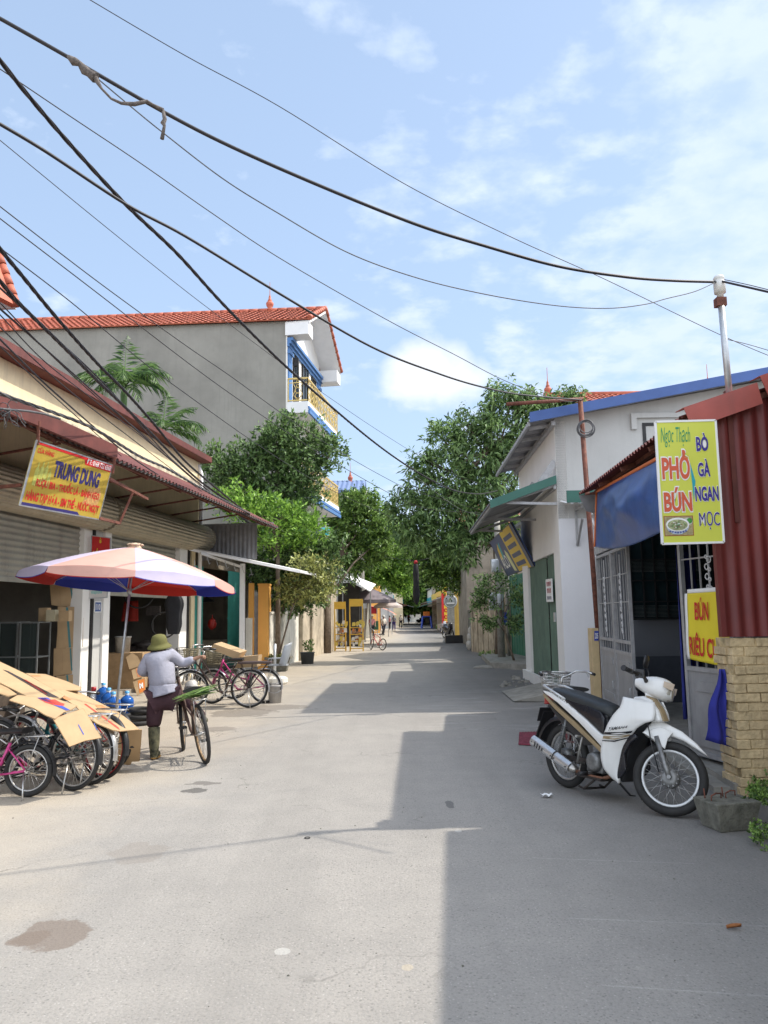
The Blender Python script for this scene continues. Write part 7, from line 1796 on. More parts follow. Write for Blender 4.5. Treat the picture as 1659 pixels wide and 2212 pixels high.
body = [(hipc, 0.10), (W_(349, 1470, 0.13), 0.08), (W_(346, 1432, 0.18), 0.07), (nk, 0.05), (hd_, 0.075), (hd_+V3((0.0,0.02,0.035)), 0.065),
        (shl, 0.055), (ell_, 0.042), (hnl.lerp(ell_, 0.12), 0.026), (shr, 0.055), (elr, 0.042), (hnr.lerp(elr, 0.10), 0.026),
        (hipl, 0.09), (knl, 0.055), (anl, 0.036), (hipr, 0.09), (knr, 0.055), (anr, 0.036)]
be = [(0,1),(1,2),(2,3),(3,4),(4,5),(2,6),(6,7),(7,8),(2,9),(9,10),(10,11),(0,12),(12,13),(13,14),(0,15),(15,16),(16,17)]
def hand(nodes, edges, wi, wrist, tgt, up_v, curl=1.0, s=1.0):
    """palm and five fingers bending round what is held"""
    d = (tgt-wrist).normalized(); side = d.cross(up_v).normalized(); dn = -up_v
    pm = wrist + d*0.05*s; nodes.append((pm, 0.022*s)); edges.append((wi, len(nodes)-1)); pi = len(nodes)-1
    for k, (off, ln) in enumerate(((-0.030, 0.062), (-0.011, 0.072), (0.010, 0.068), (0.029, 0.052))):
        b0 = pm + d*0.035*s + side*off*s; b1 = b0 + (d*0.75+dn*0.35*curl).normalized()*ln*0.45*s; b2 = b1 + (d*0.1+dn*curl).normalized()*ln*0.35*s; b3 = b2 + (-d*0.6+dn*0.5*curl).normalized()*ln*0.25*s
        i0 = len(nodes); nodes += [(b0, 0.0095*s), (b1, 0.009*s), (b2, 0.0085*s), (b3, 0.007*s)]; edges += [(pi, i0), (i0, i0+1), (i0+1, i0+2), (i0+2, i0+3)]
    i0 = len(nodes); t0 = pm - side*0.028*s + d*0.0; nodes += [(t0, 0.011*s), (t0 - side*0.018*s + d*0.025*s + dn*0.015*s, 0.010*s), (t0 - side*0.01*s + d*0.042*s + dn*0.035*s, 0.008*s)]; edges += [(pi, i0), (i0, i0+1), (i0+1, i0+2)]
hand(body, be, 11, hnr.lerp(elr, 0.10), hnr + (hnr-elr).normalized()*0.12, V3((0, 0, 1)))
hand(body, be, 8, hnl.lerp(ell_, 0.12), hnl + (hnl-ell_).normalized()*0.1, V3((0, 0, 1)))
skin_mesh('body', body, be, skin, woman)
sh = [(W_(352, 1492, 0.13), 0.165), (W_(350, 1466, 0.14), 0.160), (W_(348, 1438, 0.17), 0.165), (W_(346, 1418, 0.19), 0.115), (nk+V3((0,0,-0.01)), 0.062),
      (shl+V3((0.01,0,-0.02)), 0.082), (ell_, 0.068), (hnl.lerp(ell_, 0.30), 0.045), (shr, 0.082), (shr.lerp(elr, 0.5), 0.075), (elr, 0.066), (elr.lerp(hnr, 0.5), 0.058), (hnr.lerp(elr, 0.16), 0.042)]
so = skin_mesh('shirt', sh, [(0,1),(1,2),(2,3),(3,4),(3,5),(5,6),(6,7),(3,8),(8,9),(9,10),(10,11),(11,12)], grey_shirt, woman)
# loose hem flaring over the hips
q = MB(); hc = W_(352, 1494, 0.13)
q.sheet(lambda u, v: hc + V3(((0.155+0.03*v)*math.cos(2*math.pi*u)*(1+0.06*math.sin(9*math.pi*u*2)*v), (0.125+0.03*v)*math.sin(2*math.pi*u)*(1+0.06*math.cos(14*math.pi*u)*v), 0.09 - 0.115*v + 0.045*v*math.cos(2*math.pi*u-0.3))), 48, 6, 0.004)
q.build('shirt_hem', grey_shirt, woman)
tr = [(W_(352, 1500, 0.13), 0.150), (hipl, 0.120), (hipl.lerp(knl, 0.5), 0.108), (knl, 0.092), (W_(332, 1573, 0.05), 0.075), (hipr, 0.125), (hipr.lerp(knr, 0.5), 0.115), (knr, 0.088), (knr.lerp(anr, 0.6), 0.068), (anr, 0.052)]
skin_mesh('trousers', tr, [(0,1),(1,2),(2,3),(3,4),(0,5),(5,6),(6,7),(7,8),(8,9)], maroon_tr, woman)
boot_m = mat('camouflage_gaiter', (0.030, 0.035, 0.020), 0.8, 0.5, 14, col2=(0.14, 0.13, 0.07), detail=2)
q = MB(); a = W_(333, 1571, 0.05); b_ = W_(333, 1628, 0.0)
q.lathe([(0.068, 0), (0.066, -0.08), (0.060, -0.18), (0.048, -0.28), (0.044, -0.34)], a, 18, (a-b_).normalized()); q.ball((ft.x, ft.y+0.06, 0.045), 0.055, (0.85, 2.1, 0.75), 14, 8); q.build('boot', boot_m, woman)
q = MB(); q.ball((ft.x, ft.y+0.06, 0.018), 0.058, (0.9, 2.15, 0.32), 14, 6); q.build('boot_sole', mat('tan_rubber', (0.45, 0.24, 0.06), 0.6, 0.1, 9), woman)
q = MB(); q.ball(anr+V3((0.0,0.06,-0.06)), 0.05, (0.85, 2.0, 0.8), 12, 8); q.build('boot', boot_m, woman)
q = MB(); hc = hd_ + V3((0.0, 0.0, 0.03)); tilt = V3((-0.04, -0.22, 1)).normalized()
q.lathe([(a*0.90, b*0.90) for a, b in [(0.0, 0.125), (0.05, 0.122), (0.085, 0.105), (0.102, 0.06), (0.108, 0.015), (0.112, 0.0), (0.135, -0.018), (0.160, -0.045), (0.157, -0.050), (0.110, -0.012), (0.09, 0.0)]], hc, 28, tilt)
q.build('sun_hat', mat('olive_hat_cloth', (0.13, 0.125, 0.035), 0.85, 0.15, 9), woman)
q = MB(); q.ball(hd_+V3((0, -0.01, -0.025)), 0.085, (0.95, 1.0, 0.95), 14, 10); q.build('hair', hair_m, woman)

def figure(label, px, py, h, shirt, pants, hat=None, pose='stand', face=-90, sleeves=True, group=None, hold=None):
    """standing or walking adult seen far up the street"""
    f = G(px, py); t = thing('person', label, 'person', f[:], rz=R(face+90), group=group)
    Mx = root_matrix(t); W2 = lambda x, y, z: Mx @ V3((x*h/1.6, y*h/1.6, z*h/1.6))
    st = 0.12 if pose == 'walk' else 0.0; k = h/1.6
    if pose == 'ride':
        nodes = [(W2(0,0,0.85), .11*k), (W2(0,-0.03,1.05), .11*k), (W2(0,-0.05,1.25), .12*k), (W2(0,-0.06,1.38), .05*k), (W2(0,-0.08,1.48), .085*k), (W2(0,-.08,1.54), .08*k),
             (W2(-.17,-.06,1.30), .05*k), (W2(-.24,-.2,1.10), .04*k), (W2(-.22,-.40,1.06), .03*k), (W2(.17,-.06,1.30), .05*k), (W2(.24,-.2,1.10), .04*k), (W2(.22,-.40,1.06), .03*k),
             (W2(-.12,0,.82), .09*k), (W2(-.15,-.38,.80), .06*k), (W2(-.16,-.34,.40), .04*k), (W2(.12,0,.82), .09*k), (W2(.15,-.38,.80), .06*k), (W2(.16,-.34,.40), .04*k)]
    else:
        nodes = [(W2(0,0,0.86), .11*k), (W2(0,0,1.04), .10*k), (W2(0,0,1.22), .115*k), (W2(0,-0.01,1.36), .05*k), (W2(0,-0.02,1.46), .08*k), (W2(0,-0.02,1.52), .075*k),
             (W2(-.17,0,1.28), .048*k), (W2(-.23,.0,1.04), .038*k), (W2(-.20,-.16,.86), .026*k), (W2(.17,0,1.28), .048*k), (W2(.23,.0,1.04), .038*k), (W2(.20,-.16,.88), .026*k),
             (W2(-.09,0,.82), .09*k), (W2(-.10,-st,.46), .058*k), (W2(-.10,st*.6,.07), .036*k), (W2(.09,0,.82), .09*k), (W2(.10,st,.46), .058*k), (W2(.10,st*1.8,.07), .036*k)]
    ed = [(0,1),(1,2),(2,3),(3,4),(4,5),(2,6),(6,7),(7,8),(2,9),(9,10),(10,11),(0,12),(12,13),(13,14),(0,15),(15,16),(16,17)]
    nodes = list(nodes); hand(nodes, ed, 8, nodes[8][0], nodes[8][0]+Mx.to_3x3()@V3((0,-1,-.4)), V3((0,0,1)), 1.0, k*0.9); hand(nodes, ed, 11, nodes[11][0], nodes[11][0]+Mx.to_3x3()@V3((0,-1,-.4)), V3((0,0,1)), 1.0, k*0.9)
    skin_mesh('body', nodes, ed, skin, t, 1)
    def up(i, f_=1.28): return (nodes[i][0], nodes[i][1]*f_)
    s_n = [up(0, 1.35), up(1, 1.4), up(2, 1.3), up(3, 1.1), up(6, 1.45), up(7, 1.5), up(9, 1.45), up(10, 1.5)]; s_e = [(0,1),(1,2),(2,3),(2,4),(4,5),(2,6),(6,7)]
    if sleeves: s_n += [(nodes[7][0].lerp(nodes[8][0], .8), nodes[8][1]*1.5), (nodes[10][0].lerp(nodes[11][0], .8), nodes[11][1]*1.5)]; s_e += [(5,8),(7,9)]
    skin_mesh('shirt', s_n, s_e, shirt, t, 1)
    skin_mesh('trousers', [up(0, 1.15), up(12, 1.2), up(13, 1.35), (nodes[13][0].lerp(nodes[14][0], .9), nodes[14][1]*1.5), up(15, 1.2), up(16, 1.35), (nodes[16][0].lerp(nodes[17][0], .9), nodes[17][1]*1.5)], [(0,1),(1,2),(2,3),(0,4),(4,5),(5,6)], pants, t, 1)
    q = MB()
    for i in (14, 17): q.ball(nodes[i][0]+Mx.to_3x3()@V3((0,-0.05,-0.03*k)), 0.045*k, (0.9, 1.0, 0.75), 10, 6); 
    q.build('shoes', blk, t)
    hp_ = nodes[5][0]
    q = MB(); q.ball(hp_+Mx.to_3x3()@V3((0,0.02,0.01)), 0.092*k, (1, 1, 1.02), 12, 8); q.build('hair', hair_m, t)
    q = MB(); fd_ = Mx.to_3x3()@V3((0,-1,0)); rt_ = Mx.to_3x3()@V3((1,0,0)); fc = nodes[4][0]+fd_*0.082*k+V3((0,0,0.035*k))
    q.ball(fc+V3((0,0,-0.02*k))+fd_*0.008, 0.014*k, (0.8,0.8,1.4), 8, 6); q.build('nose', skin, t)
    if hat:
        q = MB()
        if hat == 'conical': q.lathe([(0.0, 0.17*k), (0.10*k, 0.09*k), (0.22*k, -0.01*k), (0.215*k, -0.015*k), (0.09*k, 0.07*k), (0, 0.14*k)], hp_+V3((0,0,0.02*k)), 24); hm = mat('palm_leaf_hat', (0.62, 0.50, 0.30), 0.8, 0.1, 9)
        elif hat == 'helmet': q.ball(hp_+V3((0,0,0.02)), 0.125*k, (1, 1.1, 0.95), 14, 10); hm = mat('red_helmet', (0.35, 0.02, 0.03), 0.3)
        else: q.lathe([(0, 0.12*k), (0.07*k, 0.11*k), (0.10*k, 0.03*k), (0.16*k, -0.02*k), (0.155*k, -0.025*k), (0.09*k, 0.02*k)], hp_+V3((0,0,0.01)), 20); hm = mat('white_hat_cloth', (0.6, 0.58, 0.52), 0.8, 0.1, 9)
        q.build('hat', hm, t)
    return t
pinks = mat('pink_blouse', (0.50, 0.20, 0.20), 0.85, 0.15, 9); creams = mat('cream_blouse', (0.62, 0.56, 0.48), 0.85, 0.1, 9); darkp = mat('dark_trousers', (0.02, 0.02, 0.03), 0.85, 0.2, 9)
reds = mat('red_jacket', (0.40, 0.02, 0.03), 0.8, 0.1, 9); blues = mat('blue_shirt', (0.06, 0.10, 0.30), 0.85, 0.1, 9); greys = mat('grey_blouse', (0.25, 0.24, 0.26), 0.85, 0.1, 9); purp = mat('violet_skirt', (0.07, 0.05, 0.25), 0.85, 0.1, 9)
figure('woman in conical hat and pink blouse standing behind the red bicycle', 804, 1378, 1.58, pinks, darkp, 'conical', 'walk', -80, False)
figure('woman in white hat and cream blouse walking past the drinks cart', 829, 1373, 1.55, creams, darkp, 'cloth', 'walk', -60, False)
figure('woman in grey blouse and violet trousers further up by the red banner', 851, 1363, 1.6, greys, purp, 'cloth', 'stand', -90)
figure('shopper in dark pink next to the woman in violet trousers', 842, 1361, 1.5, pinks, darkp, None, 'stand', 200)
figure('farthest shopper in pale top walking up the street', 866, 1357, 1.6, creams, darkp, 'cloth', 'walk', 60)
RM = G(883, 1347)
rd = figure('rider in red jacket coming down the far street on a motorbike', 883, 1347.2, 1.62, reds, darkp, 'helmet', 'ride', -90)
mbk = thing('motorbike', 'far motorbike ridden by the person in the red jacket', 'motorbike', RM[:], rz=R(-90))
wheel(mbk, (-0.6, 0, 0.29), 0.29, nsp=8, tyre_r=0.045); wheel(mbk, (0.62, 0, 0.29), 0.29, nsp=8, tyre_r=0.045)
q = MB(); q.prism([(x, -0.11, z) for x, z in [(-0.7, 0.72), (-0.2, 0.78), (0.25, 0.62), (0.35, 0.95), (0.48, 0.95), (0.52, 0.60), (0.30, 0.25), (-0.2, 0.25), (-0.5, 0.5)]], (0, 0.22, 0)); bevel(q.build('body', redp, mbk, False), 0.04, 2)
q = MB(); q.tube([(0.62, 0.07, 0.29), (0.42, 0.07, 0.95)], 0.02, 6); q.tube([(0.62, -0.07, 0.29), (0.42, -0.07, 0.95)], 0.02, 6); q.tube([(0.36, -0.33, 1.04), (0.42, 0, 1.0), (0.36, 0.33, 1.04)], 0.015, 6); q.build('handlebar', blk, mbk, False)
# ================================================================== big parasol
def zz3(x, y): return (0.2976*x, 1097+0.2976*y)
def zz4(x, y): return (0.2976*x, 1371.5+0.2976*y)
def zz6(x, y): return (384+0.16535*x, 1344+0.16535*y)
Yu = 10.8
utop = P(291, 1181, Yu); ub = P(252, 1590, Yu); axu = (utop-ub).normalized(); axu = (axu + V3((0, 0.055, 0))).normalized(); ubase = utop - axu*(utop.z/axu.z)
um = thing('parasol', 'large faded pink and lilac parasol with red and blue underside leaning by the parked bicycles', 'parasol', ubase[:])
q = MB(); q.tube([ubase, utop-axu*0.02], 0.018, 10); q.build('pole', M['galv'], um)
q = MB(); q.lathe([(0.0, 0.10), (0.06, 0.10), (0.22, 0.06), (0.24, 0.0), (0, 0)], ubase, 20); q.build('base', M['concrete'], um)
ua = axu.orthogonal().normalized(); ubv = axu.cross(ua)
def cloth_mat(nm, c): return mat(nm, c, 0.8, 0.08, 2.5, transl=0.22, streak=None, bump=0.2, bscale=6)
outer = [cloth_mat('faded_peach_cloth', (0.72, 0.43, 0.36)), cloth_mat('faded_lilac_cloth', (0.60, 0.54, 0.70))]
inner = [cloth_mat('deep_red_cloth', (0.50, 0.03, 0.02)), cloth_mat('deep_blue_cloth', (0.03, 0.05, 0.36))]
Ru, Hu = 1.42, 0.45
def ucan(f, th, lift=0.0):
    """f 0..1 from top to rim, th angle; panels pull in between the ribs"""
    ph = (th/(math.pi/4)) % 1.0; sag = math.sin(math.pi*ph)
    r_ = Ru*f*(1-0.085*sag*f*f) ; z = -Hu*(f**1.18) + 0.035*sag*f
    return utop + (ua*math.cos(th) + ubv*math.sin(th))*r_ + axu*(z+lift-0.01)
off_u = 0.35
for lay, (mm, lift) in enumerate(((outer, 0.004), (inner, -0.006))):
    for k in range(8):
        q = MB(); t0_ = off_u; 
        q.grid(lambda u, v: ucan(max(0.03, v), (k+u*0.9999)*math.pi/4, lift), 10, 12)
        q.xf(Matrix.Translation(utop) @ Matrix.Rotation(off_u, 4, axu) @ Matrix.Translation(-utop))
        # valance: a curved flap below the rim
        i0 = len(q.v)
        def val(u, v):
            p = ucan(1.0, (k+u*0.9999)*math.pi/4, lift); c_ = utop - axu*Hu
            outw = (p-c_); outw = (outw - axu*outw.dot(axu)).normalized()
            dp = 0.14*math.sin(math.pi*(0.08+0.84*u))**0.45
            return p - axu*dp*v + outw*(0.03*v + 0.012*math.sin(5*u+k)*v)
        q.grid(val, 10, 3); q.xf(Matrix.Translation(utop) @ Matrix.Rotation(off_u, 4, axu) @ Matrix.Translation(-utop), i0)
        cm = mm[k % 2] if lay == 0 else inner[k % 2]
        q.build('canopy_panel' if lay == 0 else 'canopy_lining', cm, um)
q = MB()
for k in range(8):
    th = k*math.pi/4; pts_ = [ucan(f, th+1e-4, -0.02) for f in (0.03, 0.4, 0.7, 1.0)]; q.tube(pts_, 0.006, 5); q.tube([utop-axu*0.62, pts_[1].lerp(pts_[2], 0.4)], 0.005, 5)
q.xf(Matrix.Translation(utop) @ Matrix.Rotation(off_u, 4, axu) @ Matrix.Translation(-utop)); q.cyl(utop-axu*0.66, utop-axu*0.58, 0.03, 10); q.build('ribs', M['galv'], um)
q = MB(); rg = random.Random(6)
for k in range(7): c = utop + V3((rg.uniform(-.09,.09), rg.uniform(-.09,.09), 0.015+rg.uniform(0,.02))); q.ball(c, 0.05, (1.2, 1, 0.35), 8, 5, 0.3, rg)
q.lathe([(0.10,-0.02),(0.07,0.02),(0.02,0.05),(0,0.06)], utop, 12, axu); q.build('top_cap', mat('tattered_cap_cloth', (0.55, 0.42, 0.30), 0.9, 0.3, 20), um)

# ================================================================== cardboard over the bicycle row
def card(label, pts, anchors, marks=(), name='cardboard_sheet', cat='cardboard', conv=zz4, th=0.008, mt_=None, grp_=None, ribs=None):
    a = [P(*conv(x, y), Y) for x, y, Y in anchors]; n = (a[1]-a[0]).cross(a[2]-a[0]).normalized()
    if n.dot(ORI-a[0]) < 0: n = -n
    if n.z < -0.1: n = -n
    on = lambda x, y, l=0.0: onplane(*conv(x, y), a[0]+n*l, n)
    vs = [on(x, y) for x, y in pts]
    c = sum(vs, V3())/len(vs); t = thing(name, label, cat, c[:], group=grp_)
    q = MB(); q.prism(vs, -n*th); q.build('sheet', mt_ or M['card'], t)
    q = MB(); 
    for i in range(len(vs)): q.bar(vs[i]-n*th*0.5, vs[(i+1) % len(vs)]-n*th*0.5, 0.006, th*1.15, up=n)
    q.build('torn_edge', M['card_edge'], t)
    for poly, mt2 in marks:
        q = MB(); pv = [on(x, y, 0.003) for x, y in poly]
        if (pv[1]-pv[0]).cross(pv[2]-pv[0]).dot(n) < 0: pv = pv[::-1]
        q.add(pv, [tuple(range(len(pv)))]); q.build('print', mt2, t)
    return t, on, n
pr, pb_, pk_ = M['red_print'], M['blue_print'], M['black_print']
fadedr = mat('faded_orange_print', (0.62, 0.24, 0.10), 0.8, 0.2, 20)
card('long cardboard sheet with black stripe and red writing at the top of the bicycle row', [(-30,160),(0,195),(190,285),(470,440),(430,462),(360,455),(200,445),(0,345),(-60,330)], [(0,195,8.0),(470,440,7.75),(0,345,7.6)],
     [([(20,250),(60,262),(430,455),(360,452)], pk_), ([(150,318),(190,325),(350,425),(335,432)], pr)])
card('small cardboard sheet behind the long one, lying highest on the row', [(190,278),(330,285),(480,335),(590,380),(580,400),(400,402)], [(190,278,8.5),(590,390,8.4),(400,402,8.1)], [([(225,290),(290,292),(300,300),(240,300)], fadedr)])
card('broad cardboard sheet sloping down to the right end of the bicycle row', [(380,402),(540,398),(640,450),(860,560),(950,630),(1010,685),(870,697),(820,690),(700,640),(610,580),(550,515)], [(380,402,7.9),(1010,685,8.3),(610,580,7.65)],
     [([(610,500),(625,500),(860,670),(870,690),(845,672)], pr), ([(690,510),(745,508),(780,540),(725,538)], fadedr), ([(390,418),(430,420),(520,470),(480,470)], fadedr)])
t_, on_, n_ = card('cardboard sheet with red and blue emblem at the front of the bicycle row', [(70,472),(130,436),(250,450),(370,452),(560,512),(510,545),(460,560),(400,607),(330,580),(250,530)], [(70,472,7.35),(560,512,7.5),(400,607,7.2)],
     [([(270,455),(345,455),(510,545),(480,548)], pb_), ([(275,458),(330,458),(350,470),(400,468),(440,490),(470,500),(460,515),(420,512),(380,505),(330,490)], pr)])
card('square cardboard flap hanging over the rear wheels of the row', [(390,610),(605,533),(660,625),(735,745),(620,765),(505,808)], [(390,610,7.2),(605,533,7.5),(505,808,7.15)], [([(565,650),(572,650),(612,722),(604,724)], pb_), ([(680,640),(686,640),(706,690),(700,690)], pb_)])
card('folded cardboard side panel standing on the ground at the right end of the row', [(872,698),(1028,685),(1020,800),(1010,912),(955,915),(945,938),(845,935)], [(872,698,8.22),(1028,685,8.32),(945,938,8.62)], [([(878+0, 700+22*k+8),(975,700+22*k),(975,700+22*k+3),(878, 700+22*k+11)], M['card_edge']) for k in range(10)])
card('dark cardboard strip tucked under the front sheet', [(-60,335),(0,345),(120,430),(60,445),(-60,400)], [(-60,335,7.6),(120,430,7.5),(60,445,7.4)], mt_=M['card_edge'])
# goods under the cardboard: crates and tangled parts on the racks
ck = G(40, 1640)
cr_ = thing('wooden_crate', 'dark slatted crate standing among the bicycles under the cardboard', 'crate', (-4.35, 8.35, 0))
q = MB()
for k in range(5): q.box((-4.75, 7.95, 0.12+0.15*k), (-4.0, 7.97, 0.23+0.15*k)); q.box((-4.0, 7.97, 0.12+0.15*k), (-3.98, 8.75, 0.23+0.15*k))
for x_ in (-4.73, -4.03): q.box((x_, 7.975, 0), (x_+0.04, 8.015, 0.85))
q.build('slats', mat('old_dark_wood', (0.07, 0.05, 0.035), 0.9, 0.4, 9), cr_)

# ================================================================== things by the shop front
card('topmost cardboard piece of the hanging column by the shop pillar', [(362,548),(470,552),(585,580),(588,712),(440,716),(374,704)], [(362,548,15.0),(585,580,15.1),(440,716,15.05)], [([(508,578),(520,578),(536,690),(524,690)], M['tape']), ([(430,555),(434,555),(442,710),(438,712)], M['card_edge'])], conv=zz3)
card('long middle cardboard piece of the hanging column', [(420,718),(592,722),(604,800),(600,1008),(408,1020),(418,900)], [(420,718,15.0),(592,722,15.1),(408,1020,15.0)], [([(478,722),(494,722),(516,1012),(500,1014)], M['tape']), ([(548,725),(552,725),(548,1005),(544,1005)], M['card_edge'])], conv=zz3)
card('lower cardboard piece of the hanging column with teal tape', [(392,1022),(585,1015),(588,1195),(388,1222)], [(392,1022,15.0),(585,1015,15.1),(388,1222,15.0)], [([(505,1020),(516,1020),(526,1180),(516,1184)], M['tape']), ([(450,1022),(454,1022),(454,1210),(450,1212)], M['card_edge'])], conv=zz3)
card('bottom cardboard piece of the hanging column behind the bicycles', [(410,1222),(588,1206),(588,1330),(410,1330)], [(410,1222,15.0),(588,1206,15.1),(410,1330,15.0)], [([(480,1214),(494,1213),(500,1280),(488,1282)], M['tape'])], conv=zz3)
blu_b = glass_mat('blue_bottle_plastic', (0.03, 0.14, 0.50), 0.12, 0.25); bcap = mat('light_blue_cap', (0.10, 0.40, 0.75), 0.4, 0.1, 6); bwht = mat('white_bottle_neck', (0.6, 0.65, 0.7), 0.4, 0.1, 6)
def bottle(label, p, s=1.0, cap=None, lean_=(0, 0)):
    t = thing('water_bottle', label, 'water bottle', p[:], group='blue water bottles by the shop pillar')
    q = MB(); prof = [(0.0, 0.0), (0.10, 0.0), (0.112, 0.02)]
    for k in range(5): z = 0.04+0.045*k; prof += [(0.112, z), (0.106, z+0.012), (0.112, z+0.024)]
    prof += [(0.112, 0.27), (0.10, 0.31), (0.06, 0.345), (0.032, 0.36), (0.030, 0.385), (0, 0.39)]
    q.lathe([(a*s, b*s) for a, b in prof], p, 20); q.build('body', blu_b, t)
    q = MB(); q.lathe([(0.034*s, 0.37*s), (0.034*s, 0.395*s), (0.028*s, 0.40*s)], p, 14); q.build('neck', bwht, t)
    q = MB(); q.lathe([(0.036*s, 0.395*s), (0.036*s, 0.43*s), (0, 0.435*s)], p, 14); q.build('cap', cap or bcap, t)
p_ = G(273, 1551); bottle('blue water bottle standing rightmost, in front of the parasol pole', p_, 1.0)
for (lab, px, py) in (('blue water bottle leftmost by the white pillar', 222, 1532), ('blue water bottle second from the white pillar', 233, 1548), ('blue water bottle just left of the parasol pole', 243, 1560)):
    bottle(lab, G(px, py), 1.08)
q = MB(); p_ = G(201, 1533); q.lathe([(0,0),(0.05,0),(0.055,0.25),(0.03,0.30),(0.03,0.33)], p_, 14); jb = thing('red_capped_jar', 'jar with red cap beside the blue water bottles', 'jar', p_[:]); q.build('body', bwht, jb); q = MB(); q.cyl(p_+V3((0,0,.33)), p_+V3((0,0,.40)), 0.045, 14); q.build('cap', red_pl, jb)
for i, (px, py, z, R_) in enumerate(((296, 1583, 0.0, 0.23), (300, 1578, 0.055, 0.22), (304, 1572, 0.11, 0.21))):
    g_ = G(px-2, py-18); q = MB(); q.torus((g_.x+0.02*i, g_.y, 0.035+z), R_, 0.034, (0.03*i, 0, 1), 30, 8); q.build('old_tyre', M['black_rubber'], tag_=(['bottom tyre of the small pile behind the woman', 'middle tyre of the small pile behind the woman', 'top tyre of the small pile behind the woman'][i], 'tyre'))
# the repair shop's contents
card('open cardboard box half leaning in the repair shop', [(915,1085),(960,1052),(1000,1080),(1020,1120),(1010,1150),(940,1172)], [(915,1085,17.2),(1020,1120,17.2),(940,1172,17.1)], conv=zz3, cat='box')
card('middle soft drink box leaning in the repair shop', [(955,1178),(1030,1150),(1045,1225),(970,1245)], [(955,1178,17.0),(1030,1150,17.1),(970,1245,16.9)], [([(985,1170),(1022,1158),(1036,1222),(1000,1228)], fadedr)], conv=zz3, cat='box')
ogr = mat('orange_print', (0.66, 0.20, 0.03), 0.7, 0.1, 9)
t_, on_, n_ = card('lowest soft drink box with orange print and white letter in the repair shop', [(965,1262),(1050,1235),(1058,1335),(995,1360)], [(965,1262,16.7),(1050,1235,16.8),(995,1360,16.6)], [([(1000,1255),(1048,1240),(1055,1330),(1012,1345)], ogr)], conv=zz3, cat='box')
q_ = [on_(1012, 1320, 0.006), on_(1044, 1310, 0.006), on_(1040, 1262, 0.006), on_(1006, 1272, 0.006)]; lettering('M', q_, (0.1, 0.1, 0.9, 0.9), swhite, t_, 0.06, 0.002)
wp = P(265, 1410, 17.5)
q = MB(); q.lathe([(0,0),(0.15,0),(0.165,0.32),(0.18,0.325),(0.18,0.36),(0.165,0.36),(0.14,0.02)], wp, 22); bk = thing('paint_bucket', 'dirty white bucket on a low stand inside the repair shop', 'bucket', (wp.x, wp.y, 0)); q.build('pail', mat('dirty_white_plastic', (0.45, 0.44, 0.41), 0.6, 0.35, 9, streak=0.5), bk)
q = MB(); q.box((wp.x-0.35, wp.y-0.2, 0.09), (wp.x+0.5, wp.y+0.4, wp.z)); q.build('stand', M['card_edge'], bk)
fl = [P(262, 1342, 19.5), P(298, 1342, 19.5), P(298, 1297, 19.5), P(268, 1300, 19.5)]
q = MB(); q.sheet(lambda u, v: bil(fl, u, v)+V3((0, 0.03*math.sin(8*u), 0)), 10, 6, 0.005); q.build('red_cloth', mat('red_cloth', (0.38, 0.03, 0.02), 0.85, 0.1, 6), tag_=('red cloth hanging on the back wall of the repair shop', 'cloth'))
for (lab, px, py, Y_, r_) in (('bicycle wheel hung high inside the repair shop', 300, 1282, 18.5, 0.34), ('bicycle rim hanging beside the pump in the repair shop', 355, 1350, 18.8, 0.3)):
    c = P(px, py, Y_); tw = thing('spare_bicycle_wheel', lab, 'wheel', c[:]); q = MB(); q.torus(c, r_, 0.02, (0.5, -1, 0), 30, 6); q.build('tyre', M['black_rubber'], tw)
jk = P(375, 1370, 16.6)
def coat(u, v):
    w = 0.10+0.09*math.sin(math.pi*min(1, v*1.1))+0.03*math.sin(v*9); a = 2*math.pi*u
    return jk + V3((w*math.cos(a)*(1+0.12*math.sin(5*a)), 0.05*math.sin(a), 0.85*(1-v)))
q = MB(); q.grid(coat, 30, 16); q.build('black_raincoat', mat('black_cloth', (0.012, 0.012, 0.015), 0.8, 0.3, 8), tag_=('long black raincoat hanging at the repair shop pillar', 'coat'))
q = MB(); c = P(330, 1320, 19.0); q.box((c.x-0.15, c.y-0.05, c.z-0.1), (c.x+0.18, c.y+0.05, c.z+0.12)); q.tube([c, c+V3((0.02,0,-0.5)), c+V3((0.1,-0.02,-0.9))], 0.012, 6); q.build('air_pump_box', grime, tag_=('small wall-mounted pump box with hose in the repair shop', 'pump'))
# dark clutter heap
rg = random.Random(12)
for i, (px, py, Y_, s_) in enumerate(((285, 1430, 18.5, 0.35), (310, 1395, 18.8, 0.3), (330, 1440, 18.0, 0.4), (352, 1415, 18.6, 0.3))):
    c = P(px, py, Y_); q = MB(); q.box((c.x-s_, c.y-s_*0.6, 0.09), (c.x+s_, c.y+s_*0.6, max(0.3, c.z))); q.ball((c.x, c.y, max(0.3, c.z)), s_*0.8, (1.1, 0.8, 0.5), 10, 7, 0.25, rg)
    q.build('covered_heap', [M['dark_iron'], grime, mat('dim_red_cloth', (0.12, 0.02, 0.02), 0.9, 0.2, 9), blk][i], tag_=(['dark covered heap left in the repair shop', 'oily heap of parts at the back of the repair shop', 'low heap under dark red cloth in the repair shop', 'black heap right of the red cloth in the repair shop'][i], 'heap'))
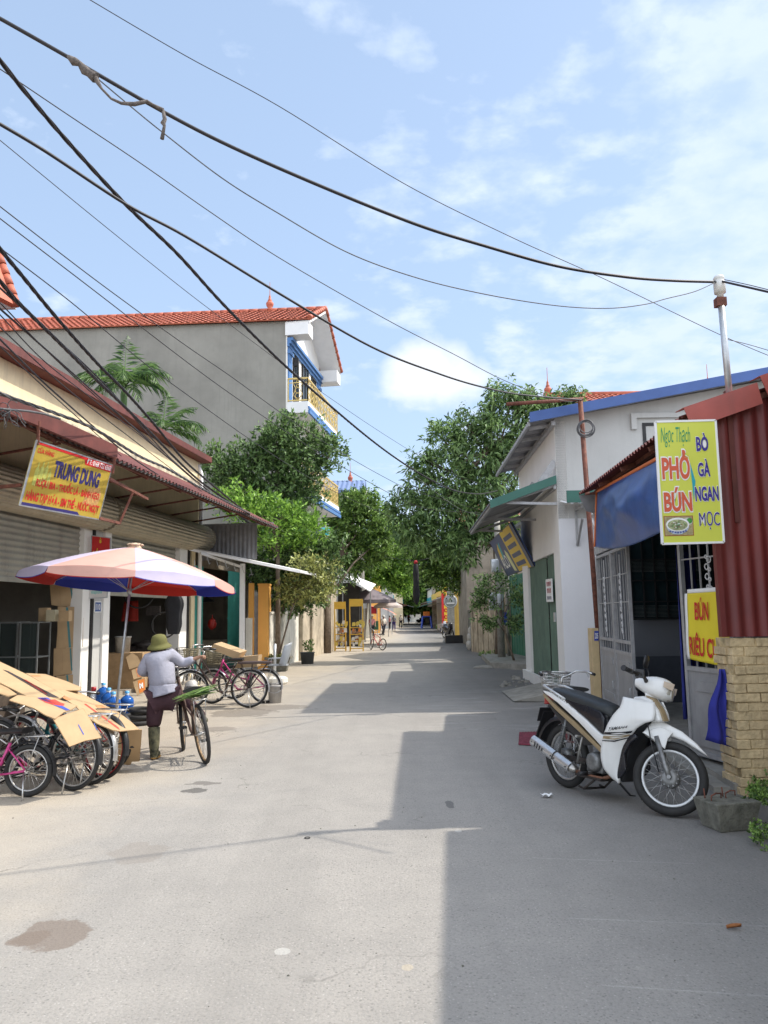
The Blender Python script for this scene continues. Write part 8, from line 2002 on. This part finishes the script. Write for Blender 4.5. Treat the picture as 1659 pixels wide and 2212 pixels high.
# glass cabinets in the first bay
gc = glass_mat('cabinet_glass', (0.10, 0.13, 0.13), 0.06, 0.7)
for i, (x0, x1) in enumerate(((-0.5, 38.5), (45, 83))):
    Yc = 14.2 if i == 0 else 14.0; a, b = P(x0, 1345, Yc), P(x1, 1345, Yc); 
    t = thing('glass_cabinet', ['glass display cabinet at the far left in the dark shop', 'glass display cabinet with shelves next to the hanging cardboard'][i], 'cabinet', (a.x, Yc, 0.09))
    q = MB()
    for x_ in (a.x, b.x): 
        for y_ in (Yc, Yc+0.5): q.box((x_-0.012, y_-0.012, 0.09), (x_+0.012, y_+0.012, a.z))
    for z in (0.2, 0.55, 0.95, a.z): q.box((a.x, Yc-0.015, z-0.012), (b.x, Yc+0.5, z+0.012))
    q.build('cabinet_frame', mat('dim_aluminium', (0.16, 0.17, 0.17), 0.5, 0.2, 9), t)
    q = MB(); q.box((a.x+0.02, Yc-0.006, 0.12), (b.x-0.02, Yc, a.z-0.02)); q.build('pane', gc, t)
    for k in range(3):
        c = V3((a.x+0.2+0.25*k, Yc+0.25, a.z+0.012)); q = MB(); h_ = rg.uniform(0.18, 0.3); q.box((c.x-0.08, c.y-0.08, c.z), (c.x+0.08, c.y+0.08, c.z+h_)); 
        if (i, k) in ((0, 2), (1, 1), (1, 2)): q.build('small_box', [M['card_edge'], mat('beige_box', (0.40, 0.36, 0.25), 0.8), M['card']][k], tag_=('%s carton on top of the %s display cabinet' % (['', 'beige', 'brown'][k], ['far left', 'second'][i]), 'box'))
# boxes on the parked bicycles
def tbox(label, q4, dpt, mt_=None):
    t = thing('cardboard_box', label, 'box', q4[0][:]); n = V3(dpt); m_ = MB(); m_.prism(q4, n); m_.build('carton', mt_ or M['card'], t); return t
Yx = 14.2
tbox('long flat carton tilted across the handlebars of the parked bicycles', [P(*zz6(425, 345), Yx), P(*zz6(765, 490), Yx), P(*zz6(815, 400), Yx), P(*zz6(470, 283), Yx)], (0.05, 0.42, 0.02))
tbox('square carton behind the saddle of the dark ladies bicycle', [P(*zz6(745, 605), Yx+0.15), P(*zz6(1035, 580), Yx+0.15), P(*zz6(1055, 432), Yx+0.15), P(*zz6(810, 455), Yx+0.15)], (0.02, 0.30, 0))
g_ = G(594, 1518)
q = MB(); q.lathe([(0,0),(0.115,0),(0.135,0.29),(0.145,0.295),(0.148,0.33),(0.135,0.33),(0.11,0.02)], g_, 24); bk = thing('bucket', 'grey-white plastic bucket standing beside the rear wheel of the parked bicycles', 'bucket', g_[:]); q.build('pail', mat('greyish_pail', (0.44, 0.42, 0.40), 0.6, 0.2, 9, streak=0.4), bk)
q = MB(); q.tube([g_+V3((0.146*math.cos(R(a)), -0.02-0.13*math.sin(R(a))*0.9, 0.30-0.11*math.sin(R(a)))) for a in range(0, 181, 15)], 0.004, 5); q.build('handle', M['galv'], bk)
q = MB(); q.lathe([(0,0.0),(0.12,0.0),(0.125,0.012),(0.0,0.015)], g_+V3((0,0,0.34)), 20); q.build('lid', mat('greyish_pail'[0:7]+'_lid', (0.40, 0.38, 0.36), 0.6), bk)
g_ = G(598, 1478); uf = thing('weighted_post', 'white chipped concrete foot with a short steel tube by the orange pillar', 'base', g_[:])
q = MB(); q.lathe([(0,0),(0.24,0),(0.27,0.05),(0.26,0.14),(0.20,0.18),(0.05,0.19),(0,0.19)], g_, 12, smooth=False); q.build('foot', M['lime_wall'], uf)
q = MB(); q.cyl(g_+V3((-0.05,0,0.18)), g_+V3((-0.05,0,0.95)), 0.035, 10); q.build('tube', M['galv'], uf)
g_ = G(664, 1434); q = MB(); q.lathe([(0,0),(0.20,0),(0.24,0.36),(0.27,0.38),(0.25,0.39),(0.22,0.35)], g_, 18); bp_ = thing('flower_pot', 'dark plastic flower pot at the end of the limewashed wall', 'pot', g_[:]); q.build('pot', mat('dark_pot', (0.06, 0.065, 0.07), 0.6), bp_)
pts = np.array([[g_.x+nrg.uniform(-.16,.16), g_.y+nrg.uniform(-.16,.16), 0.4+nrg.uniform(0,.35)] for _ in range(30)]); leaves('foliage', pts, np.tile([0,0,1.0], (30,1)), LM['mid'], bp_, 5, 0.1, 0.5, 0.1)
# red bag in the small store, light bulb, stacked goods
bag('red and white plastic bag hanging inside the teal-gated store', P(458, 1348, 23.6), 0.13, mat('red_bag', (0.5, 0.04, 0.03), 0.4, 0.2, 9, transl=0.2))
q = MB(); c = P(420, 1228, 19.8); q.ball(c, 0.05, (1, 1, 1.2), 12, 8); q.tube([c+V3((0,0,.05)), c+V3((0,0,.22))], 0.008, 6); q.build('light_bulb', bwht, tag_=('white bulb hanging under the end of the shutter housing', 'bulb'))
c = P(446, 1300, 24.2); q = MB(); q.lathe([(0.25,0),(0.23,0.04),(0.04,0.13),(0.02,0.2)], c, 16); q.build('hanging_lamp', M['dark_iron'], tag_=('dark lamp shade hanging in the teal-gated store', 'lamp'))
q = MB(); c = P(470, 1420, 24.5); q.box((c.x-0.6, c.y-0.2, 0.1), (c.x+0.5, c.y+0.6, 0.9)); q.build('store_counter', M['old_wall'], tag_=('low counter inside the teal-gated store', 'counter'))
# cloth awnings, far market on the left ------------------------------------------------------
def rack(label, px0, px1, py, pyt, rng):
    a, b = G(px0, py), G(px1, py); b = V3((b.x, a.y, 0)); h = P(px0, pyt, a.y).z
    t = thing('snack_rack', label, 'rack', ((a.x+b.x)/2, a.y, 0), group='yellow snack racks by the street tree')
    q = MB()
    for x_ in (a.x, b.x):
        q.bar((x_, a.y, 0), (x_, a.y+0.1, h), 0.04); q.bar((x_, a.y+0.6, 0), (x_, a.y+0.12, h), 0.04)
    for z in (0.12, 0.45, 0.75, 1.05): q.bar((a.x, a.y+0.05, z), (b.x, a.y+0.05, z), 0.03); q.bar((a.x, a.y+0.4, z), (b.x, a.y+0.4, z), 0.03)
    q.box((a.x-0.02, a.y+0.09, h-0.33), (b.x+0.02, a.y+0.12, h)); q.build('frame', mat('yellow_rack_paint', (0.68, 0.42, 0.05), 0.5, 0.1, 6), t)
    pal = [mat('snack_white', (0.7, 0.68, 0.64), 0.5), mat('snack_brown', (0.35, 0.2, 0.12), 0.5), mat('snack_orange', (0.65, 0.22, 0.04), 0.5), mat('snack_yellow', (0.65, 0.5, 0.1), 0.5)]
    for k in range(44):
        z = (0.25, 0.5, 0.8, 1.1)[k % 4]; x_ = a.x+(b.x-a.x)*rng.uniform(0.03, 0.97); q = MB(); sz = rng.uniform(0.05, 0.085); c_ = V3((x_, a.y+rng.uniform(-0.06, 0.2), z+rng.uniform(-.05, .12))); q.obox(c_, V3((sz*1.6, rng.uniform(-.03,.03), rng.uniform(-.02,.02))), V3((0,sz*0.6,0)), V3((rng.uniform(-.03,.03),0,sz*2.2))); q.build('snack_packet', pal[rng.choice((0,0,0,1,1,2,3)) if z < 1.0 else rng.choice((3,3,0))], t)
    return t
rg = random.Random(21)
rack('lower left snack rack hung with white packets beside the tree trunk', 723, 746, 1407, 1300, rg)
rack('taller right snack rack with yellow packets nearest the red bicycle', 756, 784, 1407.5, 1294, rg)
def parasol(label, apex, px0, px1, pyr, Y, mt_, group=None, folded=False, nm='market_parasol'):
    c = P(apex[0], apex[1], Y); rim = P(px0, pyr, Y).z; r_ = (P(px1, pyr, Y).x-P(px0, pyr, Y).x)/2
    t = thing(nm, label, 'parasol', (c.x, c.y, 0)); q = MB()
    def fn(u, v):
        a = 2*math.pi*u; ph = (u*8) % 1; s_ = math.sin(math.pi*ph); rr_ = r_*v*(1-0.07*s_*v); return V3((c.x+rr_*math.cos(a), c.y+rr_*math.sin(a), c.z-(c.z-rim)*v**1.15))
    q.grid(fn, 48, 8); q.grid(lambda u, v: fn(u, 1)-V3((0,0,0.16*v)), 48, 1); q.build('canopy', mt_, t)
    q = MB(); q.cyl((c.x, c.y, 0), (c.x, c.y, c.z), 0.03, 8); 
    for k in range(8): q.tube([c-V3((0,0,.03)), fn(k/8+1e-4, 1)], 0.01, 4)
    q.build('pole', M['galv'], t); return t
gcl = cloth_mat('dusty_grey_violet_cloth', (0.26, 0.22, 0.24)); bcl = cloth_mat('dusty_beige_cloth', (0.50, 0.42, 0.38))
parasol('dusty grey-violet parasol over the drinks cart past the snack racks', (799, 1270), 750, 862, 1297, 43, gcl)
parasol('beige patterned parasol behind the grey-violet one', (838, 1293), 812, 874, 1309, 58, bcl)
# white tin canopy above the grey parasol
q = MB(); a = [P(740, 1248, 40), P(800, 1277, 40), P(812, 1262, 46), P(762, 1243, 46)]; q.slab(*a, 0.04); cy = thing('tin_canopy', 'white tin canopy sloping above the grey-violet parasol', 'canopy', a[0][:]); q.build('sheet', M['white_trim'], cy)
q = MB(); q.bar((a[0].x, a[0].y, 0), a[0], 0.06); q.bar((a[1].x, a[1].y, 0), a[1], 0.06); q.build('post', M['iron_grey'], cy)
# concrete power pole
g_ = G(784, 1387); pp = thing('power_pole', 'grey concrete power pole standing behind the grey-violet parasol', 'pole', g_[:]); q = MB(); q.tube([g_, g_+V3((0,0,7.5))], [0.17, 0.11], 8); q.build('shaft', M['concrete'], pp)
q = MB(); q.box((g_.x-0.2, g_.y-0.25, 2.0), (g_.x+0.25, g_.y-0.15, 2.5)); q.build('meter_box', M['galv'], pp)
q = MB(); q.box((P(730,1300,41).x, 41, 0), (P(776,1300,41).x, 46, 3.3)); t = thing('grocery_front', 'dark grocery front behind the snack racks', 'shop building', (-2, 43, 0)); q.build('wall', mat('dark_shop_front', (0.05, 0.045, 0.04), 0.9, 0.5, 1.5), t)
# drinks cart
g_ = G(823, 1371); ct = thing('drinks_cart', 'red drinks cart with round orange canopy between the women', 'cart', g_[:])
q = MB(); q.box((g_.x-1.7, g_.y, 0.4), (g_.x-0.2, g_.y+1.2, 1.1)); q.build('counter', mat('dark_green_paint', (0.03, 0.10, 0.05), 0.6, 0.2), ct)
q = MB(); q.box((g_.x-1.9, g_.y+0.3, 1.7), (g_.x-0.3, g_.y+1.4, 2.3)); q.build('red_board', reds, ct)
q = MB(); q.grid(lambda u, v: V3((g_.x-0.9+2.2*u, g_.y+1.2*v, 2.3-0.75*u*u+0.05*math.sin(3*v))), 10, 4); q.build('canopy', mat('orange_awning', (0.6, 0.2, 0.12), 0.7), ct)
q = MB(); 
for dx in (-1.8, -0.3, 0.9): q.bar((g_.x+dx, g_.y+0.2, 0), (g_.x+dx, g_.y+0.2, 2.2 if dx < 0.5 else 1.7), 0.06)
q.build('post', M['galv'], ct)
# far shop rows on both sides
def shophouse(label, x0, x1, y0, y1, h, wmt, awn, side, open_=True, roof=None):
    t = thing('shop_house', label, 'shop building', ((x0+x1)/2, y0, 0)); q = MB()
    f = x1 if side < 0 else x0; s_ = -side     # street face
    q.box((min(x0,x1), y0, 2.7), (max(x0,x1), y1, h)); q.box((min(x0,x1), y0, 0), (max(x0,x1), y0+0.3, 2.7)); q.box((min(x0,x1), y1-0.3, 0), (max(x0,x1), y1, 2.7)); 
    bx = x0 if side < 0 else x1; q.box((min(bx, bx+0.3*(-side)*-1), y0+0.3, 0), (max(bx, bx+0.3*(-side)*-1)+0.01, y1-0.3, 2.7)); q.build('wall', wmt, t)
    q = MB(); q.slab(V3((f, y0, 3.1)), V3((f, y1, 3.1)), V3((f+s_*1.6, y1, 2.65)), V3((f+s_*1.6, y0, 2.65)), 0.05); q.build('awning', awn, t)
    q = MB(); q.box((f-0.02 if s_ > 0 else f-0.10, y0+0.5, 3.2), (f+0.10 if s_ > 0 else f+0.02, y1-0.5, 3.9)); q.build('name_board', [scyan, sred, yel, swhite][int(y0) % 4], t)
    if roof: q = MB(); q.slab(V3((x0-0.3, y0-0.3, h)), V3((x1+0.3, y0-0.3, h)), V3((x1+0.3, y1+0.3, h+0.6)), V3((x0-0.3, y1+0.3, h+0.6)), 0.1); q.build('roof', roof, t)
    return t
def XL(px, Y): return P(px, 1330, Y).x
rows = [('pale shop house behind the drinks cart', XL(768, 62)-4, XL(800, 62), 55, 63, 5.0, M['lime_wall'], M['grey_sheet'], -1),
        ('orange shop house past the drinks cart', XL(815, 80)-4, XL(822, 80), 70, 82, 5.5, M['orange_wall'], M['blue_sheet'], -1),
        ('grey shop house on the far left of the street', XL(846, 105)-5, XL(848, 105), 92, 108, 5.2, M['cement_light'], M['maroon'], -1),
        ('cream shop house at the far left end', XL(866, 140)-6, XL(864, 140), 116, 142, 5.6, M['cream'], M['grey_sheet'], -1),
        ('white shop house on the far right of the street', XL(950, 74), XL(950, 74)+5, 66, 78, 4.6, M['white_wall'], M['grey_sheet'], 1),
        ('brown shop house behind the red and gold banner', XL(935, 95), XL(935, 95)+6, 82, 96, 4.8, M['old_wall'], M['maroon'], 1),
        ('pale green shop house at the far right end', XL(912, 135), XL(912, 135)+6, 100, 140, 5.0, M['lime_wall'], M['green_sheet'], 1)]
for r_ in rows: shophouse(*r_, roof=M['grey_sheet'])
# buildings closing the view at the bend
t = thing('market_hall', 'low market hall with pale blue tin roof closing the street at the bend', 'building', (4, 165, 0))
q = MB(); q.box((-2, 165, 0), (14, 172, 3.4)); q.build('wall', M['lime_wall'], t); q = MB(); q.corr((-3, 162.5, 3.0), (18, 0, 0), (0, 8, 2.2), 0.5, 0.05); q.build('roof', mat('pale_blue_tin', (0.42, 0.50, 0.58), 0.5, 0.15, 1), t)
q = MB(); q.box((0, 164.9, 0.0), (1.6, 164.97, 2.4)); q.box((3, 164.9, 0.0), (5.5, 164.97, 2.4)); q.build('doorway', M['cement_light'], t)
t = thing('teal_house', 'teal upper storey showing over the market hall roof', 'house', (9, 178, 0)); q = MB(); q.box((4, 176, 0), (14, 184, 8.5)); q.build('wall', mat('teal_paint_wall', (0.20, 0.48, 0.50), 0.8), t)
# distant trees behind the bend
for i, (px, Y_, h_) in enumerate(((870, 150, 9), (905, 190, 9), (935, 120, 8), (850, 120, 8))):
    c = P(px, 1330, Y_); tree('distant_tree', ['distant tree at the left of the bend', 'distant tree behind the market hall', 'distant tree above the far right shops', 'distant tree above the far left shops'][i], V3((c.x, Y_, 0)), [V3((c.x, Y_, 0)), V3((c.x, Y_, 3)), V3((c.x, Y_, 5))],
        [((c.x, Y_, h_-3), (4.5, 3, 3)), ((c.x+2, Y_, h_-1.5), (3, 2.5, 2))], 4, LM['mid'], L=0.9, per=6, W=0.5, clump=1.3, r0=0.25, droop=0.1)
# right side, far
g_ = G(972, 1377); pl_ = thing('gate_column', 'tall grey concrete column with yellow side past the crate', 'column', g_[:]); ht = P(972, 1270, g_.y).z
q = MB(); xw = P(981, 1300, g_.y).x; xv = P(967, 1300, g_.y).x; q.box((xv, g_.y, 0), (xw, g_.y+0.7, ht)); q.build('shaft', M['concrete'], pl_)
q = MB(); q.box((xw+0.003, g_.y+0.1, 0), (P(992, 1300, g_.y).x, g_.y+0.8, ht-0.2)); q.build('yellow_side', mat('ochre_paint', (0.55, 0.36, 0.08), 0.8, 0.15, 3, streak=0.4), pl_)
Yb_ = 66; a, b = P(953, 1345, Yb_), P(966, 1345, Yb_); bt = thing('vertical_banner', 'tall red and gold vertical banner on the far right shops', 'banner', (a.x, Yb_, 0))
zt = P(955, 1283, Yb_).z; mid_ = a.x+(b.x-a.x)*0.4
q = MB(); q.box((a.x, Yb_-1, 0.4), (mid_, Yb_-0.95, zt)); q.build('red_strip', sred, bt); q = MB(); q.box((mid_, Yb_-1.003, 0.4), (b.x, Yb_-0.95, zt+1.2)); q.build('gold_strip', yel, bt)
q = MB()
for k in range(7): q.torus((mid_+(b.x-mid_)*0.5, Yb_-1.03, 0.8+0.55*k), 0.13, 0.04, (0,1,0), 10, 4)
q.build('lettering_marks', sred, bt)
c = P(973, 1299, 50); q = MB(); q.lathe([(0,-0.04),(0.42,-0.04),(0.44,0),(0.42,0.04),(0,0.04)], c, 28, (0,1,0)); rsn = thing('round_sign', 'round grey hanging sign beside the tall column', 'sign', c[:]); q.build('disc', mat('grey_sign_face', (0.33, 0.35, 0.36), 0.5, 0.2, 6), rsn)
q = MB(); q.torus(c+V3((0,-0.045,0)), 0.38, 0.015, (0,1,0), 28, 4); q.torus(c+V3((0,-0.045,0.12)), 0.10, 0.02, (0,1,0), 14, 4); q.box((c.x-0.25, c.y-0.055, c.z-0.16), (c.x+0.25, c.y-0.045, c.z-0.08)); q.build('ring', swhite, rsn); q = MB(); q.bar(c+V3((0,0,.44)), c+V3((0,0,.8)), 0.03); q.bar(c+V3((0,0,.8)), c+V3((1.2,0,.8)), 0.03); q.build('bracket', M['dark_iron'], rsn)
g_ = G(922, 1357); st_ = thing('plastic_stool', 'bright blue plastic stool at the far right roadside', 'stool', g_[:]); q = MB(); q.box((g_.x-0.5, g_.y-0.5, 1.25), (g_.x+0.5, g_.y+0.5, 1.4)); 
for sx in (-1, 1):
    for sy in (-1, 1): q.bar((g_.x+sx*0.6, g_.y+sy*0.6, 0), (g_.x+sx*0.45, g_.y+sy*0.45, 1.25), 0.14)
q.build('body', blu_pl, st_); q = MB(); q.box((g_.x-0.35, g_.y-0.35, 1.4), (g_.x+0.35, g_.y+0.35, 1.9)); q.build('orange_box', ogr, tag_=('orange box standing on the blue plastic stool', 'box'))
for i, (px, py, col, s_) in enumerate(((957, 1364, creams, 0.5), (965, 1368, blues, 0.5), (973, 1371, blk, 0.6), (950, 1361, LM['mid'], 0.4))):
    g_ = G(px, py); q = MB(); q.ball(g_+V3((0,0,s_*0.7)), s_, (1, 1, 0.9), 9, 7, 0.25, rg); q.build('goods_heap', col, tag_=(['pale heap of goods by the far right shops', 'blue heap of goods by the far right shops', 'black heap of goods at the foot of the tall column', 'green heap of vegetables at the far right roadside'][i], 'goods'))
def parked(label, px, py, rz, mt_):
    g_ = G(px, py); t = thing('motorbike', label, 'motorbike', g_[:], rz=rz); wheel(t, (-0.6,0,0.29), 0.29, nsp=8, tyre_r=0.045); wheel(t, (0.62,0,0.29), 0.29, nsp=8, tyre_r=0.045)
    q = MB(); q.prism([(x, -0.13, z) for x, z in [(-0.75, 0.72), (-0.2, 0.82), (0.25, 0.66), (0.35, 1.0), (0.50, 1.0), (0.55, 0.60), (0.30, 0.25), (-0.2, 0.25), (-0.5, 0.5)]], (0, 0.26, 0)); bevel(q.build('body', mt_, t, False), 0.05, 2)
    q = MB(); q.tube([(0.62, 0.07, 0.29), (0.42, 0.07, 0.95)], 0.02, 6); q.tube([(0.36, -0.33, 1.06), (0.42, 0, 1.02), (0.36, 0.33, 1.06)], 0.015, 6); q.build('handlebar', blk, t, False)
parked('dark motorbike parked at the foot of the tall grey column', 968, 1379, R(-70), blk_gloss); parked('grey motorbike parked beyond the dark one on the right', 958, 1369, R(-80), silver); parked('far dark motorbike parked at the bend', 905, 1349, R(-60), blk_gloss); parked('second far motorbike parked at the bend', 915, 1350, R(-110), greys)
g_ = G(986, 1389); q = MB(); q.box((g_.x-0.6, g_.y-0.3, 0), (g_.x+0.6, g_.y+0.3, 0.04)); q.box((g_.x-0.62, g_.y-0.32, 0.04), (g_.x-0.58, g_.y+0.32, 0.42)); q.box((g_.x+0.58, g_.y-0.32, 0.04), (g_.x+0.62, g_.y+0.32, 0.42)); q.box((g_.x-0.58, g_.y-0.32, 0.04), (g_.x+0.58, g_.y-0.28, 0.42)); q.box((g_.x-0.58, g_.y+0.28, 0.04), (g_.x+0.58, g_.y+0.32, 0.42)); q.build('black_crate', blk, tag_=('open black plastic crate at the roadside by the grey wall', 'crate'))
g_ = G(1017, 1404); q = MB(); 
for k, (z, s_) in enumerate(((0.22, 0.26), (0.55, 0.24), (0.85, 0.2), (1.05, 0.12))): q.ball(g_+V3((0.03*k, 0, z)), s_, (0.8, 0.7, 0.95), 12, 8, 0.08, rg)
q.build('white_sack', wbag, tag_=('lumpy white sack propped against the corner of the old wall', 'sack'))
# meter boxes on posts behind the phone shop sign
g_ = G(1084, 1430); mp_ = thing('meter_post', 'dark post carrying grey electricity meter boxes beyond the phone shop sign', 'post', g_[:]); q = MB(); q.tube([g_, V3((g_.x, g_.y, 5.0))], [0.13, 0.10], 8); q.build('post', M['concrete'], mp_)
for i, (px, py0, py1, w) in enumerate(((1069, 1236, 1208, 8), (1064, 1318, 1280, 7), (1080, 1318, 1282, 6))):
    a, b = P(px-w, py0, g_.y-0.2), P(px+w, py1, g_.y-0.2); q = MB(); q.box((a.x, g_.y-0.3, a.z), (b.x, g_.y-0.1, b.z)); bevel(q.build('meter_box', M['galv'], mp_), 0.02, 2)
g_ = G(1100, 1427); q = MB(); q.tube([g_, V3((g_.x, g_.y, 4.2))], 0.06, 8); q.build('thin_post', M['concrete'], tag_=('thin concrete post beside the meter post', 'post'))
c = P(1087, 1350, 26.5); q = MB(); q.box((c.x-0.12, c.y, c.z), (c.x+0.13, c.y+0.02, c.z+0.42)); q.build('blue_poster', MATS['blue_plastic'], tag_=('small blue poster on the thin post by the old wall', 'poster'))
# black cloth bundle hanging over the road
c = P(898, 1216, 34); bb_ = thing('black_bundle', 'long black cloth bundle with a red tip hung over the street', 'bundle', c[:]); q = MB()
q.lathe([(0.02,0),(0.10,-0.08),(0.14,-0.5),(0.12,-0.9),(0.16,-1.4),(0.11,-1.7),(0.03,-1.8)], c, 14); q.build('cloth', MATS['black_cloth'], bb_); q = MB(); q.ball(c+V3((0,0,.03)), 0.09, (1,1,1), 10, 6); q.build('red_tip', reds, bb_)
q = MB(); q.tube([P(840, 1205, 34), c+V3((0,0,.08)), P(960, 1200, 34)], 0.012, 5); q.build('overhead_cable', M['black_cable'], tag_=('wire across the street from which the black bundle hangs', 'cable'))
# small litter on the road
g_ = G(1181, 1723); q = MB(); q.sheet(lambda u, v: g_+V3((0.09*(u-.5)+0.01*math.sin(9*v), 0.06*(v-.5), 0.012+0.022*abs(math.sin(5*u+3*v)))), 8, 6, 0.002); q.build('paper_scrap', swhite, tag_=('crumpled white paper scrap on the shaded road', 'litter'))
g_ = G(1586, 2008); q = MB(); q.sheet(lambda u, v: g_+V3((0.075*(u-.5), 0.03*(v-.5)*math.sin(math.pi*(0.1+0.85*u)), 0.006+0.014*abs(v-.5)*2+0.008*u)), 10, 4, 0.002); q.build('fallen_leaf', mat('dry_leaf', (0.30, 0.11, 0.03), 0.8, 0.3, 60), tag_=('single dry brown leaf on the near right of the road', 'leaf'))
g_ = G(664, 1811); q = MB(); q.torus(g_+V3((0,0,.004)), 0.02, 0.003, (0,0,1), 20, 5); q.build('rubber_ring', blk, tag_=('tiny dark ring lying on the sunlit road', 'litter'))
rg = random.Random(31)
q = MB()
for k in range(60):
    px, py = rg.uniform(0, 1600), 1500+700*rg.random()**1.3; g_ = G(px, py); s_ = rg.uniform(0.002, 0.007)
    q.ball(g_+V3((0,0,s_*0.3)), s_, (1, 1, 0.6), 6, 4, 0.2, rg)
q.build('road_grit', M['mossy'], kind='stuff')

# frayed end of old wires at the left end of the awning
q = MB(); rg = random.Random(44); c = P(22, 885, 8.6)
for k in range(16):
    p = c.copy(); pts_ = [p]; d_ = V3((rg.uniform(-1, 1), rg.uniform(-.4, .4), rg.uniform(-1, .6))).normalized()
    for j in range(6): d_ = (d_ + V3((rg.uniform(-1,1), rg.uniform(-1,1), rg.uniform(-1,.8)))*0.7).normalized(); p = p + d_*0.045; pts_.append(p)
    q.tube(pts_, 0.005, 5)
q.tube([P(-20, 880, 8.4), P(10, 884, 8.5), c, P(60, 888, 8.9), P(95, 894, 9.3), P(130, 905, 9.7)], 0.014, 6)
q.build('wire_tangle', M['grey_cable'], tag_=('frayed tangle of grey wires at the far left of the awning edge', 'wires'))
